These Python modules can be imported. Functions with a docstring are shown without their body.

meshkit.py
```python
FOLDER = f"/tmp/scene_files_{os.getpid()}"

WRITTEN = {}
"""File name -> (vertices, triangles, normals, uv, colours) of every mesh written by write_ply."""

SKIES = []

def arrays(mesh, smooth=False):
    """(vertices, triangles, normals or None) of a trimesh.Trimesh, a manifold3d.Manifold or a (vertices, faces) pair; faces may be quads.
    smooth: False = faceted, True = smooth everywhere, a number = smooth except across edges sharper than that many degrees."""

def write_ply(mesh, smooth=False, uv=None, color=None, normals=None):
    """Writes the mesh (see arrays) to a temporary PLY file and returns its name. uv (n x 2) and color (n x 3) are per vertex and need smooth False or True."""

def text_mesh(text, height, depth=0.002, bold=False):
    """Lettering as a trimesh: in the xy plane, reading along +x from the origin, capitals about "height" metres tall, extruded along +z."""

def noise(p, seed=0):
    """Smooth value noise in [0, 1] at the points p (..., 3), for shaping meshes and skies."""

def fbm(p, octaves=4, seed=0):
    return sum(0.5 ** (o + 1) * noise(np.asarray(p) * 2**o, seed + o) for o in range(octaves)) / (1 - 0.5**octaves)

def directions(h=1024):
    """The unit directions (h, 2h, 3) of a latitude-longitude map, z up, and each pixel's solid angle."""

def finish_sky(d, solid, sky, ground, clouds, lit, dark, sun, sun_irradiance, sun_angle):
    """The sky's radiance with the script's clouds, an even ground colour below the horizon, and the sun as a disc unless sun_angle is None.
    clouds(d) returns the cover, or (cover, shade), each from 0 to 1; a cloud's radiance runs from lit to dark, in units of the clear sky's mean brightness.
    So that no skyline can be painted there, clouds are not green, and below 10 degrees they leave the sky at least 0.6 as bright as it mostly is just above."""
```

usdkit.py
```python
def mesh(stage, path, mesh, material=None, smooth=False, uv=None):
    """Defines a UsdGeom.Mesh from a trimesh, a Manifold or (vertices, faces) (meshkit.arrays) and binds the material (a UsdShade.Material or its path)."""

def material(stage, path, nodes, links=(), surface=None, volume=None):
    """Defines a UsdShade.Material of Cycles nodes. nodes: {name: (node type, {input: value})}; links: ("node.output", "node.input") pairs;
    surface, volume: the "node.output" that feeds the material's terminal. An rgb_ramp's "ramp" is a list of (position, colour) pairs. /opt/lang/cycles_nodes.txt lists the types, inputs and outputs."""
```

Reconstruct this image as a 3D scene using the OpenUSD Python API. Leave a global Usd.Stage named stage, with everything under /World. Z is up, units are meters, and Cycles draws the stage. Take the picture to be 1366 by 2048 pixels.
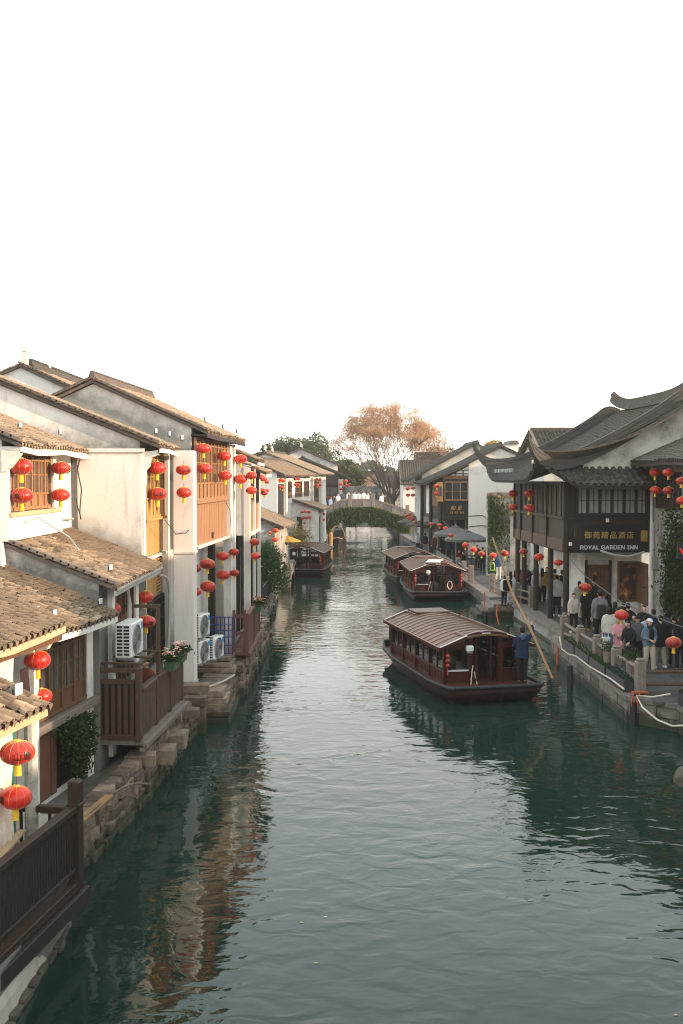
import math, random, numpy as np, trimesh, manifold3d as m3, meshkit, usdkit
from pxr import Usd, UsdGeom, UsdLux, UsdShade, Gf, Sdf, Vt
from shapely.geometry import Polygon

stage = Usd.Stage.CreateInMemory()
UsdGeom.SetStageUpAxis(stage, 'Z')
UsdGeom.Xform.Define(stage, '/World')
UsdGeom.Scope.Define(stage, '/World/Looks')
# ---------------------------------------------------------------- camera, sky, sun, exposure
EYE = 6.8                                   # metres above the water
TILT = math.degrees(math.atan(69 / 1992.0))
cam = UsdGeom.Camera.Define(stage, '/World/camera')
cam.AddTranslateOp().Set((0, 0, EYE)); cam.AddRotateXOp().Set(90 - TILT)
cam.CreateFocalLengthAttr(35.0); cam.CreateHorizontalApertureAttr(24.0); cam.CreateVerticalApertureAttr(36.0)
cam.CreateFStopAttr(2.8); cam.CreateFocusDistanceAttr(30.0); cam.CreateClippingRangeAttr((0.1, 20000.0))
cam.CreateExposureAttr(0.8)
SUN_EL, SUN_AZ = math.radians(14.0), math.radians(-13.0)      # azimuth from +x (right) towards -y (behind the camera)
SD = np.array([math.cos(SUN_EL) * math.cos(SUN_AZ), math.cos(SUN_EL) * math.sin(SUN_AZ), math.sin(SUN_EL)])
sun = UsdLux.DistantLight.Define(stage, '/World/sun')
sun.CreateIntensityAttr(1.1); sun.CreateAngleAttr(0.6); sun.CreateNormalizeAttr(True); sun.CreateColorAttr((1.0, 0.75, 0.51))
sun.AddRotateZOp().Set(math.degrees(math.atan2(SD[1], SD[0])) + 90); sun.AddRotateXOp().Set(90 - math.degrees(SUN_EL))
dome = UsdLux.DomeLight.Define(stage, '/World/sky')
sky = usdkit.material(stage, '/World/Looks/sky', {
    's': ('sky_texture', {'sky_type': 'single_scattering', 'sun_disc': False, 'sun_elevation': SUN_EL, 'sun_rotation': math.atan2(SD[0], SD[1]), 'aerosol_density': 2.0}),
    'g': ('geometry', {}), 'm': ('mapping', {'scale': (1.6, 1.6, 5.0)}), 'n': ('noise_texture', {'scale': 1.3, 'detail': 5.0, 'roughness': .55}),
    'r': ('rgb_ramp', {'ramp': [(0.3, (.94, .94, .94)), (0.7, (1.06, 1.06, 1.06))]}), 'sx': ('separate_xyz', {}), 'h': ('rgb_ramp', {'ramp': [(0.0, (9.9, 9.2, 8.4)), (0.12, (10.0, 9.5, 8.9)), (0.28, (9.5, 9.5, 9.1)), (0.5, (7.2, 8.3, 8.3)), (1.0, (7.3, 8.1, 8.2))]}), 'hm': ('mix_color', {'blend_type': 'multiply', 'fac': 1.0, 'use_clamp': False}),
    'x': ('mix_color', {'fac': 0.8}), 'b': ('background_shader', {'strength': 0.138})},
    [('g.position', 'm.vector'), ('m.vector', 'n.vector'), ('n.fac', 'r.fac'), ('s.color', 'x.a'), ('g.position', 'sx.vector'), ('sx.z', 'h.fac'), ('h.color', 'hm.a'), ('r.color', 'hm.b'), ('hm.result', 'x.b'), ('x.result', 'b.color')], surface='b.background')
UsdShade.MaterialBindingAPI.Apply(dome.GetPrim()).Bind(sky)
dome.GetPrim().SetCustomDataByKey('kind', 'structure')

# ---------------------------------------------------------------- helpers
rnd = random.Random(11); rng = np.random.default_rng(11)
F_PX = 1992.0
_T = math.radians(TILT)
def ray(px, py):
    u, v = (px - 683) / F_PX, (1024 - py) / F_PX
    return np.array([u, math.cos(_T) + v * math.sin(_T), -math.sin(_T) + v * math.cos(_T)])
def at(px, py, Y):
    r = ray(px, py); return np.array([0, 0, EYE]) + r * (Y / r[1])
def gz(px, py, z):
    r = ray(px, py); return np.array([0, 0, EYE]) + r * ((z - EYE) / r[2])

def frame(ox=0, oy=0, deg=0, oz=0):
    a = math.radians(deg); M = np.eye(4)
    M[:3, 0] = (math.cos(a), math.sin(a), 0); M[:3, 1] = (-math.sin(a), math.cos(a), 0); M[:3, 3] = (ox, oy, oz)
    return M
I4 = np.eye(4)
_used = {}
def numbered(parent, name):
    k = (str(parent), name); n = _used.get(k, 0); _used[k] = n + 1
    return f'{parent}/{name}' + (f'_{n:03d}' if n else '')
ORIGIN = {}
def tag(p, label=None, cat=None, group=None, kind=None):
    p = p.GetPrim() if hasattr(p, 'GetPrim') else p
    for k, v in (('label', label), ('category', cat), ('group', group), ('kind', kind)):
        if v: p.SetCustomDataByKey(k, v)
    return p
def thing(name, label, cat, loc=(0, 0, 0), rotz=0.0, group=None, scale=None, kind=None):
    x = UsdGeom.Xform.Define(stage, numbered('/World', name))
    x.AddTranslateOp().Set(tuple(float(c) for c in loc))
    if rotz: x.AddRotateZOp().Set(float(rotz))
    if scale is not None: x.AddScaleOp().Set((scale,) * 3 if np.ndim(scale) == 0 else tuple(scale))
    M = frame(loc[0], loc[1], rotz, loc[2]); ORIGIN[str(x.GetPath())] = np.linalg.inv(M)
    return tag(x, label, cat, group, kind)
def copy_of(src, label, loc, rotz=0.0, group=None, scale=None, tilt=0.0):
    was = src.GetCustomData()
    x = UsdGeom.Xform.Define(stage, numbered('/World', src.GetName().rstrip('0123456789_')))
    x.GetPrim().GetReferences().AddInternalReference(src.GetPath())
    x.ClearXformOpOrder(); x.AddTranslateOp().Set(tuple(float(c) for c in loc)); x.AddRotateXYZOp().Set((float(tilt), float(tilt) * .6, float(rotz))); x.AddScaleOp().Set((scale,) * 3 if np.ndim(scale) == 0 and scale else (tuple(scale) if scale else (1, 1, 1)))
    tag(x, label, was['category'], group or was.get('group'))
    x.GetPrim().SetInstanceable(True)
    return x.GetPrim()

class MB:
    """collects shapes given in a frame; build() makes them one mesh under a parent (world placed)"""
    def __init__(self, M=I4): self.M, self.v, self.f, self.n = M, [], [], 0
    def add(self, v, f):
        v = np.asarray(v, float); f = np.asarray(f, int)
        if f.shape[1] == 4: f = np.vstack([f[:, [0, 1, 2]], f[:, [0, 2, 3]]])
        self.v.append(v); self.f.append(f + self.n); self.n += len(v); return self
    def tm(self, m): return self.add(m.vertices, m.faces)
    def man(self, m):
        q = m.to_mesh(); return self.add(q.vert_properties[:, :3], q.tri_verts)
    def box(self, x0, x1, y0, y1, z0, z1):
        v = np.array([(x, y, z) for x in (x0, x1) for y in (y0, y1) for z in (z0, z1)], float)
        return self.add(v, [(0, 1, 3, 2), (4, 6, 7, 5), (0, 4, 5, 1), (2, 3, 7, 6), (0, 2, 6, 4), (1, 5, 7, 3)])
    def cbox(self, x0, x1, y0, y1, z0, z1, c=.01):
        """chamfered box"""
        P = []
        for x, sx in ((x0, 1), (x1, -1)):
            for y, sy in ((y0, 1), (y1, -1)):
                for z, sz in ((z0, 1), (z1, -1)):
                    P += [(x, y + sy * c, z + sz * c), (x + sx * c, y, z + sz * c), (x + sx * c, y + sy * c, z)]
        return self.man(m3.Manifold.hull_points(np.array(P)))
    def beam(self, p, q, w, h, up=(0, 0, 1)):
        p, q = np.asarray(p, float), np.asarray(q, float); d = q - p; L = np.linalg.norm(d); d /= L
        up = np.asarray(up, float)
        s = np.cross(d, up)
        if np.linalg.norm(s) < 1e-6: s = np.array([1.0, 0, 0])
        s /= np.linalg.norm(s); t = np.cross(s, d)
        v = [p + d * a * L + s * b * w / 2 + t * c * h / 2 for a in (0, 1) for b in (-1, 1) for c in (-1, 1)]
        return self.add(v, [(0, 1, 3, 2), (4, 6, 7, 5), (0, 4, 5, 1), (2, 3, 7, 6), (0, 2, 6, 4), (1, 5, 7, 3)])
    def tube(self, path, r, n=8, cap=True):
        p = np.asarray(path, float); k = len(p); r = np.broadcast_to(r, (k,))
        t = np.gradient(p, axis=0); t /= np.linalg.norm(t, axis=1, keepdims=True) + 1e-12
        a = np.cross(t, np.where(np.abs(t[:, 2:]) < .9, [0, 0, 1.0], [1.0, 0, 0])); a /= np.linalg.norm(a, axis=1, keepdims=True) + 1e-12
        b = np.cross(t, a); g = np.arange(n) * 2 * np.pi / n
        v = (p[:, None] + r[:, None, None] * (np.cos(g)[None, :, None] * a[:, None] + np.sin(g)[None, :, None] * b[:, None])).reshape(-1, 3)
        i, j = np.meshgrid(np.arange(k - 1), np.arange(n), indexing='ij')
        q = np.stack([i * n + j, i * n + (j + 1) % n, (i + 1) * n + (j + 1) % n, (i + 1) * n + j], -1).reshape(-1, 4)
        f = np.vstack([q[:, [0, 1, 2]], q[:, [0, 2, 3]]])
        if cap:
            v = np.vstack([v, p[:1], p[-1:]]); m = k * n
            f = np.vstack([f, [(m, (j + 1) % n, j) for j in range(n)], [(m + 1, (k - 1) * n + j, (k - 1) * n + (j + 1) % n) for j in range(n)]])
        return self.add(v, f)
    def lathe(self, prof, c=(0, 0, 0), n=12):
        prof = np.asarray(prof, float); g = np.arange(n) * 2 * np.pi / n; k = len(prof)
        v = np.stack([prof[:, :1] * np.cos(g) + c[0], prof[:, :1] * np.sin(g) + c[1], np.repeat(prof[:, 1:], n, 1) + c[2]], -1).reshape(-1, 3)
        i, j = np.meshgrid(np.arange(k - 1), np.arange(n), indexing='ij')
        return self.add(v, np.stack([i * n + j, i * n + (j + 1) % n, (i + 1) * n + (j + 1) % n, (i + 1) * n + j], -1).reshape(-1, 4))
    def prism(self, poly, y0, y1):
        """poly in the frame's (x, z), extruded along y"""
        P = Polygon(poly); m = trimesh.creation.extrude_polygon(P, y1 - y0, engine='earcut')
        v = m.vertices; return self.add(np.stack([v[:, 0], y1 - v[:, 2], v[:, 1]], 1), m.faces)
    def plate(self, poly, z0, z1):
        P = poly if hasattr(poly, 'exterior') else Polygon(poly)
        m = trimesh.creation.extrude_polygon(P, z1 - z0, engine='earcut'); v = m.vertices.copy(); v[:, 2] += z0
        return self.add(v, m.faces)
    def mesh(self):
        v = np.vstack(self.v); v = v @ self.M[:3, :3].T + self.M[:3, 3]; return v, np.vstack(self.f)
    def build(self, name, mat, parent=None, label=None, smooth=False, kind=None, uv=None):
        v, f = self.mesh(); par = '/World' if parent is None else str(parent.GetPath())
        root = '/'.join(par.split('/')[:3])
        if root in ORIGIN:
            B = ORIGIN[root]; v = v @ B[:3, :3].T + B[:3, 3]
        m = usdkit.mesh(stage, numbered(par, name), (v, f), mat, smooth=smooth)
        return tag(m, label, kind=kind)
def one(name, mb, mat, label, cat, group=None, kind=None, smooth=False):
    return tag(mb.build(name, mat, smooth=smooth), label, cat, group, kind)

# ---------------------------------------------------------------- materials
def mat(name, nodes, links, surface='p.BSDF', volume=None): return usdkit.material(stage, '/World/Looks/' + name, nodes, links, surface, volume)
def tone(c, k): return tuple(min(1.0, x * k) for x in c)
def plain(name, col, rough=.6, var=.12, scale=6.0, bump=.0, stretch=(1, 1, 1), spec=.4, metal=0.0, bscale=None, rand=0.0, extra=None, tide=None):
    """base colour varied by noise (and from piece to piece), with fine relief"""
    n = {'g': ('geometry', {}), 'm': ('mapping', {'scale': stretch}), 'n': ('noise_texture', {'scale': scale, 'detail': 5.0, 'roughness': .6}),
         'r': ('rgb_ramp', {'ramp': [(.25, tone(col, 1 - var)), (.5, col), (.75, tone(col, 1 + var))]}),
         'p': ('principled_bsdf', {'roughness': rough, 'specular_ior_level': spec, 'metallic': metal, **(extra or {})})}
    l = [('g.position', 'm.vector'), ('m.vector', 'n.vector'), ('n.fac', 'r.fac')]
    out = 'r.color'
    if rand:
        n['o'] = ('object_info', {}); n['a'] = ('math', {'math_type': 'add'}); n['fr'] = ('math', {'math_type': 'fraction'})
        n['mr'] = ('map_range', {'from_min': 0.0, 'from_max': 1.0, 'to_min': 1 - rand, 'to_max': 1 + rand}); n['hs'] = ('hsv', {})
        l += [('g.random_per_island', 'a.value1'), ('o.random', 'a.value2'), ('a.value', 'fr.value1'), ('fr.value', 'mr.value'), ('mr.result', 'hs.value'), (out, 'hs.color')]; out = 'hs.color'
    if tide:      # the wet, weedy band that the water leaves on stone
        n.update({'tz': ('separate_xyz', {}), 'tn': ('noise_texture', {'scale': 3.0, 'detail': 4.0}), 'tm': ('math', {'math_type': 'multiply_add', 'value2': -.5}), 'tr': ('map_range', {'from_min': -.05, 'from_max': tide - .2, 'to_min': .88, 'to_max': 0.0, 'clamp': True}), 'tx': ('mix_color', {'b': (.022, .026, .013)})})
        l += [('g.position', 'tz.vector'), ('g.position', 'tn.vector'), ('tn.fac', 'tm.value1'), ('tz.z', 'tm.value3'), ('tm.value', 'tr.value'), ('tr.result', 'tx.fac'), (out, 'tx.a')]; out = 'tx.result'
    l.append((out, 'p.base_color'))
    if bump:
        n['n2'] = ('noise_texture', {'scale': bscale or scale * 3, 'detail': 4.0}); n['b'] = ('bump', {'strength': .6, 'distance': bump})
        l += [('m.vector', 'n2.vector'), ('n2.fac', 'b.height'), ('b.normal', 'p.normal')]
    return mat(name, n, l)
def plaster(name, clean, dirt, amount, streak=.5, sc=1.0, edge=None):
    """lime plaster: large blotches, rain streaks, fine relief"""
    n = {'g': ('geometry', {}), 'm1': ('mapping', {'scale': (sc, sc, sc)}), 'm2': ('mapping', {'scale': (5.0, 5.0, .45)}),
         'n1': ('noise_texture', {'scale': .75, 'detail': 7.0, 'roughness': .68}), 'n2': ('noise_texture', {'scale': 1.0, 'detail': 4.0, 'roughness': .6}),
         'n3': ('noise_texture', {'scale': 9.0, 'detail': 6.0, 'roughness': .7}),
         'mr1': ('map_range', {'from_min': .62 - amount * .35, 'from_max': .86 - amount * .3, 'to_min': 0.0, 'to_max': 1.0, 'clamp': True}),
         'mr2': ('map_range', {'from_min': .56, 'from_max': .8, 'to_min': 0.0, 'to_max': streak, 'clamp': True}),
         'mx': ('math', {'math_type': 'maximum'}), 'm3': ('math', {'math_type': 'multiply'}), 'mr3': ('map_range', {'from_min': .25, 'from_max': .6, 'to_min': .35, 'to_max': 1.0, 'clamp': True}),
         'x': ('mix_color', {'a': clean, 'b': dirt}), 'b': ('bump', {'strength': .5, 'distance': .012}),
         'p': ('principled_bsdf', {'roughness': .88, 'specular_ior_level': .2})}
    l = [('g.position', 'm1.vector'), ('g.position', 'm2.vector'), ('m1.vector', 'n1.vector'), ('m2.vector', 'n2.vector'), ('g.position', 'n3.vector'),
         ('n1.fac', 'mr1.value'), ('n2.fac', 'mr2.value'), ('mr1.result', 'mx.value1'), ('mr2.result', 'mx.value2'), ('n3.fac', 'mr3.value'),
         ('mx.value', 'm3.value1'), ('mr3.result', 'm3.value2'), ('m3.value', 'x.fac'), ('x.result', 'p.base_color'), ('n3.fac', 'b.height'), ('b.normal', 'p.normal')]
    if edge:      # damp creeping up from a roof that leans on the wall: z + a x + c from 0 to w
        n.update({'sp': ('separate_xyz', {}), 'ea': ('math', {'math_type': 'multiply_add', 'value2': edge[0]}), 'eb': ('math', {'math_type': 'add', 'value2': edge[1]}), 'en': ('noise_texture', {'scale': 2.6, 'detail': 6.0, 'roughness': .7}),
                  'ew': ('math', {'math_type': 'multiply_add', 'value2': -edge[2] * 2.2}), 'em': ('map_range', {'from_min': -edge[2] * 1.0, 'from_max': edge[2] * .35, 'to_min': edge[3], 'to_max': 0.0, 'clamp': True}), 'ex': ('math', {'math_type': 'maximum'})})
        l += [('g.position', 'sp.vector'), ('sp.x', 'ea.value1'), ('sp.z', 'ea.value3'), ('ea.value', 'eb.value1'), ('g.position', 'en.vector'), ('en.fac', 'ew.value1'), ('eb.value', 'ew.value3'), ('ew.value', 'em.value'), ('em.result', 'ex.value1'), ('m3.value', 'ex.value2')]
        l[l.index(('m3.value', 'x.fac'))] = ('ex.value', 'x.fac')
    return mat(name, n, l)
def leafy(name, stops, trans=.35):
    n = {'g': ('geometry', {}), 'nz': ('noise_texture', {'scale': .55, 'detail': 2.0}), 'a': ('math', {'math_type': 'multiply_add', 'value2': .6}),
         'r': ('rgb_ramp', {'ramp': stops}), 'd': ('principled_bsdf', {'roughness': .6, 'specular_ior_level': .25}), 't': ('translucent_bsdf', {}), 'x': ('mix_closure', {'fac': trans})}
    l = [('g.position', 'nz.vector'), ('g.random_per_island', 'a.value1'), ('nz.fac', 'mh.value1'), ('mh.value', 'a.value3'), ('a.value', 'r.fac'), ('r.color', 'd.base_color'), ('r.color', 't.color'), ('d.BSDF', 'x.closure1'), ('t.BSDF', 'x.closure2')]
    n['mh'] = ('math', {'math_type': 'multiply', 'value2': .4})
    return mat(name, n, l, 'x.closure')
M = {}
M['plaster'] = plaster('white_plaster', (.66, .635, .60), (.27, .255, .235), .42, .6)
M['plaster_clean'] = plaster('fresh_plaster', (.71, .66, .605), (.40, .37, .33), .20, .45)
M['plaster_old'] = plaster('weathered_plaster', (.56, .53, .485), (.15, .14, .12), .50, .65)
M['plaster_bad'] = plaster('peeling_plaster', (.38, .36, .335), (.075, .07, .062), .62, .9, 1.6)
M['gable_a'] = plaster('damp_gable_plaster', (.76, .73, .685), (.15, .14, .125), .26, .6, 1.0, (0.0, -7.5, .55, .85))
M['gable_b'] = plaster('damp_verge_plaster', (.72, .69, .65), (.11, .105, .095), .28, .6, 1.0, (.41, -2.2, .5, .9))
M['gable_c'] = plaster('mouldy_gable_plaster', (.74, .71, .665), (.13, .125, .11), .28, .6, 1.0, (.40, -5.85, .7, .8))
M['wall_d'] = plaster('damp_foot_plaster', (.70, .645, .59), (.20, .19, .175), .18, .5, 1.0, (.40, -2.72, .4, .7))
M['trim'] = plain('pale_trim', (.62, .59, .54), .7, .1, 5)
M['tile_warm'] = plain('brown_roof_tile', (.25, .178, .122), .85, .36, 2.2, .006, bscale=20.0, rand=.42, spec=.2)
M['tile_grey'] = plain('grey_roof_tile', (.068, .058, .049), .85, .34, 6.0, .006, rand=.42, spec=.2)
M['roof_bed'] = plain('roof_bedding', (.085, .07, .055), .95, .3, 9.0, .02)
M['ridge_grey'] = plain('ridge_mortar', (.068, .06, .053), .9, .3, 3.0, .012)
M['verge'] = plain('verge_tile', (.13, .105, .085), .9, .35, 6.0, .012, rand=.3)
g_ = (9, 9, .7)
M['wood_dark'] = plain('dark_brown_wood', (.023, .0130, .0085), .55, .35, 4.0, .004, g_)
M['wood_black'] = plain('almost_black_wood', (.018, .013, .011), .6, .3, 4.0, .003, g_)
M['wood_brown'] = plain('brown_wood', (.13, .062, .032), .55, .3, 3.0, .003, g_)
M['wood_panel'] = plain('russet_wood_panel', (.30, .150, .070), .5, .25, 2.4, .002, g_)
M['wood_honey'] = plain('honey_wood', (.46, .25, .085), .5, .22, 2.4, .002, g_)
M['wood_grey'] = plain('weathered_grey_wood', (.17, .14, .115), .8, .3, 4.0, .006, g_)
M['wood_balcony'] = plain('walnut_balcony_wood', (.070, .039, .025), .55, .3, 3.0, .004, g_, rand=.18)
M['wood_pale'] = plain('pale_sawn_wood', (.50, .35, .21), .7, .2, 4.0, .003)
M['boat_red'] = plain('red_brown_boat_varnish', (.050, .010, .007), .32, .25, 3.0, .002, g_)
M['boat_trim'] = plain('faded_boat_trim', (.30, .20, .155), .5, .2, 5.0)
M['boat_hull'] = plain('dark_hull', (.030, .014, .011), .45, .55, 3.0, .004, (1, 1, 6))
M['boat_rim'] = plain('black_rubber_fender', (.02, .018, .017), .6, .4, 5.0, .006)
M['boat_roof'] = plain('brown_roof_sheet', (.125, .064, .038), .5, .12, 3.0, .002)
M['boat_deck'] = plain('red_deck_paint', (.065, .018, .013), .45, .3, 4.0, .003)
M['red_brown'] = plain('red_brown_paint', (.13, .045, .035), .45, .2, 4.0, .002, g_)
M['stone_warm'] = plain('brown_wall_stone', (.165, .122, .088), .85, .5, 4.0, .03, rand=.45, tide=.42)
M['stone_grey'] = plain('grey_granite', (.16, .137, .118), .85, .38, 4.0, .015, rand=.28, tide=.36)
M['stone_post'] = plain('granite_baluster', (.185, .15, .125), .8, .25, 9.0, .01)
M['paving'] = plain('stone_paving', (.062, .058, .056), .8, .25, 3.0, .008, rand=.22)
M['concrete'] = plaster('stained_concrete', (.38, .35, .31), (.12, .105, .09), .35, .5)
M['mud'] = plain('tide_line_mud', (.06, .05, .038), .7, .4, 5.0, .02)
M['earth'] = plain('ground_earth', (.13, .12, .105), .95, .25, .8, .0)
M['red'] = mat('red_lantern_silk', {'g': ('geometry', {}), 'n': ('noise_texture', {'scale': 14.0, 'detail': 3.0}), 'o': ('object_info', {}), 'mv': ('map_range', {'from_min': 0.0, 'from_max': 1.0, 'to_min': .62, 'to_max': 1.12}), 'hs': ('hsv', {}),
    'r': ('rgb_ramp', {'ramp': [(.3, (.60, .020, .012)), (.7, (.72, .034, .018))]}), 'd': ('principled_bsdf', {'roughness': .36, 'specular_ior_level': .55, 'sheen_weight': .15}), 't': ('translucent_bsdf', {}), 'x': ('mix_closure', {'fac': .22})},
    [('g.position', 'n.vector'), ('n.fac', 'r.fac'), ('o.random', 'mv.value'), ('mv.result', 'hs.value'), ('r.color', 'hs.color'), ('hs.color', 'd.base_color'), ('hs.color', 't.color'), ('d.BSDF', 'x.closure1'), ('t.BSDF', 'x.closure2')], 'x.closure')
M['red_old'] = plain('faded_lantern_silk', (.34, .022, .014), .42, .2, 9.0, spec=.5)
M['gold'] = plain('gold_thread', (.75, .40, .06), .4, .1, 8.0, spec=.6)
M['yellow'] = plain('yellow_tassel', (.78, .46, .03), .7, .15, 30.0, stretch=(1, 1, .05))
M['black'] = plain('black_plastic', (.02, .02, .021), .5, .2, 5.0)
M['ink'] = plain('black_ink', (.03, .008, .008), .6, .1)
M['white_metal'] = plain('white_enamel', (.66, .65, .62), .35, .06, 4.0)
M['grey_metal'] = plain('grey_metal', (.28, .28, .28), .4, .12, 6.0, metal=.4)
M['dark_metal'] = plain('dark_metal', (.05, .05, .055), .45, .2, 6.0, metal=.5)
M['blue_paint'] = plain('blue_painted_steel', (.022, .04, .20), .4, .12, 6.0)
M['sticker_blue'] = plain('blue_sticker', (.03, .25, .55), .4, .05)
M['cable'] = plain('cable_rubber', (.05, .045, .042), .6, .2)
M['pipe'] = plain('grey_pvc', (.42, .40, .37), .45, .08)
M['rope'] = plain('pale_rope', (.50, .45, .38), .8, .2, 40.0, .003)
M['rope_orange'] = plain('orange_rope', (.50, .10, .03), .8, .2, 40.0, .003)
M['bamboo'] = plain('bamboo_pole', (.30, .17, .075), .5, .2, 6.0)
M['canvas'] = plain('charcoal_canvas', (.085, .078, .078), .75, .12, 6.0)
M['gold_paint'] = plain('gold_leaf_lettering', (.52, .32, .09), .35, .15, 20.0, metal=.5)
M['white_letter'] = plain('white_lettering', (.55, .54, .53), .5, .05)
M['sign_black'] = plain('black_sign_lacquer', (.014, .013, .014), .3, .2)
M['curtain'] = plain('pale_curtain', (.30, .29, .27), .85, .3, 3.0, stretch=(14, 14, .4))
M['skin'] = plain('skin', (.46, .27, .19), .55, .06)
M['hair'] = plain('black_hair', (.011, .009, .008), .6, .3, 20.0, spec=.2)
M['glass'] = mat('window_glass', {'g': ('geometry', {}), 'n': ('noise_texture', {'scale': 1.1, 'detail': 2.0}), 'r': ('rgb_ramp', {'ramp': [(.35, (.012, .012, .012)), (.7, (.055, .052, .048))]}), 'p': ('principled_bsdf', {'roughness': .09, 'specular_ior_level': .6})},
    [('g.position', 'n.vector'), ('n.fac', 'r.fac'), ('r.color', 'p.base_color')])
M['glass_green'] = mat('curtained_glass', {'g': ('geometry', {}), 'm': ('mapping', {'scale': (7, 7, .5)}), 'n': ('noise_texture', {'scale': 2.2, 'detail': 3.0}), 'r': ('rgb_ramp', {'ramp': [(.3, (.06, .062, .055)), (.7, (.15, .15, .135))]}), 'p': ('principled_bsdf', {'roughness': .12, 'specular_ior_level': .6})},
    [('g.position', 'm.vector'), ('m.vector', 'n.vector'), ('n.fac', 'r.fac'), ('r.color', 'p.base_color')])
M['clear_glass'] = mat('clear_pane', {'f': ('fresnel', {'IOR': 1.5}), 't': ('transparent_bsdf', {'color': (.82, .85, .84)}), 's': ('glossy_bsdf', {'roughness': .03, 'color': (.9, .9, .9)}), 'x': ('mix_closure', {})}, [('f.fac', 'x.fac'), ('t.BSDF', 'x.closure1'), ('s.BSDF', 'x.closure2')], 'x.closure')
M['leaf'] = leafy('green_leaves', [(0, (.022, .045, .012)), (.5, (.05, .085, .022)), (1, (.10, .14, .04))])
M['leaf_dark'] = leafy('dark_evergreen_leaves', [(0, (.045, .06, .024)), (.5, (.095, .115, .045)), (1, (.17, .18, .075))], .25)
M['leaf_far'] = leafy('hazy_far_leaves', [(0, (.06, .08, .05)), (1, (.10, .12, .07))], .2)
M['leaf_autumn'] = leafy('autumn_leaves', [(0, (.45, .26, .15)), (.5, (.62, .40, .25)), (1, (.70, .52, .36))], .5)
M['leaf_yellow'] = leafy('yellow_leaves', [(0, (.40, .24, .05)), (1, (.62, .42, .10))], .4)
M['leaf_dry'] = leafy('dry_yellowing_leaves', [(0, (.22, .15, .05)), (1, (.38, .26, .08))], .35)
M['ivy'] = leafy('hanging_ivy_leaves', [(0, (.04, .065, .014)), (.5, (.095, .13, .028)), (1, (.17, .185, .055))], .3)
M['bark'] = plain('bark', (.085, .06, .045), .9, .3, 5.0, .02, (4, 4, .8))
M['terracotta'] = plain('green_planter_plastic', (.045, .10, .045), .5, .1)
_fab = {}
def fabric(col, rough=.85):
    k = tuple(round(c, 3) for c in col)
    if k not in _fab: _fab[k] = plain('cloth_%d' % len(_fab), k, rough, .14, 7.0, .01, bscale=9.0, spec=.15)
    return _fab[k]
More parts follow.
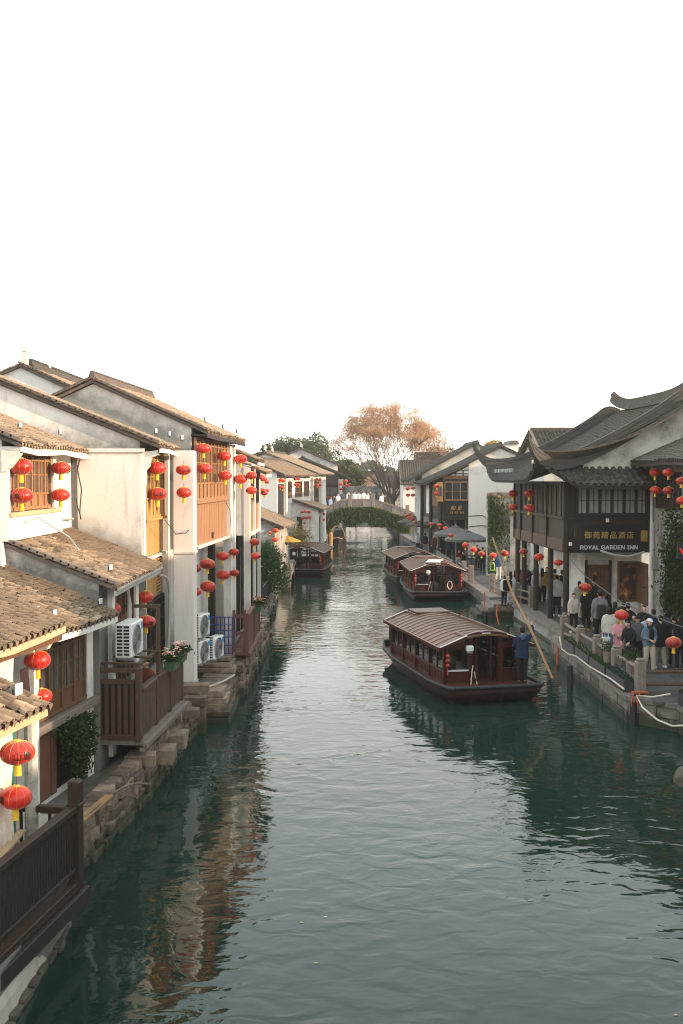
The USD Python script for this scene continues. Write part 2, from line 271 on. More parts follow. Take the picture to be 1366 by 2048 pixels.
M['water'] = mat('canal_water', {'g': ('geometry', {}), 'm1': ('mapping', {'scale': (.85, 1.25, 1.0), 'rotation': (0, 0, .12)}), 'm2': ('mapping', {'scale': (1.0, 1.5, 1.0), 'rotation': (0, 0, -.35)}),
    'n1': ('noise_texture', {'scale': 1.75, 'detail': 2.0, 'roughness': .42, 'distortion': .6}), 'n2': ('noise_texture', {'scale': 6.5, 'detail': 2.0, 'roughness': .5, 'distortion': .3}), 'n3': ('noise_texture', {'scale': .16, 'detail': 2.0}),
    'mr': ('map_range', {'from_min': .38, 'from_max': .66, 'to_min': .25, 'to_max': 1.0, 'clamp': True}),
    'k': ('math', {'math_type': 'multiply'}), 'k2': ('math', {'math_type': 'multiply', 'value2': .09}), 's': ('math', {'math_type': 'add'}),
    'b': ('bump', {'strength': 1.0, 'distance': .037}), 'p': ('principled_bsdf', {'base_color': (.0045, .0112, .0076), 'roughness': .025, 'ior': 1.37, 'specular_ior_level': .5})},
    [('g.position', 'm1.vector'), ('g.position', 'm2.vector'), ('m1.vector', 'n1.vector'), ('m2.vector', 'n2.vector'), ('g.position', 'n3.vector'), ('n3.fac', 'mr.value'),
     ('n2.fac', 'k2.value1'), ('n1.fac', 's.value1'), ('k2.value', 's.value2'), ('s.value', 'k.value1'), ('mr.result', 'k.value2'), ('k.value', 'b.height'), ('b.normal', 'p.normal')])
GLYPH = {'御':[[[1,32,1,35,10,44,20,62,28,61,31,67,35,82,43,80,41,71,63,71,63,63,62,62,51,62,52,50,65,49,65,74,91,74,91,9,90,7,86,5,77,5,76,10,74,10,74,-9,73,-10,66,-10,65,-9,64,2,43,-1,43,-2,30,-3,30,-4,25,-3,24,5,29,6,29,35,30,36,36,36,37,35,37,6,43,8,43,41,27,41,27,50,30,50,30,52,25,53,22,47,22,-8,21,-9,13,-9,13,32,11,32,7,27,5,27],[74,13,83,14,83,65,74,65],[53,23,51,21,51,9,65,10,65,41,51,41,51,31,63,31,63,23],[37,62,32,50,43,50,43,62]],[[2,60,2,62,11,70,11,72,15,75,18,81,22,81,26,79,26,76,22,72,22,70,8,55,6,55]]],'苑':[[[52,-1,52,51,53,52,85,52,86,51,86,19,83,15,80,14,68,14,67,15,65,22,77,22,77,43,61,43,61,2,84,1,85,5,85,11,88,11,94,8,93,0,91,-5,86,-8,59,-8,54,-5]],[[2,23,2,25,10,32,15,42,17,43,22,59,27,59,27,64,5,64,5,73,27,73,27,81,28,82,35,82,36,81,37,73,60,73,60,81,68,82,69,81,69,73,91,73,91,64,69,64,69,55,60,55,60,64,36,64,36,55,30,55,29,50,47,50,50,49,49,38,48,38,48,34,47,34,47,30,44,21,41,15,39,14,38,10,29,0,27,0,22,-5,11,-10,8,-10,8,-7,6,-6,5,-2,8,0,14,1,15,3,22,6,30,14,30,17,28,17,20,24,18,24,18,27,9,18,6,18,6,20],[19,29,21,29,22,31,24,31,27,28,31,27,32,25,36,25,38,30,40,42,26,42]]],'精':[[[2,10,3,14,5,15,10,25,14,39,3,40,3,49,16,50,16,52,9,51,8,61,4,71,4,74,11,75,14,67,14,63,16,63,16,80,17,81,25,81,26,60,27,60,29,66,30,75,38,74,38,70,31,51,25,51,25,49,36,49,37,50,60,50,60,55,42,55,42,61,43,62,60,62,60,65,40,66,40,73,41,74,60,74,60,81,61,82,68,82,69,81,69,74,90,74,91,73,91,67,90,66,69,66,69,62,88,62,89,61,89,56,88,55,69,55,69,51,93,50,93,43,92,42,38,42,37,43,35,40,26,40,27,36,37,23,37,19,31,14,27,24,25,24,25,-9,17,-9,16,-8,16,17,14,17,14,14,8,3,5,4]],[[43,38,87,38,87,-4,85,-8,80,-10,69,-10,67,-2,78,-2,78,6,53,6,52,-10,43,-10],[52,14,78,13,78,19,52,19],[52,27,78,26,78,31,52,31]]],'品':[[[52,35,89,35,90,34,90,-8,89,-9,81,-9,79,-4,61,-4,61,-9,52,-9],[61,6,80,5,80,26,61,26]],[[21,78,75,78,76,77,76,44,75,43,21,43],[30,53,66,52,66,69,30,69]],[[7,35,43,35,43,-8,42,-9,35,-9,33,-4,16,-4,16,-9,7,-9],[17,26,16,5,34,5,34,26]]],'酒':[[[6,73,6,75,9,77,10,80,12,80,13,78,17,77,18,75,26,71,27,76,92,76,93,75,93,68,92,67,71,66,71,56,89,56,89,-9,80,-9,79,-5,40,-5,38,-10,31,-10,30,-9,30,56,46,56,47,58,47,67,27,67,22,62],[39,4,80,3,80,13,39,13],[39,22,79,21,80,27,65,29,62,34,62,48,56,48,55,39,52,32,43,24,39,24],[70,37,80,36,80,48,70,48],[55,58,56,56,62,56,62,67,55,67],[39,32,41,32,46,37,47,44,48,44,48,48,39,48]],[[4,-4,5,0,7,1,18,23,19,28,23,29,28,24,14,-6,12,-8,10,-8,9,-6]],[[2,47,3,50,8,54,23,46,24,42,21,39,21,37,18,37,17,39,13,40,12,42]]],'店':[[[2,-5,5,4,7,6,9,19,10,20,10,29,11,30,11,70,48,70,47,74,44,77,44,80,53,81,58,70,91,70,92,69,92,62,91,61,57,60,57,48,88,48,89,47,89,40,88,39,57,38,57,28,84,28,84,-8,75,-8,75,-5,73,-4,37,-4,36,-8,27,-8,27,28,48,28,49,61,20,61,20,24,19,24,19,17,18,17,18,11,17,11,16,3,10,-9,7,-9,5,-6],[36,5,75,4,75,19,36,19]]],'知':[[[2,-3,13,7,15,12,17,13,22,27,22,33,4,33,3,34,3,41,4,42,23,42,23,60,17,60,16,55,10,44,8,44,2,49,9,61,15,82,23,80,22,73,21,73,21,69,47,69,48,68,48,61,47,60,32,60,33,42,51,42,51,72,52,73,88,73,88,-6,80,-6,79,1,62,1,60,-7,52,-7,51,-5,51,6,49,6,49,4,45,0,43,0,42,3,39,5,39,7,34,11,34,13,29,17,23,5,10,-9,7,-9,6,-6],[61,11,79,10,79,64,61,64],[31,27,44,15,44,13,49,8,51,8,51,33,32,33,31,30]]],'足':[[[3,-4,10,3,16,14,19,23,21,37,30,36,28,21,32,14,39,7,44,6,44,42,16,42,15,43,15,76,16,77,83,77,83,42,53,42,53,30,85,29,86,28,86,21,85,20,53,20,53,3,59,2,60,1,93,1,91,-8,58,-8,58,-7,46,-6,35,-1,25,9,20,4,19,0,11,-9,8,-9],[24,52,73,51,73,68,24,68]]],'山':[[[9,61,19,61,19,7,43,7,43,80,44,81,52,81,53,80,53,7,76,7,77,61,78,62,86,62,87,61,87,-9,77,-9,76,-2,10,-2,9,-1]]],'塘':[[[2,11,3,13,11,15,15,18,15,49,3,49,3,58,15,58,15,80,23,80,24,58,35,58,35,70,36,71,58,71,58,74,55,78,55,80,59,82,63,82,65,80,69,71,92,71,93,70,93,64,92,63,69,62,69,57,86,57,86,45,93,44,93,38,86,37,86,25,69,24,69,20,87,20,87,-9,79,-9,77,-6,54,-6,52,-10,46,-10,45,-9,45,20,61,21,61,25,46,25,46,32,61,32,61,38,44,38,41,10,38,1,32,-9,30,-9,28,-6,25,-5,25,-3,27,-2,30,4,32,14,27,13,23,10,20,10,6,3,4,4,3,11],[53,3,78,2,78,12,53,12],[69,34,70,32,78,32,78,38,69,38],[71,50,69,45,78,45,78,50],[44,46,61,45,61,49,60,50,46,50,46,57,61,57,61,63,44,63],[26,21,35,24,35,49,23,49,23,21]]]}
def glyphs(text, size, gap=1.05, depth=.006):
    """raised characters as (vertices, faces): x to the right, y up, z out; size is the character height"""
    V, Fc, n, x = [], [], 0, 0.0
    for ch in text:
        for g in GLYPH[ch]:
            rings = [[(r[i] / 96 * size + x, r[i + 1] / 96 * size) for i in range(0, len(r), 2)] for r in g]
            P = Polygon(rings[0], rings[1:]).buffer(0)
            for q in getattr(P, 'geoms', [P]):
                m = trimesh.creation.extrude_polygon(q, depth, engine='earcut'); V.append(m.vertices); Fc.append(m.faces + n); n += len(m.vertices)
        x += size * gap
    return np.vstack(V), np.vstack(Fc)
# ---------------------------------------------------------------- setting: ground, water
BANK_L = [(-6.5, -60), (-4.75, 8), (-4.22, 12), (-4.1, 14.9), (-4.75, 15.2), (-4.45, 18), (-4.3, 20.3), (-4.15, 24.5), (-3.95, 27.2), (-4.1, 27.3), (-4.0, 30.4), (-3.3, 31), (-3.25, 36.5), (-3.15, 41), (-3.6, 42), (-3.6, 50), (-3.9, 66), (-3.2, 80), (-2.5, 95), (-1.6, 106), (-1.3, 113), (.5, 118), (.8, 200), (-2, 900)]
BANK_R = [(9.5, -60), (9.1, 20), (9.2, 26.5), (8.15, 27.6), (8.12, 37.5), (8.95, 37.7), (8.55, 48), (7.6, 50.2), (7.2, 60), (7.0, 75), (6.8, 95), (6.3, 106), (6.3, 118), (6.4, 200), (7, 900)]
MB().plate([(-1800, -60)] + BANK_L + [(-1800, 900)], -1.5, .70).build('ground', M['earth'], kind='structure')
MB().plate([(1800, -60), (1800, 900)] + BANK_R[::-1], -1.5, .70).build('ground', M['earth'], kind='structure')
MB().plate([(-1800, 900.0), (1800, 900.0), (1800, 4000), (-1800, 4000)], -1.5, .70).build('ground', M['earth'], kind='structure')
MB().add([(-20, -60, 0), (25, -60, 0), (25, 900, 0), (-20, 900, 0)], [(0, 1, 2, 3)]).build('canal_water', M['water'], kind='structure')

# ---------------------------------------------------------------- builders for roofs, walls, windows
CAM = np.array([0, 0, EYE])
def tile_template(w, L, th=.018):
    a = np.radians(np.linspace(-78, 78, 5)); r = w / 2
    def ring(rr, p, lift): return np.stack([rr * np.sin(a), np.full(5, p), rr * np.cos(a) * .85 + lift], 1)
    v = np.vstack([ring(r, 0, .022), ring(r * .9, L, 0), ring(r - th, 0, .022)])   # lower end outer, upper end outer, lower end inner
    f = [(i, i + 1, 5 + i + 1, 5 + i) for i in range(4)] + [(10 + i, 10 + i + 1, i + 1, i) for i in range(4)]
    f = np.array(f); return v, np.vstack([f[:, [0, 1, 2]], f[:, [0, 2, 3]]])
def roof(parent, Fm, s0, s1, te, ze, tr, zr, tm, step=.15, colw=.21, sag=.0, n_ind=200, name='roof', eave_mat=None, thick=.07, lift=None, bed=None):
    """one tiled slope: eave at (te, ze), top at (tr, zr) in the frame's x, z; columns of overlapping tiles along y from s0 to s1.
    lift(s, q) -> extra height (upturned corners). Returns the roof prim."""
    run = np.array([tr - te, zr - ze]); L = float(np.hypot(*run)); d = run / L; nrm = np.array([-d[1], d[0]]) if d[0] * 1 < 0 else np.array([d[1], -d[0]])
    if nrm[1] < 0: nrm = -nrm
    lift = lift or (lambda s, q: .022 * np.sin(s * 1.7 + te) * (1 - .5 * q) + .014 * np.sin(s * 4.1))
    def P(s, q, off=0.0):
        s, q, off = np.broadcast_arrays(np.asarray(s, float), np.asarray(q, float), np.asarray(off, float))
        return np.stack([te + run[0] * q + nrm[0] * off, s, ze + run[1] * q + nrm[1] * off - sag * 4 * q * (1 - q) + lift(s, q)], -1)
    ns, nq = max(2, int((s1 - s0) / .5)), 8
    S, Q = np.meshgrid(np.linspace(s0, s1, ns), np.linspace(0, 1, nq), indexing='ij')
    top, bot = P(S, Q, 0.0).reshape(-1, 3), P(S, Q, -thick).reshape(-1, 3)
    i, j = np.meshgrid(np.arange(ns - 1), np.arange(nq - 1), indexing='ij'); k = i * nq + j
    q1 = np.stack([k, k + 1, k + nq + 1, k + nq], -1).reshape(-1, 4); N = ns * nq
    rim = [(a, b) for a, b in zip(list(range(0, nq - 1)), list(range(1, nq)))] + [(a * nq + nq - 1, (a + 1) * nq + nq - 1) for a in range(ns - 1)] + [((ns - 1) * nq + b + 1, (ns - 1) * nq + b) for b in range(nq - 1)] + [((a + 1) * nq, a * nq) for a in range(ns - 1)]
    mb = MB(Fm); mb.add(np.vstack([top, bot]), np.vstack([q1[:, ::-1], q1 + N, [(a, b, b + N, a + N) for a, b in rim]]))
    R = mb.build(name, bed or M['roof_bed'], parent)
    nc = max(1, int(round((s1 - s0) / colw))); cw = (s1 - s0) / nc; nr = max(1, int(round(L / step)))
    tv, tf = tile_template(cw * .74, step * 1.3)
    ci, ri = np.meshgrid(np.arange(nc), np.arange(nr), indexing='ij'); ci, ri = ci.ravel(), ri.ravel(); n = len(ci)
    r = np.random.default_rng(int(abs(s0 * 977 + ze * 131 + te * 17)) + n)
    sc = s0 + (ci + .5) * cw + r.normal(0, .009, n); q0 = (ri * step - .03 + r.normal(0, .016, n) - (r.random(n) < .025) * r.uniform(.03, .09, n)) / L
    wob = r.normal(0, .07, n) + (r.random(n) < .03) * r.normal(0, .35, n)
    ts = tv[None, :, 0] + sc[:, None] + wob[:, None] * tv[None, :, 1]; tq = q0[:, None] + tv[None, :, 1] / L; to = tv[None, :, 2] + r.normal(0, .005, n)[:, None]
    W = P(ts, tq, to)
    W = W @ Fm[:3, :3].T + Fm[:3, 3]
    dist = np.linalg.norm(W[:, 0] - CAM, axis=1)
    order = np.argsort(dist); ind, rest = order[:n_ind], order[n_ind:]
    for t in ind: MB().add(W[t], tf).build('tile', tm, R)
    if len(rest):
        MB().add(W[rest].reshape(-1, 3), (tf[None] + (np.arange(len(rest)) * len(tv))[:, None, None]).reshape(-1, 3)).build('more_tiles', tm, R, kind='stuff')
    # drip tiles closing the valleys at the eave
    dm = MB(Fm)
    for c in range(nc + 1):
        s = s0 + c * cw; e = P(np.array([s - cw * .28, s, s + cw * .28, s - cw * .28, s, s + cw * .28]), np.array([-.03 / L] * 3 + [.05 / L] * 3), np.array([.02, -.005, .02, .02, -.005, .02]))
        e2 = e[:3].copy(); e2[:, 2] -= np.array([.015, .075, .015])
        dm.add(np.vstack([e, e2]), [(0, 1, 4, 3), (1, 2, 5, 4), (6, 7, 1, 0), (7, 8, 2, 1)])
    dm.build('drip_tiles', tm, R, kind='stuff')
    if eave_mat: 
        b = MB(Fm); S2 = np.linspace(s0, s1, max(2, int((s1 - s0) / .8)))
        for a, c in zip(S2[:-1], S2[1:]): b.beam(P(a, -.01, -thick - .05), P(c, -.01, -thick - .05), .05, .11)
        b.build('eave_board', eave_mat, parent)
    return R
def ridge(parent, Fm, s0, s1, t, z, mt=None, h=.28, w=.26, horn=.0, name='ridge', teeth=True):
    """the ridge: two courses, a row of tiles on edge, and raised ends"""
    mt = mt or M['ridge_grey']; b = MB(Fm)
    n = max(6, int((s1 - s0) / .5)); S = np.linspace(s0, s1, n); u = np.abs(np.linspace(-1, 1, n)); up = horn * u ** 4
    for a in range(n - 1):
        p, q = np.array([t, S[a], z + up[a]]), np.array([t, S[a + 1], z + up[a + 1]])
        b.beam(p, q, w, h * .5); b.beam(p + (0, 0, h * .42), q + (0, 0, h * .42), w * .62, h * .42)
    if teeth:
        k = int((s1 - s0) / .11)
        for a in range(k):
            s = s0 + (a + .5) * (s1 - s0) / k; uu = abs((s - s0) / (s1 - s0) * 2 - 1)
            b.beam((t, s - .03, z + h * .76 + horn * uu ** 4), (t, s + .03, z + h * .78 + horn * uu ** 4), w * .42, h * .34)
    return b.build(name, mt, parent)
def finial(parent, Fm, t, s, z, sc=1.0, sgn=1, mt=None):
    b = MB(Fm)
    b.beam((t, s, z), (t, s, z + .42 * sc), .20 * sc, .24 * sc, up=(0, 1, 0)); b.beam((t, s + .05 * sgn * sc, z + .40 * sc), (t, s - .30 * sgn * sc, z + .50 * sc), .18 * sc, .16 * sc); b.beam((t, s - .02 * sc, z + .50 * sc), (t, s - .02 * sc, z + .66 * sc), .12 * sc, .14 * sc, up=(0, 1, 0))
    return b.build('ridge_end', mt or M['ridge_grey'], parent)
def verge(parent, Fm, s, te, ze, tr, zr, sgn=-1, sag=0., mt=None, under=None, ext=.0):
    """a row of small tiles along the gable edge, with a pale moulding below"""
    n = 14; q = np.linspace(-ext, 1, n); X = te + (tr - te) * q; Z = ze + (zr - ze) * q - sag * 4 * q * (1 - q)
    L = math.hypot(tr - te, zr - ze); b = MB(Fm); k = max(6, int(L / .17))
    for a in range(k):
        qa = (a + .5) / k; x = te + (tr - te) * qa; z = ze + (zr - ze) * qa - sag * 4 * qa * (1 - qa); dx, dz = (tr - te) / k * .62, (zr - ze) / k * .62
        b.beam((x - dx, s + sgn * .06, z + .10 - dz), (x + dx, s + sgn * .06, z + .085 + dz), .17, .06)
    b.build('verge_tiles', mt or M['verge'], parent, kind='stuff')
    c = MB(Fm)
    for a in range(n - 1): c.beam((X[a], s + sgn * .03, Z[a] - .03), (X[a + 1], s + sgn * .03, Z[a + 1] - .03), .10, .07)
    c.build('verge_moulding', under or M['verge'], parent)
def window_band(parent, Fm, s0, s1, z0, z1, t, n, board=.3, wood=None, glass=None, lattice=3, post=.07, transom=.0, name='window'):
    """a run of n timber casements: frame with stiles, a solid board below each pane"""
    wood = wood or M['wood_brown']; glass = glass or M['glass']
    b = MB(Fm); w = (s1 - s0) / n
    b.box(t, t + .07, s0, s1, z1 - .08, z1); b.box(t, t + .075, s0 - .03, s1 + .03, z0, z0 + .07)
    for i in range(n + 1):
        s = min(max(s0 + i * w, s0 + post / 2), s1 - post / 2); b.box(t + .002, t + .072, s - post / 2, s + post / 2, z0 + .07, z1 - .08)
    zb = z0 + .07 + (z1 - z0 - .15) * board
    for i in range(n):
        a, c = s0 + i * w + post / 2, s0 + (i + 1) * w - post / 2
        b.box(t + .004, t + .062, a, c, zb, zb + .05)
        if transom: b.box(t + .004, t + .06, a, c, z1 - .08 - transom, z1 - .04 - transom)
        for k in range(1, lattice):
            x = a + (c - a) * k / lattice; b.box(t + .012, t + .048, x - .013, x + .013, zb + .05, z1 - .08)
        b.box(t + .010, t + .046, a, c, zb + (z1 - zb) * .46, zb + (z1 - zb) * .46 + .022)
    W = b.build(name, wood, parent)
    for i in range(n):
        a, c = s0 + i * w + post / 2, s0 + (i + 1) * w - post / 2
        MB(Fm).box(t - .02, t + .022, a, c, zb + .05, z1 - .08).build('pane', glass, W)
        if board: MB(Fm).box(t - .02, t + .035, a, c, z0 + .07, zb).build('board', wood, W)
    return W
def boards(parent, Fm, s0, s1, z0, z1, t, n, mt, name='board', gap=.008, th=.03, jit=.006):
    """vertical planks, each its own part"""
    w = (s1 - s0) / n
    for i in range(n):
        j = rnd.uniform(0, jit); MB(Fm).box(t, t + th + j, s0 + i * w + gap / 2, s0 + (i + 1) * w - gap / 2, z0, z1).build(name, mt, parent)
def part(parent, name, Fm, dims, mt, c=0.0, label=None):
    b = MB(Fm); (b.cbox(*dims, c) if c else b.box(*dims)); return b.build(name, mt, parent, label)

# a red lantern: silk body of twelve gores, caps, tassel, cord
def lantern_proto(label, loc, group, scale, rotz=0, chars=True):
    t = thing('red_lantern', label, 'lantern', loc, rotz, group, scale)
    n, k = 36, 13
    th = np.linspace(.16, math.pi - .16, k); g = np.arange(n) * 2 * np.pi / n
    rad = .5 * np.sin(th)[:, None] ** .85 * (1 - .028 * (1 - np.abs(np.cos(g * 6)))[None]); z = .335 * np.cos(th)
    v = np.stack([rad * np.cos(g), rad * np.sin(g), np.repeat(z[:, None], n, 1)], -1).reshape(-1, 3)
    i, j = np.meshgrid(np.arange(k - 1), np.arange(n), indexing='ij')
    f = np.stack([i * n + j, (i + 1) * n + j, (i + 1) * n + (j + 1) % n, i * n + (j + 1) % n], -1).reshape(-1, 4)
    L = np.linalg.inv(ORIGIN[str(t.GetPath())]); b = MB(L); b.add(v, f); body = b.build('silk_body', M['red'], t, smooth=True)
    r = MB(L)
    for a in range(12):
        q = (a + .5) * np.pi / 6 + np.pi / 12 - np.pi / 12
        rr = .5 * np.sin(th) ** .85 * .974
        r.tube(np.stack([rr * math.cos(q), rr * math.sin(q), z], 1), .0065, 4, cap=False)
    r.build('gold_rib', M['gold'], body, kind='stuff')
    if chars:
        c = MB(L)
        for ch, a0 in (('山', -1.9), ('塘', -1.35)):
            vv, ff = glyphs(ch, .26, depth=.01); ang = a0 + (vv[:, 0] - .13) / .5; zz = vv[:, 1] - .10
            R_ = .5 * np.clip(1 - (zz / .34) ** 2, .05, 1) ** .43 + vv[:, 2] * .8 + .002
            c.add(np.stack([R_ * np.cos(ang), R_ * np.sin(ang), zz], 1), ff)
        c.build('lettering', M['ink'], body)
    MB(L).lathe([(0, .375), (.10, .375), (.115, .345), (.115, .315), (0, .315)], n=14).build('top_cap', M['gold'], t)
    MB(L).lathe([(0, -.315), (.115, -.315), (.115, -.345), (.09, -.37), (0, -.37)], n=14).build('bottom_cap', M['gold'], t)
    s = MB(L); s.lathe([(.0, -.36), (.10, -.37), (.105, -.62), (.115, -.66), (0, -.65)], n=12); s.build('tassel', M['yellow'], t)
    MB(L).tube([(0, 0, .37), (0, 0, .62)], .012, 5).build('cord', M['cable'], t)
    return t
LANT = []
def lantern(px, py, w, label, group, Y=None, faded=False, rot=None):
    """photo centre, width in photo pixels; distance from the width unless given"""
    Y = Y or .46 * F_PX / w; p = at(px, py, Y); sc = w * Y / F_PX; rz = rnd.uniform(0, 360) if rot is None else rot
    if not LANT: LANT.append(lantern_proto(label, p, group, sc, rz)); return
    s = sc * rnd.uniform(.97, 1.03); copy_of(LANT[0], label, p, rz, group, (s, s, s * rnd.uniform(.92, 1.06)), rnd.gauss(0, 3.0))
LAMP = []
def floodlight(px, py, w, Y, label, rot=0):
    p = at(px, py, Y)
    if not LAMP:
        t = thing('floodlight', label, 'floodlight', p, rot, 'floodlights fixed on the roofs', w * Y / F_PX); L = np.linalg.inv(ORIGIN[str(t.GetPath())])
        MB(L).cbox(-.25, .15, -.5, .5, -.35, .75, .06).build('housing', M['grey_metal'], t); MB(L).cbox(.15, .3, -.55, .55, -.4, .8, .05).build('rim', M['white_metal'], t)
        MB(L).box(.301, .31, -.45, .45, -.3, .7).build('lens', M['white_letter'], t)
        b = MB(L); b.box(-.1, .05, -.62, -.55, -.75, .3); b.box(-.1, .05, .55, .62, -.75, .3); b.box(-.1, .05, -.62, .62, -.82, -.75); b.tube([(-.2, 0, -.2), (.1, .2, -.9), (.5, .6, -1.0)], .05, 5); b.build('bracket', M['dark_metal'], t)
        LAMP.append(t); return
    copy_of(LAMP[0], label, p, rot, None, w * Y / F_PX)
# ================================================================ LEFT BANK
def jbox(mb, x0, x1, y0, y1, z0, z1, j):
    """a rough stone: a block whose corners are knocked about"""
    v = np.array([(x, y, z) for x in (x0, x1) for y in (y0, y1) for z in (z0, z1)], float) + rng.uniform(-j, j, (8, 3))
    c = v.mean(0); e = np.vstack([c + (v - c) * k for k in ((1, .93, .93), (.93, 1, .93), (.93, .93, 1))])
    return mb.man(m3.Manifold.hull_points(e))
def stone_wall(name, label, cat, line, z0, z1, rh, ln, mt, proud=.06, batter=.0, cap=None, coreM=None, j=.025, side=1):
    """courses of separate stones along a polyline, in front of a core; side=1: the face looks to +x when walking +y"""
    t = thing(name, label, cat, (line[0][0], line[0][1], 0)); n = max(1, int(round((z1 - z0) / rh)))
    for a, b in zip(line[:-1], line[1:]):
        a, b = np.array(a, float), np.array(b, float); L = np.linalg.norm(b - a); deg = math.degrees(math.atan2(b[1] - a[1], b[0] - a[0])) - 90
        Fm = frame(a[0], a[1], deg); sg = side
        MB(Fm).box(*sorted((-.5 * sg, -.05 * sg)), 0, L, z0 - .4, z1 - .03).build('core', coreM or M['mud'], t)
        for k in range(n):
            h = (z1 - z0) / n; y = -rnd.uniform(0, ln * .5) if k % 2 else 0.0
            while y < L:
                w = ln * rnd.uniform(.65, 1.35); y1 = min(y + w, L); ya = max(y, 0)
                if y1 - ya > .06:
                    o = batter * (1 - k / n) + rnd.uniform(-proud, proud) * .6
                    m = MB(Fm); jbox(m, *sorted((-.3 * sg, (o) * sg)), ya + .008, y1 - .008, z0 + k * h + .006, z0 + (k + 1) * h - .006, j); m.build('stone', mt, t)
                y += w
        if cap: MB(Fm).box(*sorted((-.55 * sg, .06 * sg)), 0, L, z1, z1 + cap).build('coping', mt, t)
    return t
N = frame(-4.6, 20.3, -9)
# --- the low shop house nearest the camera
h = thing('shop_house', 'low brown tiled shop house nearest the camera with timber casements over the water', 'house', (-5.4, 17.5, .7))
roof(h, N, -9.5, -2.78, .15, 4.22, -3.6, 5.75, M['tile_warm'], .135, .205, n_ind=260, eave_mat=M['wood_pale'])
roof(h, N, -2.76, .02, .0, 4.03, -3.6, 5.48, M['tile_warm'], .135, .205, n_ind=220, eave_mat=M['trim'])
MB(N).prism([(-.62, .7), (-.62, 4.18), (-3.6, 5.38), (-3.6, .7)], -2.7, -.02).build('wall', M['plaster'], h)
window_band(h, N, -2.62, -.42, 2.35, 3.82, -.56, 4, .24, M['wood_brown'], M['glass_green'], 2, transom=.16)
part(h, 'sill', N, (-.62, -.36, -2.78, .0, 2.16, 2.32), M['wood_grey'], .015)
for a, b in ((-2.7, -2.02), (-1.96, -1.74), (-.62, -.42), (-.36, -.1)): part(h, 'door_board', N, (-.6, -.52, a, b, .85, 2.14), M['wood_brown'])
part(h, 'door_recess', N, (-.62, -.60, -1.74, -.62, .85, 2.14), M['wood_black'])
for z in (1.2, 1.75): part(h, 'door_rail', N, (-.59, -.535, -.62, -.36, z, z + .07), M['wood_brown'])
part(h, 'pillar', N, (-.9, -.5, -.34, -.04, .7, 3.98), M['plaster'])
part(h, 'pillar', N, (-1.0, -.34, -3.0, -2.82, .7, 4.1), M['plaster'])
part(h, 'post', N, (-.95, -.75, -3.3, -3.1, .7, 4.2), M['wood_black'])
part(h, 'back_wall', N, (-2.4, -2.2, -9, -2.8, .7, 4.7), M['plaster'])
part(h, 'floor', N, (-3.4, .4, -9, -2.8, .68, .80), M['concrete'])
part(h, 'beam', N, (-.05, .10, -9, -2.8, 3.93, 4.08), M['wood_brown'])
b = MB(N); b.prism([(-.3, 4.05), (.1, 4.05), (.1, 3.95), (-.05, 3.9), (-.12, 3.78), (-.3, 3.75)], -2.95, -2.82); b.build('corbel', M['trim'], h)
for (px, py, w, Y, l) in ((72, 1222, 12, 18.2, 'small white floodlight on the lowest big roof, larger of the close pair'), (108, 1228, 11, 18.4, 'small white floodlight on the lowest big roof, smaller of the close pair'), (200, 1204, 9, 20.0, 'floodlight by the far eave corner of the lowest big roof'), (34, 1382, 20, 14.6, 'white floodlight on the little lean-to roof at the frame edge')):
    floodlight(px, py, w, Y, l, -20)
# --- the lean-to with its post, cloths and wares
h = thing('lean_to', 'small tiled lean-to over a stall with peeling white post beside the dark railing', 'lean-to', (-4.4, 14.5, .75))
roof(h, N, -10, -5.28, 1.02, 3.40, .05, 3.84, M['tile_warm'], .15, .23, n_ind=150, eave_mat=M['wood_pale'])
b = MB(N); b.tube([(.78, -5.42, .75), (.80, -5.42, 1.9), (.78, -5.40, 3.35)], [.105, .10, .095], 10); b.build('post', M['plaster_old'], h)
part(h, 'back_board', N, (-.2, -.12, -8, -5.0, .75, 3.7), M['wood_pale'])
def cloth(name, label, cat, Fm, s0, s1, z0, z1, t, col, amp=.04, waves=3, group=None):
    n, k = 24, 10; S, Z = np.meshgrid(np.linspace(s0, s1, n), np.linspace(z0, z1, k), indexing='ij')
    T = t + amp * np.sin((S - s0) / (s1 - s0) * waves * 2 * np.pi) * (1 - .5 * (Z - z0) / (z1 - z0)) + .02 * np.sin(Z * 5)
    v = np.stack([T, S, Z], -1).reshape(-1, 3); i, j = np.meshgrid(np.arange(n - 1), np.arange(k - 1), indexing='ij'); q = i * k + j
    f = np.stack([q, q + k, q + k + 1, q + 1], -1).reshape(-1, 4); m = MB(Fm); m.add(np.vstack([v, v - (.012, 0, 0)]), np.vstack([f, f[:, ::-1] + n * k]))
    return one(name, m, fabric(col), label, cat, group, smooth=True)
cloth('hanging_cloth', 'white cloth hanging in the open front of the low shop house', 'cloth', N, -4.4, -3.4, 1.9, 4.0, -.5, (.62, .58, .55))
cloth('hanging_cloth', 'dark patterned cloth hanging beside the white one in the shop front', 'cloth', N, -3.42, -3.14, 2.5, 3.5, -.35, (.05, .03, .035))
cloth('hanging_cloth', 'green printed cloth hanging behind the near lanterns', 'cloth', N, -5.86, -5.6, 1.0, 3.2, .62, (.04, .24, .13))
cloth('hanging_cloth', 'cream printed cloth hanging at the left edge behind the near lanterns', 'cloth', N, -6.4, -5.9, .9, 3.2, .74, (.74, .62, .52))
cloth('hanging_cloth', 'pale blue cloth strip hanging just behind the peeling white post', 'cloth', N, -5.72, -5.52, .9, 3.2, .36, (.45, .50, .55))
t = thing('wooden_crate', 'open crate of pale sawn slats standing inside the dark railing', 'crate', (-4.7, 14.2, .75))
Fc = N @ frame(.72, -6.15, 14)
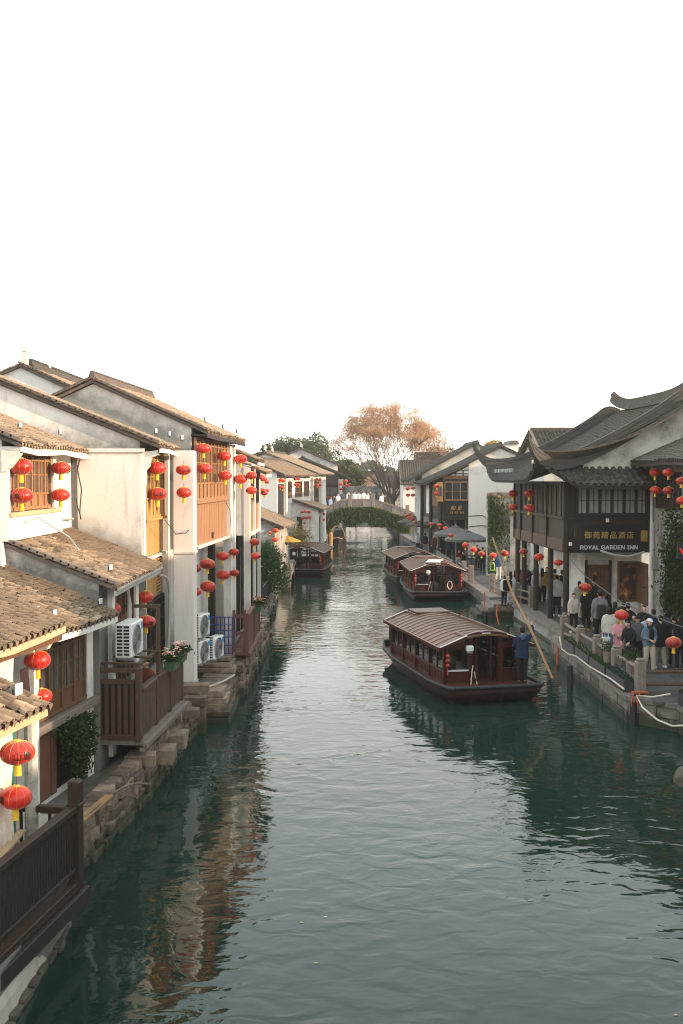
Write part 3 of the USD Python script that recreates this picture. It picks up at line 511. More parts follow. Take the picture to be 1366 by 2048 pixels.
for z in (.95, 1.15, 1.35):
    for (x0, x1, y0, y1) in ((-.25, .25, -.45, -.42), (-.25, .25, .42, .45), (-.28, -.25, -.45, .45), (.25, .28, -.45, .45)): MB(Fc).cbox(x0, x1, y0, y1, z - .05 + rnd.uniform(-.02, .02), z + .06, .008).build('slat', M['wood_pale'], t)
for x, y in ((-.24, -.4), (.24, -.4), (-.24, .4), (.24, .4)): part(t, 'corner_post', Fc, (x - .03, x + .03, y - .03, y + .03, .76, 1.42), M['wood_dark'])
for i in range(4): MB(Fc).beam((-.3 + .12 * i, -.55, 1.45 + .03 * i), (-.2 + .12 * i, .5, 1.47 + .03 * i), .10, .03).build('loose_plank', M['wood_pale'], t)
# --- timber deck with its railing
t = thing('deck', 'dark timber deck with a railing of thin balusters above the concrete wall', 'deck', (-4.3, 12.5, .7))
for i in range(34):
    s = -13.6 + i * .245; part(t, 'plank', N, (.25, 1.58, s + .006, s + .238, .66, .70 + rnd.uniform(0, .012)), M['wood_dark'])
part(t, 'fascia', N, (1.585, 1.66, -14, -5.3, .42, .66), M['wood_black'], .01)
part(t, 'edge_beam', N, (1.40, 1.56, -14, -5.35, .702, .78), M['wood_dark'], .008)
part(t, 'post', N, (1.40, 1.58, -5.50, -5.32, .40, 2.28), M['wood_dark'], .015)
part(t, 'post_cap', N, (1.385, 1.595, -5.515, -5.305, 1.90, 1.95), M['wood_dark'], .01)
part(t, 'post', N, (1.40, 1.58, -9.7, -9.52, .40, 2.28), M['wood_dark'], .015)
for a, b_ in ((-14, -9.7), (-9.52, -5.5)):
    part(t, 'handrail', N, (1.42, 1.56, a, b_, 1.83, 1.93), M['wood_dark'], .012); part(t, 'bottom_rail', N, (1.44, 1.54, a, b_, .93, 1.0), M['wood_black'], .008)
for i in range(62):
    s = -5.57 - i * .083
    if abs(s + 9.61) > .13: part(t, 'baluster', N, (1.472, 1.508, s - .016, s + .016, 1.0, 1.83), M['wood_black'])
part(t, 'return_rail', N, (.5, 1.40, -5.47, -5.35, 1.78, 1.88), M['wood_dark'], .01)
for x in (.62, .85, 1.08, 1.28): part(t, 'baluster', N, (x - .018, x + .018, -5.43, -5.39, .7, 1.78), M['wood_black'])
t = thing('concrete_wall', 'stained pale concrete quay wall under the timber deck', 'wall', (-4.2, 12, 0))
b = MB(); v = []
for k, (x, y) in enumerate([(-4.78, 6.5), (-4.42, 9), (-4.26, 11), (-4.2, 12.5), (-4.16, 13.6), (-4.2, 14.6)]):
    v += [(x + .06, y, -.4), (x + .02 + rnd.uniform(-.02, .02), y, .25), (x - .03, y, .5), (x - 1.2, y, .5), (x - 1.2, y, -.4)]
b.add(v, [(i * 5 + a, i * 5 + (a + 1) % 5, i * 5 + 5 + (a + 1) % 5, i * 5 + 5 + a) for i in range(5) for a in range(5)]); b.add(v[-5:], [(0, 1, 2, 3), (0, 2, 3, 4)])
b.build('wall_face', M['concrete'], t)
for i in range(16):
    y = 9 + i * .36; x = np.interp(y, [6.5, 9, 11, 12.5, 13.6, 14.6], [-4.78, -4.42, -4.26, -4.2, -4.16, -4.2]); m = MB(); jbox(m, x - .1, x + .11 + rnd.uniform(0, .05), y, y + .34, -.2, .04 + rnd.uniform(0, .05), .03); m.build('footing_stone', M['mud'], t)
# --- rubble bank
stone_wall('rubble_bank', 'brown rubble stone bank below the timber doors and the balcony', 'wall', [(-4.75, 14.95), (-4.45, 18), (-4.22, 20.3), (-4.02, 24.5), (-3.9, 27.2)], -.25, .92, .19, .42, M['stone_warm'], .07, .14, None, M['mud'], .03)
for (x, y, z, a, b_, c), l in zip([(-4.3, 20.9, .98, .5, .35, .3), (-4.1, 21.9, .82, .55, .5, .3), (-4.0, 23.3, .8, .45, .6, .35), (-4.1, 24.9, 1.0, .8, .35, .22), (-4.1, 26.2, .98, .85, .32, .2), (-4.1, 26.9, 1.18, .8, .3, .18)],
  ['pale broken block wedged under the near corner of the brown balcony', 'squared stone block propping the brown balcony, second from its near corner', 'dark rounded block propping the middle of the brown balcony', 'flat stone slab jutting out under the far corner of the brown balcony', 'lower of two long stone slabs jutting out before the white pier', 'upper of two long stone slabs jutting out before the white pier']):
    m = MB(); jbox(m, x - a / 2, x + a / 2 + .12, y - b_ / 2, y + b_ / 2, z - c, z, .04); one('stone_block', m, M['stone_warm'], l, 'stone', 'loose stone blocks of the left bank')
t = thing('creeper', 'leafy green creeper hanging over the brown doors of the low shop house', 'creeper', (-4.9, 19, .9)); r_ = np.random.default_rng(2); P = []
for k in range(70):
    s_ = r_.normal(-1.25, .42); z = 2.2 - abs(r_.normal(0, .15)); ln = r_.uniform(.3, 1.25) * math.exp(-((s_ + 1.25) / .75) ** 2)
    for u in np.arange(0, ln, .035): q = N @ np.array([-.38 + .16 * math.sin(u * 2.2) + r_.normal(0, .05), s_ + r_.normal(0, .05) + .06 * u, z - u, 1]); P.append(q[:3])
leaves_late = (t, P)
m = MB()
for i in range(6): m.tube([(-4.55, 15.9 + i * .05, .96), (-4.36 + .02 * i, 17.2, 1.02 + .012 * i), (-4.2, 18.3 + .25 * i, .98 - .05 * i), (-4.1 + .03 * i, 18.9 + .3 * i, .7 - .12 * (i % 3))], .009 + .004 * (i % 2), 5)
one('cable_bundle', m, M['wood_grey'], 'bundle of cables sagging along the rubble bank', 'cables')
one('split_bamboo', MB().beam((-4.52, 15.9, 1.0), (-4.22, 17.9, 1.03), .16, .03), M['bamboo'], 'split pale bamboo board lying on the rubble bank beside the cables', 'board')
# --- brown balcony
B = frame(-4.15, 20.5, -4)
t = thing('balcony', 'brown boarded balcony box overhanging the rubble bank', 'balcony', (-4.6, 22.3, 1.2))
part(t, 'floor', B, (-1.1, .02, 0, 3.85, 1.24, 1.34), M['wood_grey'])
for z, x in ((1.10, .06), (1.20, .12)): part(t, 'skirt_beam', B, (x - .1, x, -.02, 3.95, z, z + .09), M['wood_grey'], .01)
for s in (.06, 1.35, 2.6, 3.78): part(t, 'post', B, (-.10, .0, s - .06, s + .06, 1.34, 2.42 if s > 1 else 2.86), M['wood_balcony'], .008)
for s0, s1 in ((.12, 1.29), (1.41, 2.54), (2.66, 3.72)):
    boards(t, B, s0, s1, 1.40, 2.34, -.055, 9, M['wood_balcony']); part(t, 'rail', B, (-.12, .03, s0, s1, 2.34, 2.42), M['wood_balcony'], .01)
Bf = B @ frame(-1.05, .0, -90)
for s in (.05, 1.0): part(t, 'post', Bf, (-.02, .09, s - .055, s + .055, 1.34, 2.86), M['wood_balcony'], .008)
for z in (1.36, 2.52, 2.76): part(t, 'cross_rail', Bf, (.0, .06, .105, .945, z, z + .1), M['wood_balcony'], .006)
part(t, 'back_panel', Bf, (-.03, -.01, .1, .95, 1.4, 2.55), M['wood_dark'])
for i in range(6): part(t, 'slat', Bf, (.01, .04, .15 + i * .135, .23 + i * .135, 1.46, 2.52), M['wood_balcony'])
for x in (-.98, -.55, -.12): part(t, 'platform_beam', B, (x - .04, x + .04, -.02, 1.6, 2.86, 2.92), M['wood_balcony'])
for s in (-.02, .75, 1.5): part(t, 'platform_slat', B, (-1.05, .02, s, s + .1, 2.925, 2.96), M['wood_balcony'])
for x, y in ((-1.0, 1.6), (-.05, 1.6), (-1.0, 0.05)): part(t, 'frame_post', B, (x - .04, x + .04, y - .04, y + .04, 2.96 if y < 1 else 2.3, 3.9), M['wood_balcony'])
part(t, 'frame_top', B, (-1.04, -.01, 1.56, 1.64, 3.9, 3.97), M['wood_balcony'])
for z in (1.9, 2.2): part(t, 'middle_rail', B, (-1.05, -1.0, .0, 3.8, z, z + .08), M['wood_balcony'])
def air_con(label, Fm, w=.92, d=.36, hh=.78):
    """outdoor unit, fan towards the frame's +x, standing at its origin; returns the thing"""
    o = Fm[:3, 3]; t = thing('air_conditioner', label, 'air conditioner', o, 0, 'outdoor air conditioner units of the left houses')
    MB(Fm).cbox(0, d, 0, w, .06, hh, .025).build('casing', M['white_metal'], t)
    c = np.array([d + .004, w * .42, hh * .53]); a = np.linspace(0, 2 * np.pi, 25); ring = MB(Fm); ring.tube(np.stack([np.full(25, d + .006), c[1] + .31 * np.cos(a), c[2] + .31 * np.sin(a)], 1), .014, 6, cap=False)
    for r in (.07, .14, .21, .27): ring.tube(np.stack([np.full(25, d + .012), c[1] + r * np.cos(a), c[2] + r * np.sin(a)], 1), .004, 4, cap=False)
    for q in range(12): ring.beam((d + .01, c[1] + .03 * math.cos(q * .5236), c[2] + .03 * math.sin(q * .5236)), (d + .01, c[1] + .3 * math.cos(q * .5236), c[2] + .3 * math.sin(q * .5236)), .006, .006)
    g = ring.build('fan_grille', M['grey_metal'], t)
    k = MB(Fm); k.add(np.vstack([[(d + .002, c[1], c[2])], np.stack([np.full(24, d + .002), c[1] + .3 * np.cos(a[:24]), c[2] + .3 * np.sin(a[:24])], 1)]), [(0, i + 1, (i + 1) % 24 + 1) for i in range(24)]); k.build('fan_opening', M['grey_metal'], t)
    f = MB(Fm)
    for q in range(3):
        an = q * 2.094; pts = [(d + .005, c[1] + r * math.cos(an + o2), c[2] + r * math.sin(an + o2)) for r, o2 in ((.05, -.3), (.25, -.35), (.27, .25), (.05, .5))]; f.add(pts, [(0, 1, 2, 3)])
    f.build('fan_blade', M['dark_metal'], t)
    gr = MB(Fm)
    for i in range(9): gr.box(.05, d - .05, -.006, .0, .12 + i * .072, .12 + i * .072 + .045)
    gr.build('side_vent', M['black'], t); MB(Fm).box(.06 + (d - .12) / 2 - .012, .06 + (d - .12) / 2 + .012, -.012, 0, .08, hh - .04).build('vent_bar', M['white_metal'], t)
    MB(Fm).box(d, d + .005, w - .16, w - .04, hh - .2, hh - .06).build('sticker', M['sticker_blue'], t)
    b = MB(Fm); b.box(.04, d + .02, .1, .16, 0, .06); b.box(.04, d + .02, w - .16, w - .1, 0, .06); b.box(d - .12, d - .02, w, w + .05, .3, .5); b.build('foot', M['grey_metal'], t)
    return t
air_con('white outdoor air conditioner standing on top of the brown balcony', B @ frame(-.62, .22, 0, 2.95))
# --- flower boxes
def planter(label, p, rz, L_, cols, group='flower boxes on the left balconies', bloom=1):
    t = thing('flower_box', label, 'flower box', p, rz, group); Q = frame(p[0], p[1], rz, p[2])
    b = MB(Q); b.prism([(-.09, 0), (.09, 0), (.12, .2), (-.12, .2)], 0, L_); b.box(-.135, .135, -.015, L_ + .015, .19, .22); b.build('trough', M['terracotta'], t)
    V, n = [], 0; lf = MB(Q)
    def leafq(c, s, dd):
        a = rng.normal(size=3); a /= np.linalg.norm(a); d2 = np.cross(a, rng.normal(size=3)); d2 /= np.linalg.norm(d2); return [c - a * s, c + d2 * s * .5, c + a * s, c - d2 * s * .5]
    for i in range(260): lf.add(leafq(np.array([rng.normal(0, .10), rng.uniform(-.03, L_ + .03), .22 + abs(rng.normal(0, .09))]), .05, 0), [(0, 1, 2, 3)])
    lf.build('leaves', M['leaf'], t, kind='stuff')
    for i in range(int(34 * bloom)):
        c = np.array([rng.normal(0, .09), rng.uniform(0, L_), .34 + rng.uniform(0, .14)]); m = MB(Q); s = rng.uniform(.028, .045)
        for q in range(6):
            an = q * 1.047; m.add([c, c + (s * math.cos(an), s * math.sin(an), s * .5), c + (1.2 * s * math.cos(an + .5), 1.2 * s * math.sin(an + .5), s * .25), c + (s * math.cos(an + 1.0), s * math.sin(an + 1.0), s * .5)], [(0, 1, 2, 3)])
        m.build('flower', fabric(cols[i % len(cols)], .6), t)
pk = [(.75, .45, .36), (.80, .62, .52), (.78, .40, .30), (.80, .48, .08)]
planter('green box of pink and cream flowers on the brown balcony rail, nearer one', tuple((B @ np.array([.06, 2.15, 2.36, 1]))[:3]), -4, .6, pk)
planter('green box of pink flowers on the brown balcony rail, at its far corner', tuple((B @ np.array([.02, 3.1, 2.36, 1]))[:3]), -4, .6, [pk[0], pk[1]])
# --- second house: low roof with white gable
h = thing('tiled_house', 'single storey white gabled house whose roof meets the window bay sill', 'house', (-6.5, 22.5, .7))
roof(h, I4, 20.35, 25.45, -4.62, 4.55, -7.0, 5.5, M['tile_warm'], .135, .205, n_ind=260, eave_mat=M['pipe'])
MB().prism([(-5.0, .7), (-5.0, 4.61), (-7.0, 5.41), (-9, 5.41), (-9, .7)], 20.45, 25.4).build('wall', M['gable_b'], h)
verge(h, I4, 20.42, -4.62, 4.55, -7.0, 5.5)
for s, x1 in ((23.5, -4.86), (21.2, -4.9)): part(h, 'pillar', I4, (-5.05, x1, s, s + .3, .8, 4.5), M['plaster_clean'])
part(h, 'timber_wall', I4, (-5.0, -4.95, 21.55, 23.45, 2.2, 4.4), M['wood_dark'])
for i in range(5): part(h, 'timber_stud', I4, (-4.95, -4.90, 21.6 + i * .44, 21.68 + i * .44, 2.2, 4.4), M['wood_brown'])
for z in (2.9, 3.6): part(h, 'timber_rail', I4, (-4.95, -4.915, 21.55, 23.45, z, z + .1), M['wood_brown'])
MB().tube([(-4.75, 21.0, 4.35), (-4.72, 21.3, 4.5), (-4.7, 21.8, 4.45), (-4.7, 22.0, 4.0), (-4.72, 22.05, 2.8)], .05, 8).build('downpipe', M['pipe'], h)
MB().beam((-4.62, 20.4, 4.5), (-4.62, 25.4, 4.5), .1, .05).build('gutter', M['pipe'], h)
floodlight(220, 1136, 9, 20.9, 'floodlight near the gable end of the single storey white gabled house', -20)
m = MB(); m.tube([(-6.9, 20.9, 5.75), (-6.5, 21.3, 5.95), (-5.9, 21.6, 5.5), (-5.6, 21.2, 5.25)], .018, 5); m.tube([(-6.85, 21, 5.8), (-6.85, 23, 5.85), (-6.8, 25.2, 5.75)], .03, 5)
one('pipe_run', m, M['pipe'], 'pale pipes lying along the top of the single storey roof', 'pipe')
# --- window bay wing
h = thing('bay_house', 'white upper storey with a brown window bay under a small tiled roof', 'house', (-8, 22.8, .7))
MB().box(-12, -6.9, 20.2, 25.42, .7, 7.42).build('wall', M['plaster_clean'], h)
MB().prism([(-6.9, 7.42), (-6.9, 7.57), (-11, 9.26), (-12, 9.26), (-12, 7.42)], 20.25, 25.42).build('gable', M['plaster'], h)
roof(h, I4, 20.2, 25.44, -6.48, 7.48, -11, 9.35, M['tile_warm'], .14, .205, n_ind=200, eave_mat=M['trim'])
verge(h, I4, 20.18, -6.48, 7.48, -11, 9.35)
window_band(h, I4, 20.5, 23.4, 6.1, 7.36, -6.88, 6, .22, M['wood_panel'], M['glass_green'], 2, transom=.12)
part(h, 'sill', I4, (-6.9, -6.72, 20.3, 23.95, 5.98, 6.08), M['wood_pale'], .01)
part(h, 'plinth', I4, (-6.9, -6.76, 20.3, 24.1, 5.5, 5.98), M['plaster_clean'])
part(h, 'pilaster', I4, (-6.9, -6.79, 23.5, 23.72, 5.5, 7.40), M['plaster_clean'])
part(h, 'pilaster', I4, (-6.9, -6.79, 20.21, 20.42, 5.5, 7.40), M['plaster_clean'])
MB().prism([(-6.88, 7.35), (-6.52, 7.35), (-6.52, 7.27), (-6.72, 7.0), (-6.88, 6.9)], 20.16, 20.4).build('corbel', M['plaster_clean'], h)
part(h, 'eave_band', I4, (-6.9, -6.5, 20.2, 25.42, 7.36, 7.43), M['trim'])
for (px, py, w, Y, l) in ((39, 851, 8.5, 22.0, 'floodlight on the small roof over the window bay, near one'), (120, 864, 7.5, 24.4, 'floodlight on the small roof over the window bay, far one')): floodlight(px, py, w, Y, l, -15)
m = MB(); m.tube([(-6.5, 24.9, 7.4), (-6.62, 25.0, 7.0), (-6.55, 25.1, 6.5), (-6.6, 25.1, 5.9), (-6.55, 25.0, 5.75)], .018, 5); m.tube([(-6.55, 25, 5.8), (-6.5, 24.5, 6.1), (-6.45, 24.2, 6.3)], .014, 5); m.tube([(-6.5, 24.9, 7.35), (-6.45, 24.4, 7.1), (-6.6, 24.0, 6.9)], .014, 5)
one('wall_cable', m, M['cable'], 'black cable running down the white wall corner beside the window bay', 'cable')
# --- main house with the big gable
h = thing('main_house', 'big white gabled house with honey coloured wood panels and a tall white pier', 'house', (-7, 27, .7))
MB().prism([(-5.16, .7), (-5.16, 7.73), (-13, 10.87), (-13, .7)], 25.5, 28.98).build('wall', M['gable_a'], h)
part(h, 'moulding', I4, (-6.75, -5.02, 25.42, 25.5, 7.44, 7.54), M['trim'], .01)
part(h, 'fresh_wall', I4, (-6.75, -5.12, 25.475, 25.5, 4.3, 7.44), M['wall_d'])
roof(h, I4, 25.44, 28.75, -4.66, 7.62, -13, 10.96, M['tile_warm'], .14, .21, n_ind=220, eave_mat=M['trim'])
verge(h, I4, 25.46, -4.66, 7.62, -13, 10.96)
part(h, 'pilaster', I4, (-5.16, -5.06, 25.49, 25.75, .8, 7.44), M['plaster_clean'])
MB().prism([(-5.12, 7.44), (-4.7, 7.5), (-4.7, 7.38), (-4.9, 7.3), (-4.92, 7.1), (-5.02, 6.98), (-5.02, 6.6), (-5.12, 6.6)], 25.53, 25.72).build('corbel', M['plaster_clean'], h)
window_band(h, I4, 25.82, 28.5, 5.72, 7.5, -5.13, 5, .26, M['wood_honey'], M['glass'], 3, transom=.14)
part(h, 'sill', I4, (-5.16, -5.0, 25.78, 28.55, 5.64, 5.72), M['wood_honey'], .01)
boards(h, I4, 25.78, 28.52, 4.72, 5.64, -5.15, 16, M['wood_honey'], 'panel_board')
MB().beam((-5.09, 25.77, 4.66), (-5.09, 28.6, 4.66), .12, .07).build('band', M['trim'], h)
boards(h, I4, 25.78, 27.5, 3.55, 4.62, -5.15, 10, M['wood_honey'], 'panel_board')
b = MB()
for i in range(11): b.beam((-5.12, 27.55, 3.62 + i * .09), (-5.12, 28.4, 3.62 + i * .09), .03, .06, up=(.6, 0, 1))
b.build('louvre', M['wood_honey'], h)
window_band(h, I4, 25.8, 28.5, 1.75, 3.5, -5.15, 5, .25, M['wood_dark'], M['glass'], 2, transom=.2)
part(h, 'pilaster', I4, (-5.16, -4.98, 28.6, 28.9, 1.2, 7.6), M['plaster_clean'])
part(h, 'pier', I4, (-4.70, -4.12, 27.8, 28.3, 1.05, 7.55), M['plaster_clean'], .015)
part(h, 'pier_base', I4, (-4.73, -4.09, 27.77, 28.33, .72, 1.05), M['plaster_bad'], .015)
part(h, 'pier_band', I4, (-4.73, -4.09, 27.76, 28.34, 4.66, 4.74), M['trim'], .01)
MB().tube([(-4.9, 27.0, 4.15), (-4.8, 27.3, 4.05), (-4.78, 27.6, 3.6), (-4.8, 27.7, 2.9), (-4.85, 27.7, 2.0), (-4.95, 27.6, 1.6)], .04, 8).build('hose', M['pipe'], h)
for i, (px, py, Y) in enumerate(((311, 863, 26.2), (338, 868, 27.3), (363, 876, 28.2))): floodlight(px, py, 7.5, Y, ['floodlight on the big gabled roof, nearest of three along its eave', 'floodlight on the big gabled roof, middle of three along its eave', 'floodlight on the big gabled roof, farthest of three along its eave'][i], -15)
# --- next house: brown boarded upper storey
F4 = frame(-4.32, 28.7, -3.4)
h = thing('boarded_house', 'white gabled house with a russet boarded upper storey above white ground floor', 'house', (-6, 32, .7))
MB(F4).prism([(-.06, 4.7), (-.06, 8.25), (-2.95, 9.53), (-6, 8.17), (-6, 4.7)], .3, 6.7).build('upper_wall', M['gable_c'], h)
MB(F4).box(-6, -.62, .0, 6.7, .7, 4.7).build('ground_wall', M['plaster_clean'], h)
roof(h, F4, .2, 7.2, .42, 8.12, -2.95, 9.62, M['tile_warm'], .15, .22, n_ind=200, eave_mat=M['wood_dark'])
roof(h, F4, .2, 7.2, -6.3, 8.12, -2.95, 9.62, M['tile_warm'], .15, .22, n_ind=0, name='rear_roof')
verge(h, F4, .24, .42, 8.12, -2.95, 9.62); verge(h, F4, .24, -6.3, 8.12, -2.95, 9.62)
ridge(h, F4, .15, 7.2, -2.95, 9.66, M['verge'], .26, .24)
MB(F4).box(-.06, .42, .25, 7.15, 8.0, 8.06).build('soffit', M['wood_dark'], h)
window_band(h, F4, .35, 5.6, 6.12, 7.98, .0, 9, .24, M['wood_panel'], M['glass_green'], 3, transom=.14)
part(h, 'sill', F4, (-.02, .12, .3, 5.65, 6.02, 6.12), M['wood_panel'], .01)
boards(h, F4, .34, 5.62, 4.8, 6.02, -.01, 22, M['wood_panel'], 'panel_board', .004)
part(h, 'band', F4, (-.02, .14, .3, 5.7, 4.70, 4.79), M['trim'], .01)
part(h, 'vent_hole', F4, (.02, .045, 2.9, 3.15, 4.86, 5.06), M['wood_black'])
for s0, s1 in ((5.7, 6.05), (6.45, 6.75)): part(h, 'pilaster', F4, (-.1, .16, s0, s1, .9, 7.95), M['plaster_clean'])
part(h, 'infill_wall', F4, (-.1, .0, 6.05, 6.45, .9, 7.9), M['plaster_old'])
for s in (.5, 4.4): part(h, 'column', F4, (-.4, -.18, s, s + .24, .9, 4.7), M['wood_dark'], .03)
lat = MB(F4); lat.box(-.6, -.54, .7, 2.5, 3.7, 3.85); lat.box(-.6, -.54, 2.4, 2.52, 1.2, 3.7); lat.box(-.6, -.54, .7, .8, 1.2, 3.7)
for i in range(9): lat.box(-.59, -.56, .85 + i * .18, .875 + i * .18, 1.2, 3.7)
for i in range(12): lat.box(-.585, -.565, .8, 2.4, 1.3 + i * (.09 if i % 4 < 2 else .2), 1.325 + i * (.09 if i % 4 < 2 else .2))
lat.build('lattice_door', M['wood_black'], h)
for i, (px, py, Y) in enumerate(((410, 838, 30.5), (446, 853, 32.5), (474, 862, 34.6))): floodlight(px, py, 6.5, Y, ['floodlight on the boarded house roof, nearest of three', 'floodlight on the boarded house roof, middle of three', 'floodlight on the boarded house roof, farthest of three'][i], -15)
air_con('white outdoor unit on top of a stacked pair beside the tall pier', frame(-4.36, 28.55, -14, 2.12), .8, .3, .7)
air_con('white outdoor unit at the bottom of the stacked pair beside the tall pier', frame(-4.36, 28.55, -14, 1.36), .8, .3, .7)
air_con('white outdoor unit standing in front of the stacked pair', frame(-4.05, 29.35, -14, 1.34), .8, .3, .7)
t = thing('blue_fence', 'blue painted steel grid fence on the stone landing', 'fence', (-3.75, 31.0, 1.25)); Q = frame(-4.15, 31, -90)
for s in np.linspace(0, .74, 7): MB(Q).tube([(0, s, 1.26), (0, s, 2.46)], .016, 6).build('upright', M['blue_paint'], t)
for z in (1.3, 1.55, 1.82, 2.02, 2.2, 2.43): MB(Q).tube([(.02, -.03, z), (.02, .77, z)], .014, 6).build('crossbar', M['blue_paint'], t)
# landing of stone slabs
t = thing('stone_landing', 'stepped landing of long stone slabs going down to the water below the white pier', 'steps', (-3.6, 29, 0))
for k, (x0, x1, y0, y1, z0, z1) in enumerate([(-4.2, -3.12, 27.35, 30.6, -.3, .12), (-4.15, -3.14, 27.4, 30.6, .13, .30), (-4.2, -3.2, 27.5, 30.6, .31, .47), (-4.2, -3.25, 27.6, 30.6, .48, .64), (-4.2, -3.35, 27.7, 30.6, .65, .82), (-4.4, -3.32, 30.2, 33, .83, .97), (-4.4, -3.36, 30.3, 33, .98, 1.11), (-4.4, -3.4, 30.5, 33, 1.12, 1.25)]):
    for a in range(3):
        m = MB(); jbox(m, x0, x1 + rnd.uniform(-.05, .08), y0 + (y1 - y0) * a / 3 + .01, y0 + (y1 - y0) * (a + 1) / 3 - .01, z0, z1, .02); m.build('slab', M['stone_warm'], t)
m = MB(); m.tube([(-4.1, 27.9, .95), (-3.8, 28.0, .86), (-3.4, 28.6, .92), (-3.2, 29.6, .9)], .03, 6); one('pipe_run', m, M['pipe'], 'pale pipe bent over the stone landing below the white pier', 'pipe')
one('stone_post', MB().cbox(-3.98, -3.62, 26.2, 26.5, -.4, .78, .03), M['stone_warm'], 'squat square stone post standing in the water below the balcony', 'post')
# red brown balcony over the water
t = thing('balcony', 'red brown slatted balcony above the water in front of the boarded house', 'balcony', (-3.2, 33.5, 1.2)); Q = frame(-2.95, 31.4, 0)
part(t, 'floor', Q, (-.5, .02, 0, 4.6, 1.16, 1.26), M['red_brown'])
for s in (.05, 2.3, 4.55): part(t, 'post', Q, (-.09, .0, s - .05, s + .05, 1.26, 2.5), M['red_brown'])
for a, b_ in ((.1, 2.25), (2.35, 4.5)):
    boards(t, Q, a, b_, 1.28, 2.38, -.06, 13, M['red_brown'], 'slat', .03); part(t, 'rail', Q, (-.1, .02, a, b_, 2.38, 2.46), M['red_brown'])
for x in (-.46, -.12): part(t, 'post', Q, (x - .04, x + .04, -.02, .05, 1.26, 2.6), M['red_brown'])
for z in (1.4, 1.8, 2.35): part(t, 'cross_rail', Q, (-.46, -.08, .0, .04, z, z + .12), M['red_brown'])
part(t, 'skirt', Q, (.02, .06, 0, 4.6, 1.12, 1.24), M['red_brown'])
planter('green box of orange flowers hung on the red brown balcony', (-2.86, 33.9, 2.2), 0, .7, [(.8, .4, .1), (.75, .3, .15)], bloom=.7)
stone_wall('rubble_bank', 'rough stone bank below the red brown balcony', 'wall', [(-3.08, 30.7), (-3.05, 36.5), (-2.98, 41), (-3.6, 42)], -.3, 1.0, .26, .6, M['stone_warm'], .08, .12, None, M['mud'], .04)
# --- narrow white house with pilasters
F5 = frame(-3.42, 36.0, -.5)
h = thing('pilaster_house', 'narrow white house with tall pilasters and one boarded window beyond the russet house', 'house', (-5, 39, .7))
MB(F5).box(-5, -.05, 0, 4.3, 4.7, 7.3).build('upper_wall', M['plaster'], h); MB(F5).box(-5, -.5, 0.05, 4.3, .7, 4.7).build('ground_wall', M['plaster_clean'], h)
roof(h, F5, -.1, 2.2, .42, 7.42, -4, 9.1, M['tile_warm'], .17, .23, n_ind=60, eave_mat=M['trim']); roof(h, F5, 2.22, 4.7, .5, 7.0, -4, 8.7, M['tile_warm'], .17, .23, n_ind=60, eave_mat=M['trim'])
for s0 in (-.02, 2.0, 4.0): part(h, 'pilaster', F5, (-.12, .10, s0, s0 + .3, .9, 7.2), M['plaster_clean'])
window_band(h, F5, .32, 1.96, 5.9, 7.2, .0, 3, .25, M['wood_brown'], M['glass'], 2); boards(h, F5, .32, 1.96, 4.8, 5.88, -.01, 8, M['wood_panel'], 'panel_board', .004)
part(h, 'band', F5, (-.02, .15, .3, 4.0, 4.68, 4.78), M['trim']); window_band(h, F5, 2.34, 3.96, 5.8, 6.9, .0, 3, .25, M['wood_dark'], M['glass'], 2)
boards(h, F5, 2.34, 3.96, 4.8, 5.78, -.01, 8, M['wood_panel'], 'panel_board', .004)
boards(h, F5, .35, 1.95, .9, 4.6, -.5, 12, M['wood_dark'], 'ground_board')
boards(h, F5, 2.35, 3.95, .9, 4.6, -.5, 12, M['wood_dark'], 'ground_board')
for s in (.5, 1.3, 3.0): part(h, 'column', F5, (-.2, .06, s, s + .25, .9, 4.68), M['wood_dark'], .03)
# --- house behind with the ridge ornament
h = thing('rear_house', 'white gabled house behind the others with an ornamented ridge end', 'house', (-13, 37, .7))
MB().prism([(-8, .7), (-8, 9.16), (-11.3, 10.66), (-15, 9.12), (-15, .7)], 35.2, 44).build('wall', M['plaster'], h)
roof(h, I4, 35.1, 44, -7.6, 9.05, -11.3, 10.75, M['tile_warm'], .17, .23, n_ind=60); roof(h, I4, 35.1, 44, -15.3, 9.05, -11.3, 10.75, M['tile_warm'], .17, .23, n_ind=0, name='rear_roof')
verge(h, I4, 35.15, -7.6, 9.05, -11.3, 10.75); ridge(h, I4, 36.3, 44, -11.3, 10.8, M['ridge_grey'], .34, .28); finial(h, I4, -11.3, 35.7, 10.8, 1.0, -1, M['trim']); finial(h, I4, -11.3, 38.6, 10.8, .7, 1, M['trim'])
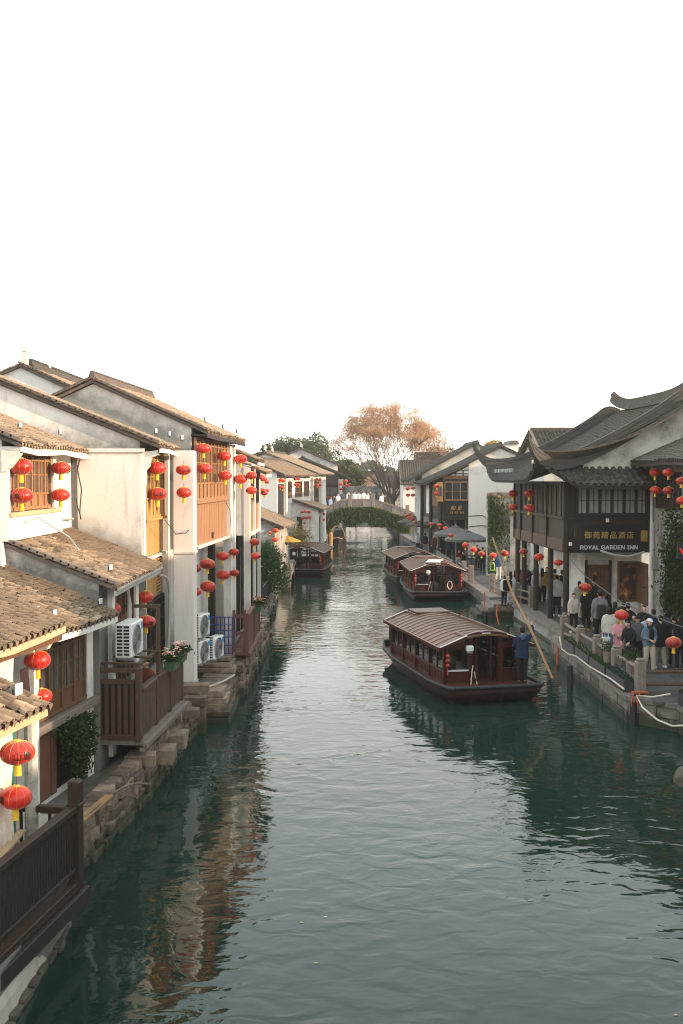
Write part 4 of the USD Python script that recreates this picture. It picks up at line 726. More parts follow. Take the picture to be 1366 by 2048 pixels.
# ================================================================ FAR LEFT BANK, BRIDGE, TREES
def gable_house(name, label, Fm, s0, s1, tw, te, ze, tr, zr, tb, base, tm, wall, over=.25, finials=0, n_ind=0, back_ze=None, colw=.26, step=.24):
    """white gabled house in a frame: facade at tw, eave at te/ze, ridge at tr/zr, back wall at tb"""
    o = (Fm @ np.array([tw, s0, base, 1]))[:3]; h = thing(name, label, 'house', o)
    sl = (zr - ze) / (te - tr); zw = ze - .12 + sl * (te - tw); bz = back_ze if back_ze is not None else ze
    zb = bz + 0.0
    MB(Fm).prism([(tw, base), (tw, zw), (tr, zr - .1), (tb, zb - .1 + .0), (tb, base)], s0, s1).build('wall', wall, h)
    roof(h, Fm, s0 - over, s1 + over, te, ze, tr, zr, tm, step, colw, n_ind=n_ind)
    roof(h, Fm, s0 - over, s1 + over, tb - .3, zb - .05, tr, zr, tm, step, colw, n_ind=0, name='rear_roof')
    verge(h, Fm, s0 - over + .03, te, ze, tr, zr); verge(h, Fm, s0 - over + .03, tb - .3, zb - .05, tr, zr)
    ridge(h, Fm, s0 - over, s1 + over, tr, zr + .05, None, .3, .28, teeth=False)
    for k in range(finials): finial(h, Fm, tr, s0 + k * (s1 - s0) * .35, zr + .1, .9, 1 if k else -1, M['trim'])
    return h
h = gable_house('shed', 'low shed with peeling gable and small tiled roof behind the green bush', frame(-3.9, 58, -4), 0, 7, 0, .55, 3.85, -2.6, 5.1, -6, .7, M['tile_warm'], M['plaster_bad'])
MB(frame(-3.9, 58, -4)).box(-1.9, -.6, -.03, 0, 3.6, 3.75).build('hatch', M['white_metal'], h)
W1 = frame(-4.86, 75, -10)
h = gable_house('waterside_house', 'white gabled house with a row of upper windows past the low shed', W1, 0, 12.2, 0, .65, 6.95, -2.4, 8.2, -6, .7, M['tile_warm'], M['plaster_clean'])
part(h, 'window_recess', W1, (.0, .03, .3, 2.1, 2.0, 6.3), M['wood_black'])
for a, n in ((2.9, 3), (6.2, 4), (9.6, 3)): window_band(h, W1, a, a + n * .62, 5.2, 6.5, .0, n, .25, M['wood_brown'], M['glass'], 2)
part(h, 'pilaster', W1, (.0, .22, 2.2, 2.6, .7, 6.7), M['plaster_clean']); part(h, 'sill_band', W1, (.0, .08, 2.6, 12, 4.75, 5.1), M['plaster_clean'])
W2 = frame(-2.75, 88, -9)
h = gable_house('waterside_house', 'taller white gabled house with a ridge ornament, next before the dark timber house', W2, 0, 8, 0, .75, 7.1, -4.1, 9.0, -9, .7, M['tile_warm'], M['plaster_clean'], finials=2)
window_band(h, W2, .8, 3.8, 3.6, 6.7, .0, 4, .42, M['wood_brown'], M['glass'], 2); part(h, 'pilaster', W2, (.0, .25, 4.2, 4.7, .7, 6.8), M['plaster_clean'])
part(h, 'pilaster', W2, (.0, .25, .05, .45, .7, 6.8), M['plaster_clean'])
AN = frame(-1.85, 80, -2)
h = gable_house('annex', 'low white annex at the water with a dark doorway full of lanterns', AN, 0, 9, 0, .4, 4.15, -3.0, 5.3, -3.2, .3, M['tile_warm'], M['plaster'])
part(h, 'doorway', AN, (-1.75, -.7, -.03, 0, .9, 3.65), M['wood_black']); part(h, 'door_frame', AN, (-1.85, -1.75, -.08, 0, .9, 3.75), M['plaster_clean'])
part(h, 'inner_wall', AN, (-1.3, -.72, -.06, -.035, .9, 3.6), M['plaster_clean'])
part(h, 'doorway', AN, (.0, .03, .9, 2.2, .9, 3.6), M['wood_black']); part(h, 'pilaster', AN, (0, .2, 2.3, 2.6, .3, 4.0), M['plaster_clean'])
W4 = frame(-.02, 120, 0)
h = gable_house('timber_house', 'dark boarded timber house beside the far end of the bridge', W4, 0, 8, -.35, .45, 7.05, -4.7, 9.2, -9, .7, M['tile_grey'], M['wood_dark'])
Wf = frame(-3.4, 120, -90)
part(h, 'penthouse_roof', Wf, (.0, .5, -1.5, 3.0, 5.9, 6.02), M['tile_grey']); window_band(h, Wf, -1.2, 2.9, 4.2, 5.6, .0, 6, .2, M['wood_brown'], M['glass'], 2)
boards(h, Wf, -1.4, 3.0, 1.0, 4.1, .0, 12, M['wood_dark'], 'wall_board')
part(h, 'white_pillar', W4, (-.35, .1, .3, .9, .7, 6.6), M['plaster_clean']); part(h, 'white_pillar', W4, (-.35, .25, 3.6, 4.2, .7, 6.6), M['plaster_clean'])
h = gable_house('rear_gable_house', 'pale gabled house rising behind the dark timber house', frame(-.8, 128, 0), 0, 9, 0, .5, 8.4, -4.4, 10.5, -9, .7, M['tile_warm'], M['plaster'], finials=2)
part(h, 'attic_wall', frame(-.8, 128, 0), (-1.2, .3, -.05, 6, 7.6, 8.6), M['plaster_clean'])
# --- bridge
BY0, BY1 = 108.6, 113.2
prof = [(-6.5, .6), (-3.8, 1.5), (-1.8, 2.62), (0, 3.52), (3.45, 3.58), (5.5, 2.95), (7.35, 2.3), (11, .9)]
t = thing('stone_bridge', 'humped stone arch bridge hung with ivy across the far end of the canal', 'bridge', (2.4, 111, 0))
aa = np.linspace(0, np.pi, 25); arch = [(2.45 - 3.5 * math.cos(a), -.3 + 3.35 * math.sin(a)) for a in aa]
poly = Polygon([(-6.5, -.8)] + prof + [(11, -.8)]).difference(Polygon([(-1.05, -.9)] + arch + [(5.95, -.9)]))
for g in getattr(poly, 'geoms', [poly]):
    m = trimesh.creation.extrude_polygon(g, BY1 - BY0, engine='earcut'); v = m.vertices; b = MB(); b.add(np.stack([v[:, 0], BY1 - v[:, 2], v[:, 1]], 1), m.faces); b.build('body', M['stone_grey'], t)
for k in range(20):
    a0, a1 = math.pi * k / 20 + .008, math.pi * (k + 1) / 20 - .008; P = [(2.45 - r * 1.04 * math.cos(a), -.3 + r * math.sin(a)) for r, a in ((3.36, a0), (3.78, a0), (3.78, a1), (3.36, a1))]
    MB().prism(P, BY0 - .06, BY0 + .5).build('voussoir', M['stone_grey'], t)
X = lambda x: float(np.interp(x, [p[0] for p in prof], [p[1] for p in prof]))
for p, q in zip(prof[:-1], prof[1:]):
    n = max(1, int(round((q[0] - p[0]) / 1.15)))
    for k in range(n):
        xa, xb = p[0] + (q[0] - p[0]) * k / n, p[0] + (q[0] - p[0]) * (k + 1) / n
        MB().prism([(xa + .02, X(xa) - .12), (xb - .02, X(xb) - .12), (xb - .02, X(xb) + .03), (xa + .02, X(xa) + .03)], BY0 - .12, BY0 + .35).build('edge_slab', M['stone_post'], t)
        for y0 in (BY0, BY1 - .25):
            MB().prism([(xa + .03, X(xa) + .05), (xb - .03, X(xb) + .05), (xb - .03, X(xb) + .72), (xa + .03, X(xa) + .72)], y0, y0 + .25).build('parapet_stone', M['stone_grey'], t)
            MB().prism([(xa, X(xa) + .74), (xb, X(xb) + .74), (xb, X(xb) + .92), (xa, X(xa) + .92)], y0 - .04, y0 + .29).build('coping_stone', M['stone_post'], t)
for x in (-1.8, .9, 3.45, 7.2):
    MB().cbox(x - .2, x + .2, BY0 - .06, BY0 + .34, X(x) - .1, X(x) + 1.45, .04).build('parapet_post', M['stone_post'], t)
def leaves(name, mt, pts, size, parent, flat=0.0, seed=3):
    r = np.random.default_rng(seed); pts = np.asarray(pts); n = len(pts)
    a = r.normal(size=(n, 3)); a[:, 2] -= flat; a /= np.linalg.norm(a, axis=1, keepdims=True); d = np.cross(a, r.normal(size=(n, 3))); d /= np.linalg.norm(d, axis=1, keepdims=True)
    s = (size * r.uniform(.6, 1.3, n))[:, None]; V = np.stack([pts - a * s, pts + d * s * .55, pts + a * s, pts - d * s * .55], 1).reshape(-1, 3)
    m = MB(); m.add(V, np.arange(4 * n).reshape(-1, 4)); return m.build(name, mt, parent, kind='stuff')
t = thing('hanging_ivy', 'curtain of green ivy hanging from the edge of the bridge over the arch', 'ivy', (2.4, 108.4, 2.4))
r_ = np.random.default_rng(5); P = []
for k in range(800):
    x = r_.uniform(-3.6, 7.4); top = X(x) - .05; ln = r_.uniform(.45, 1.1) * (1.0 + .55 * math.sin(x * 1.3) ** 2 + (.9 if x > 4.2 else 0) + (.5 if x < -.5 else 0))
    ln = min(ln * (1.5 if abs(x - 2) < 3 else 1), top - .15 if x > 6 or x < -1.2 else top - 1.45)
    for u in np.arange(0, ln, .07): P.append((x + r_.normal(0, .06), BY0 - .2 + r_.normal(0, .10), top - u + r_.normal(0, .03)))
leaves('ivy_leaves', M['ivy'], P, .13, t, 1.0)
m = MB()
for k in range(14): x = -3.2 + k * .78; m.tube([(x, BY0 - .12, X(x)), (x + .05, BY0 - .2, X(x) - .5), (x, BY0 - .2, max(.3, X(x) - 1.3))], .02, 4)
m.build('stems', M['bark'], t)
stone_wall('abutment_steps', 'stepped stone foot of the bridge on the left bank', 'steps', [(-2.2, 100), (-1.7, 108)], -.3, 1.0, .3, .8, M['stone_grey'], .06, .3, .12)
# --- trees
def limb(mb, p, d, L, r, depth, tips, spread, r_, up=.1, minr=.012, kids=3):
    pts, rad = [np.array(p)], [r]; n = 5; d = np.array(d, float)
    for k in range(n):
        d = d + r_.normal(0, .13, 3) + (0, 0, up * .3); d /= np.linalg.norm(d); pts.append(pts[-1] + d * L / n); rad.append(r * (1 - .5 * (k + 1) / n))
    mb.tube(pts, rad, 6 if r > .05 else 4, cap=False)
    if depth == 0: tips.append(pts[-1]); tips.append(pts[-2]); return
    for k in range(kids):
        i = n if k == 0 else r_.integers(2, n + 1); a = r_.normal(size=3); a -= d * (a @ d); a /= np.linalg.norm(a) + 1e-9
        nd = d * math.cos(spread) + a * math.sin(spread) * r_.uniform(.7, 1.2); limb(mb, pts[i], nd, L * r_.uniform(.62, .82), max(minr, rad[i] * .68), depth - 1, tips, spread, r_, up, minr, kids)
def blob_tree(name, label, cat, base, top, rad, lm, n, size, seed, group=None, lobes=14, zc=.62, flat=.75):
    r = np.random.default_rng(seed); t = thing(name, label, cat, base, 0, group); b = MB(); z0 = base[2]; H = top - z0
    b.tube([(base[0], base[1], z0), (base[0] + .1, base[1], z0 + H * .3), (base[0], base[1], z0 + H * .7)], [rad * .07, rad * .055, rad * .02], 8)
    C = []
    for k in range(lobes):
        a = r.uniform(0, 2 * np.pi); q = r.uniform(0, 1) ** .6; zz = z0 + H * (zc + (1 - zc) * .8 * (r.uniform(-1, 1)) * math.sqrt(max(0, 1 - .75 * q * q)) - .05)
        c = np.array([base[0] + rad * .78 * q * math.cos(a), base[1] + rad * .78 * q * math.sin(a), zz]); C.append((c, rad * r.uniform(.24, .42)))
        b.tube([(base[0], base[1], z0 + H * .35), (c + (base[0], base[1], z0 + H * .5)) / 2, c], [rad * .03, rad * .02, rad * .008], 5)
    b.build('trunk', M['bark'], t); P = []
    for c, R in C:
        k = n // lobes; d = r.normal(size=(k, 3)); d /= np.linalg.norm(d, axis=1, keepdims=True); rr = R * r.uniform(.35, 1.0, k) ** .45 * (1 + .22 * np.sin(d[:, 0] * 7 + c[0]) * np.cos(d[:, 1] * 6 + d[:, 2] * 5))
        P.append(c + d * rr[:, None] * (1, 1, flat))
    leaves('crown', lm, np.vstack(P), size, t, .3, seed); return t
t = thing('autumn_tree', 'tall spreading tree with thin orange brown autumn leaves behind the bridge', 'tree', (5.9, 118.5, .7))
r_ = np.random.default_rng(21); b = MB(); tips = []
b.tube([(5.9, 118.5, .5), (6.0, 118.5, 2.2), (5.95, 118.5, 3.9)], [.52, .44, .42], 12)
for k in range(11):
    a = k * 2.399 + .3; q = .25 + .80 * ((k * .618) % 1); d = (math.sin(q) * math.cos(a), math.sin(q) * math.sin(a), math.cos(q))
    limb(b, (5.95 + .15 * math.cos(a), 118.5 + .15 * math.sin(a), 3.4 + .12 * k), d, 4.4 - .8 * abs(q - .6), .15, 4, tips, .40, r_, .12, .016)
b.build('trunk', M['bark'], t)
tips = np.array(tips); c = np.array([5.6, 118.5, 8.3]); e = (tips - c) / (6.9, 6.9, 7.3); d_ = np.linalg.norm(e, axis=1); keep = (d_ < 1.05) & (tips[:, 2] > 8.0) & ((d_ > .62) | (r_.random(len(tips)) < .25)); tips = tips[keep]
P = np.repeat(tips, 26, 0) + r_.normal(0, .42, (len(tips) * 26, 3)) * (1, 1, .45)
P = P[r_.random(len(P)) < np.clip((P[:, 2] - 8.5) / 4.0, .05, 1)]
if len(P) > 42000: P = P[r_.choice(len(P), 42000, replace=False)]
leaves('crown', M['leaf_autumn'], P, .105, t, .6)
leaves('leaves', M['leaf'], np.repeat(leaves_late[1], 2, 0) + np.random.default_rng(3).normal(0, .035, (2 * len(leaves_late[1]), 3)), .042, leaves_late[0], .4)
def pxt(px, Y): return (px - 683) * Y / F_PX
for i, (px, py, Y, R, lab) in enumerate([(541, 872, 140, 2.6, 'leftmost of the dark evergreen trees above the far left roofs'), (588, 866, 146, 3.6, 'broad dark evergreen tree above the far left roofs, second from the left'), (634, 870, 142, 3.2, 'dark evergreen tree left of the autumn tree, highest beside the gap'), (664, 890, 136, 2.9, 'dark evergreen tree sloping down beside the far timber house'), (690, 924, 132, 2.1, 'small dark evergreen tree lowest at the end of the dark clump'), (566, 878, 150, 3.2, 'dark evergreen tree half hidden between the two leftmost ones'), (700, 945, 138, 1.7, 'low evergreen shrub tree just left of the bridge sky gap')]):
    top = EYE + (955 - py) * Y / F_PX; blob_tree('evergreen_tree', lab, 'tree', (pxt(px, Y), Y, .7), top + 1.3, R * 1.35, M['leaf_dark'], 6200, .19, 40 + i, 'dark evergreen trees behind the left houses', lobes=20)
for i, (px, py, Y, R, lab) in enumerate([(850, 884, 150, 3.0, 'round green tree right of the autumn tree behind the grey roofs'), (884, 888, 155, 2.4, 'smaller green tree at the right end behind the grey roofs')]):
    blob_tree('green_tree', lab, 'tree', (pxt(px, Y), Y, .7), EYE + (955 - py) * Y / F_PX + 1.0, R * 1.15, M['leaf_dark'], 4600, .19, 60 + i, lobes=16)
blob_tree('yellow_tree', 'yellow autumn tree rising behind the white gable on the right', 'tree', (pxt(996, 130), 130, .7), EYE + 92 * 130 / F_PX + 1.6, 2.9, M['leaf_yellow'], 4200, .15, 71, lobes=14)
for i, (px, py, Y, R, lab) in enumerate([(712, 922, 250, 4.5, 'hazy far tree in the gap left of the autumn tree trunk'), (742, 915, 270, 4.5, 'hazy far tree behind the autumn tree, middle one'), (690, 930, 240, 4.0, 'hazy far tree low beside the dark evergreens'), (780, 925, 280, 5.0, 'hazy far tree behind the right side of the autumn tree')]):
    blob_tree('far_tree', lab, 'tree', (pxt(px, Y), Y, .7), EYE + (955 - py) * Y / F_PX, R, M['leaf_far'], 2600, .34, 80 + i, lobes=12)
for i, (px, py, Y, R, lab) in enumerate([(735, 940, 128, 1.8, 'small orange tree behind the bridge, left of the big trunk'), (815, 945, 124, 1.7, 'small orange tree right of the big trunk')]):
    blob_tree('orange_tree', lab, 'tree', (pxt(px, Y), Y, .7), EYE + (955 - py) * Y / F_PX, R, M['leaf_autumn'], 1000, .11, 90 + i, lobes=12)
# --- houses beyond the bridge
h = gable_house('far_house', 'small white far house with grey roof straight behind the bridge crown', frame(pxt(690, 150), 150, -90), 0, 6.4, 0, .5, 6.2, -3, 7.6, -6, .7, M['tile_grey'], M['plaster'])
h = gable_house('far_house', 'far pale house at the right of the bridge crown behind the tree trunk', frame(pxt(770, 150), 152, -90), 0, 6, 0, .5, 5.3, -3, 6.9, -6, .7, M['tile_grey'], M['plaster_clean'])
t = one('grey_street_wall', MB().box(pxt(682, 122), pxt(765, 122), 122, 122.4, .7, 5.75), M['plaster_bad'], 'grey street wall straight behind the people on the bridge', 'wall')
h = gable_house('far_house', 'grey tiled house facing the canal right of the tree trunk, nearer and lower', frame(pxt(806, 112), 112, -90), 0, 3.5, 0, .5, 6.0, -3.2, 8.6, -6, .7, M['tile_grey'], M['plaster_clean'])
h = gable_house('far_house', 'grey tiled house right of the tree trunk, farther with the higher ridge', frame(pxt(838, 116), 116, -90), 0, 6, 0, .5, 6.6, -3.2, 9.6, -6, .7, M['tile_grey'], M['plaster_clean'])
t = thing('far_block', 'distant pale block with grey hipped roof beside the yellow tree', 'building', (pxt(1035, 210), 212, .7))
MB().box(pxt(1018, 210), pxt(1036, 210), 210, 218, .7, EYE + 66 * .1054).build('wall', M['plaster_clean'], t); MB().box(pxt(1036, 210), pxt(1060, 210), 212, 218, .7, EYE + 52 * .1054).build('wing', M['plaster'], t)
MB().prism([(pxt(1016, 210), EYE + 66 * .1054), (pxt(1038, 210), EYE + 66 * .1054), (pxt(1033, 210), EYE + 74 * .1054), (pxt(1021, 210), EYE + 74 * .1054)], 209.5, 218.5).build('roof', M['ridge_grey'], t)
MB().prism([(pxt(1036, 210), EYE + 52 * .1054), (pxt(1061, 210), EYE + 52 * .1054), (pxt(1058, 210), EYE + 62 * .1054), (pxt(1038, 210), EYE + 62 * .1054)], 211.5, 218.5).build('roof', M['ridge_grey'], t)
# --- greenery and steps of the middle left bank
t = thing('bush', 'green leafy bush overhanging the water below the row of lanterns', 'bush', (-3.9, 49, .7))
r_ = np.random.default_rng(9); P = []
for k in range(60):
    a = r_.uniform(-1.6, 1.6); p = np.array([-3.9, 48 + r_.uniform(-1.5, 3), 3.2]); d = np.array([math.cos(a) * .9, math.sin(a) * .6, .5])
    for u in np.linspace(0, 1.9, 18): P.append(p + d * u * r_.uniform(.5, .8) + (0, 0, -.62 * u * u) + r_.normal(0, .09, 3))
leaves('leaves', M['leaf'], np.repeat(P, 4, 0) + r_.normal(0, .07, (len(P) * 4, 3)), .085, t, .5)
m = MB()
for k in range(9): m.tube([(-3.9, 47.5 + k * .4, .7), (-3.8, 47.5 + k * .4, 2.4), (-3.2, 47.4 + k * .45, 3.2), (-2.7, 47.3 + k * .5, 2.6)], [.04, .03, .02, .01], 5)
m.build('stem', M['bark'], t)
t = thing('dry_tree', 'small yellowing willow like tree beside the moored boat on the left', 'tree', (-3.6, 70.5, .7)); m = MB(); r_ = np.random.default_rng(12); tips = []
for k in range(5): limb(m, (-3.7 + .1 * k, 70.5, .7), (r_.normal(.1, .25), r_.normal(0, .2), 1), 1.05, .05, 2, tips, .5, r_, .05, .01)
m.build('trunk', M['bark'], t); tips = np.array(tips); P = np.repeat(tips, 30, 0) + r_.normal(0, .32, (len(tips) * 30, 3)) * (1, 1, .9); leaves('crown', M['leaf_dry'], P, .07, t, 1.5)
stone_wall('rubble_bank', 'dark stone bank under the green bush', 'wall', [(-3.6, 42), (-3.6, 50), (-3.85, 60)], -.3, 1.0, .3, .7, M['stone_grey'], .1, .2, None, M['mud'], .05)
t = thing('stone_steps', 'stone water steps beside the moored boat on the left bank', 'steps', (-3.6, 62, 0))
for k in range(5): part(t, 'step', I4, (-4.6, -3.05 + .0 * k, 60.8 - .28 * k, 64, -.3 + .26 * (4 - k) * 0 - .0, 1.35 - .27 * k), M['stone_grey'], .02) if k else part(t, 'platform', I4, (-5, -3.1, 61.4, 66, -.3, 1.35), M['stone_grey'], .03)
t = thing('railing', 'dark iron railing on the bank under the green bush', 'railing', (-3.5, 47, 1))
for k in range(16): MB().tube([(-3.5, 44.2 + k * .36, 1.0), (-3.5, 44.2 + k * .36, 1.95)], .018, 5).build('bar', M['dark_metal'], t)
for z in (1.08, 1.93): MB().tube([(-3.5, 44.1, z), (-3.5, 49.8, z)], .025, 5).build('rail', M['dark_metal'], t)
t = thing('small_parasol', 'small yellow parasol half hidden behind the bush on the left bank', 'parasol', (-3.6, 63.5, .7))
MB().lathe([(0, 2.75), (.9, 2.4), (.88, 2.36), (0, 2.68)], (-3.45, 63.5, .35), 10).build('canopy', fabric((.40, .27, .06)), t); MB().tube([(-3.45, 63.5, .7), (-3.45, 63.5, 3.05)], .03, 6).build('pole', M['grey_metal'], t)
t = thing('small_boat', 'small dark canopied boat with a gilded bow moored at the left foot of the bridge', 'boat', (-.3, 102, 0))
b = MB(); n = 12
for k in range(n):
    y = 100 + 4 * k / (n - 1); w = .75 * math.sin(math.pi * (k + .6) / (n + .2)) ** .6; b.v.append(np.array([(-.4 - w, y, .55 + .15 * abs(k - 6) / 6), (-.4 - w * .6, y, -.1), (-.4 + w * .6, y, -.1), (-.4 + w, y, .55 + .15 * abs(k - 6) / 6)])); b.n += 4
b.f.append(np.vstack([[(4 * k + a, 4 * k + a + 1, 4 * k + a + 5), (4 * k + a, 4 * k + a + 5, 4 * k + a + 4)] for k in range(n - 1) for a in range(3)])); b.build('hull', M['boat_hull'], t)
a_ = np.linspace(0, np.pi, 13); c = MB()
for y in (100.9, 103): c.v.append(np.stack([-.4 + .72 * np.cos(a_), np.full(13, y), .6 + 1.25 * np.sin(a_)], 1)); c.n += 13
c.f.append(np.vstack([[(k, k + 1, k + 14), (k, k + 14, k + 13)] for k in range(12)])); c.build('canopy', M['wood_black'], t)
g = MB(); g.tube(np.stack([-.4 + .76 * np.cos(a_), np.full(13, 100.88), .6 + 1.3 * np.sin(a_)], 1), .03, 6); g.tube([(-.9, 99.9, .62), (-.4, 99.7, .8), (.1, 99.9, .62)], .05, 6); g.build('gilt_trim', M['wood_honey'], t)
one('orange_post', MB().tube([(-1.05, 99.3, -.4), (-1.05, 99.3, 1.3)], .16, 8), M['wood_honey'], 'orange wooden mooring post in the water before the bridge', 'post')
# ================================================================ RIGHT BANK
# quay paving: large slabs, each a part of the quay
t = thing('quay', 'grey slab paved quay walkway on the right bank', 'quay', (9, 40, .7), kind='structure')
for (x0, x1, y0, y1) in ((8.45, 12.4, 26.6, 37.4), (9.0, 13.0, 37.4, 50), (7.6, 13, 50, 62)):
    nx, ny = int((x1 - x0) / .78), int((y1 - y0) / .62)
    for i in range(nx):
        for k in range(ny):
            a, b_ = x0 + (x1 - x0) * i / nx, y0 + (y1 - y0) * k / ny + (.25 if i % 2 else 0); MB().cbox(a + .006, a + (x1 - x0) / nx - .006, b_ + .006, b_ + (y1 - y0) / ny - .006, .66, .745 + rnd.uniform(0, .006), .006).build('slab', M['paving'], t)
MB().plate([(7.2, 62), (16, 62), (16, 107), (6.5, 107)], .66, .745).build('far_paving', M['paving'], t)
MB().plate([(9.1, 20), (16, 20), (16, 26.5), (9.0, 26.5)], .66, .745).build('near_paving', M['paving'], t)
stone_wall('quay_wall', 'quay wall of big grey granite slabs below the flower troughs', 'wall', [(7.95, 27.45), (7.95, 37.45)], -.35, .62, .33, 1.35, M['stone_grey'], .02, .05, .12, M['mud'], .012, side=-1)
stone_wall('quay_wall', 'end face of the granite quay at the little inlet', 'wall', [(9.0, 26.4), (7.95, 27.42)], -.35, .62, .33, .9, M['stone_grey'], .02, .03, .12, M['mud'], .012, side=-1)
stone_wall('quay_wall', 'granite quay wall at the right edge beyond the inlet', 'wall', [(9.0, 22), (8.98, 26.4)], -.35, .62, .33, 1.2, M['stone_grey'], .02, .03, .12, M['mud'], .012, side=-1)
t = thing('whitewashed_wall', 'peeling whitewashed quay wall under the inn posts', 'wall', (8.5, 43, 0))
MB().prism([(8.75 + 0, -.4), (8.75, .58), (9.6, .58), (9.6, -.4)], 37.45, 37.5).build('end_stone', M['stone_grey'], t)
W = frame(8.72, 37.5, 182.0)
MB(W).box(-.6, .0, -10.6, 0, -.4, .56).build('wall_face', M['plaster_bad'], t); MB(W).box(-.6, .08, -10.6, 0, .56, .74).build('coping', M['stone_grey'], t); MB(W).box(0, .05, -10.6, 0, -.4, .10).build('tide_band', M['mud'], t)
stone_wall('quay_wall', 'mossy stone quay wall behind the moored boats', 'wall', [(7.5, 50), (7.2, 60), (7.0, 75), (6.75, 96), (6.4, 106)], -.35, .66, .36, 1.6, M['stone_grey'], .05, .1, .1, M['mud'], .03, side=-1)
t = thing('landing_stage', 'stone landing steps between the white wall and the moored boats', 'steps', (7.4, 49, 0))
for k in range(4): part(t, 'step', I4, (6.55 + .28 * k, 8.4, 48.2, 50.6, -.3 if k == 0 else .16 * k + .001, .17 + .16 * k), M['stone_grey'], .02)
# stone balustrade
t = thing('balustrade', 'granite balustrade with square posts and round rails along the near quay', 'balustrade', (8.3, 32, .74))
BP = [(8.38, 27.75), (8.30, 29.9), (8.25, 31.95), (8.2, 34.0), (8.2, 36.5)]
for i, (x, y) in enumerate(BP):
    b = MB(); b.cbox(x - .14, x + .14, y - .14, y + .14, .74, 1.66, .03); b.build('post', M['stone_post'], t)
    MB().cbox(x - .115, x + .115, y - .115, y + .115, 1.66, 1.74, .04).build('post_head', M['stone_post'], t)
for (xa, ya), (xb, yb) in zip(BP[:-1], BP[1:]):
    for z in (1.08, 1.44): MB().tube([(xa, ya, z), (xb, yb, z)], .055, 8).build('rail', M['stone_post'], t)
x, y = 9.75, 27.75
MB().cbox(x - .14, x + .14, y - .14, y + .14, .74, 1.66, .03).build('post', M['stone_post'], t)
for z in (1.0, 1.36): MB().tube([(8.38, 27.75, z), (x, y, z)], .05, 8).build('rail', M['bark'], t)
for z in (1.08, 1.44): MB().tube([(x, y, z), (9.6, 25.6, z)], .055, 8).build('rail', M['stone_post'], t)
t = thing('balustrade', 'far granite balustrade with posts beside the landing steps', 'balustrade', (8.2, 51, .74))
for (a, b_) in (((8.9, 46.4), (8.5, 48.1)), ((8.5, 48.1), (8.2, 50.2)), ((8.2, 50.2), (7.95, 52.4)), ((7.5, 57.5), (7.45, 60.5)), ((7.45, 60.5), (7.4, 63))):
    for z in (1.06, 1.4): MB().tube([(*a, z), (*b_, z)], .05, 6).build('rail', M['stone_post'], t)
for (x, y) in ((8.9, 46.4), (8.5, 48.1), (8.2, 50.2), (7.95, 52.4), (7.5, 57.5), (7.45, 60.5), (7.4, 63)): MB().cbox(x - .14, x + .14, y - .14, y + .14, .74, 1.72, .03).build('post', M['stone_post'], t)
t = thing('low_parapet', 'pale low stone parapet on the quay behind the moored boats', 'wall', (7.3, 75, .74))
for k in range(12): MB().cbox(7.32 - .012 * k, 7.5 - .012 * k, 66 + 1.6 * k, 67.56 + 1.6 * k, .75, 1.25 + rnd.uniform(-.02, .02), .02).build('parapet_slab', M['stone_grey'], t)
# flower troughs along the quay edge
def trough(label, x, y0, y1, col, kind):
    t = thing('flower_trough', label, 'planter', (x, y0, .7), 0, 'dark troughs along the quay edge'); b = MB(); z0, z1 = .76, 1.08
    for (a0, a1, c0, c1) in ((x - .17, x - .145, y0, y1), (x + .145, x + .17, y0, y1), (x - .145, x + .145, y0, y0 + .025), (x - .145, x + .145, y1 - .025, y1)): b.box(a0, a1, c0, c1, z0, z1)
    b.build('trough', M['dark_metal'], t); MB().box(x - .145, x + .145, y0 + .025, y1 - .025, z0, z1 - .04).build('soil', M['mud'], t)
    n = int((y1 - y0) * 330); P = np.stack([rng.uniform(x - .15, x + .15, n), rng.uniform(y0, y1, n), z1 + np.abs(rng.normal(0, .05, n))], 1); leaves('plants', col, P, .035, t, .2, n)
    if kind: leaves('blossom', fabric(kind, .6), P[::3] + (0, 0, .04), .02, t, .2, n + 1)
for i, (y0, y1, k) in enumerate(((27.9, 29.75, (.035, .055, .16)), (29.85, 31.7, None), (31.8, 33.6, (.22, .22, .22)), (33.7, 35.4, (.20, .20, .20)))):
    trough(['dark trough of blue flowers at the near end of the quay', 'dark trough of low green plants, second from the near end of the quay', 'dark trough of tiny white flowers, third from the near end of the quay', 'dark trough of white flowers, farthest along the quay wall'][i], 8.12 - .02 * i, y0, y1, M['leaf'], k)
trough('dark trough with sprouting green plants at the right edge past the inlet', 9.18, 24.6, 26.5, M['leaf'], None)
for i, (px, py, Y) in enumerate(((1216, 1300, 30.4), (1262, 1318, 28.8))):
    p = at(px, py, Y); blob = r_.normal(0, .11, (260, 3)) + p + (0, 0, .08); tt = thing('small_shrub', ['round green shrub behind the second balustrade post', 'round green shrub behind the nearest balustrade rail'][i], 'shrub', (p[0], p[1], .74)); leaves('leaves', M['leaf'], blob, .04, tt, .2, i)
    MB().lathe([(.0, .75), (.12, .75), (.15, p[2] - .02), (0, p[2] - .02)], (p[0], p[1], 0), 10).build('pot', M['stone_post'], tt)
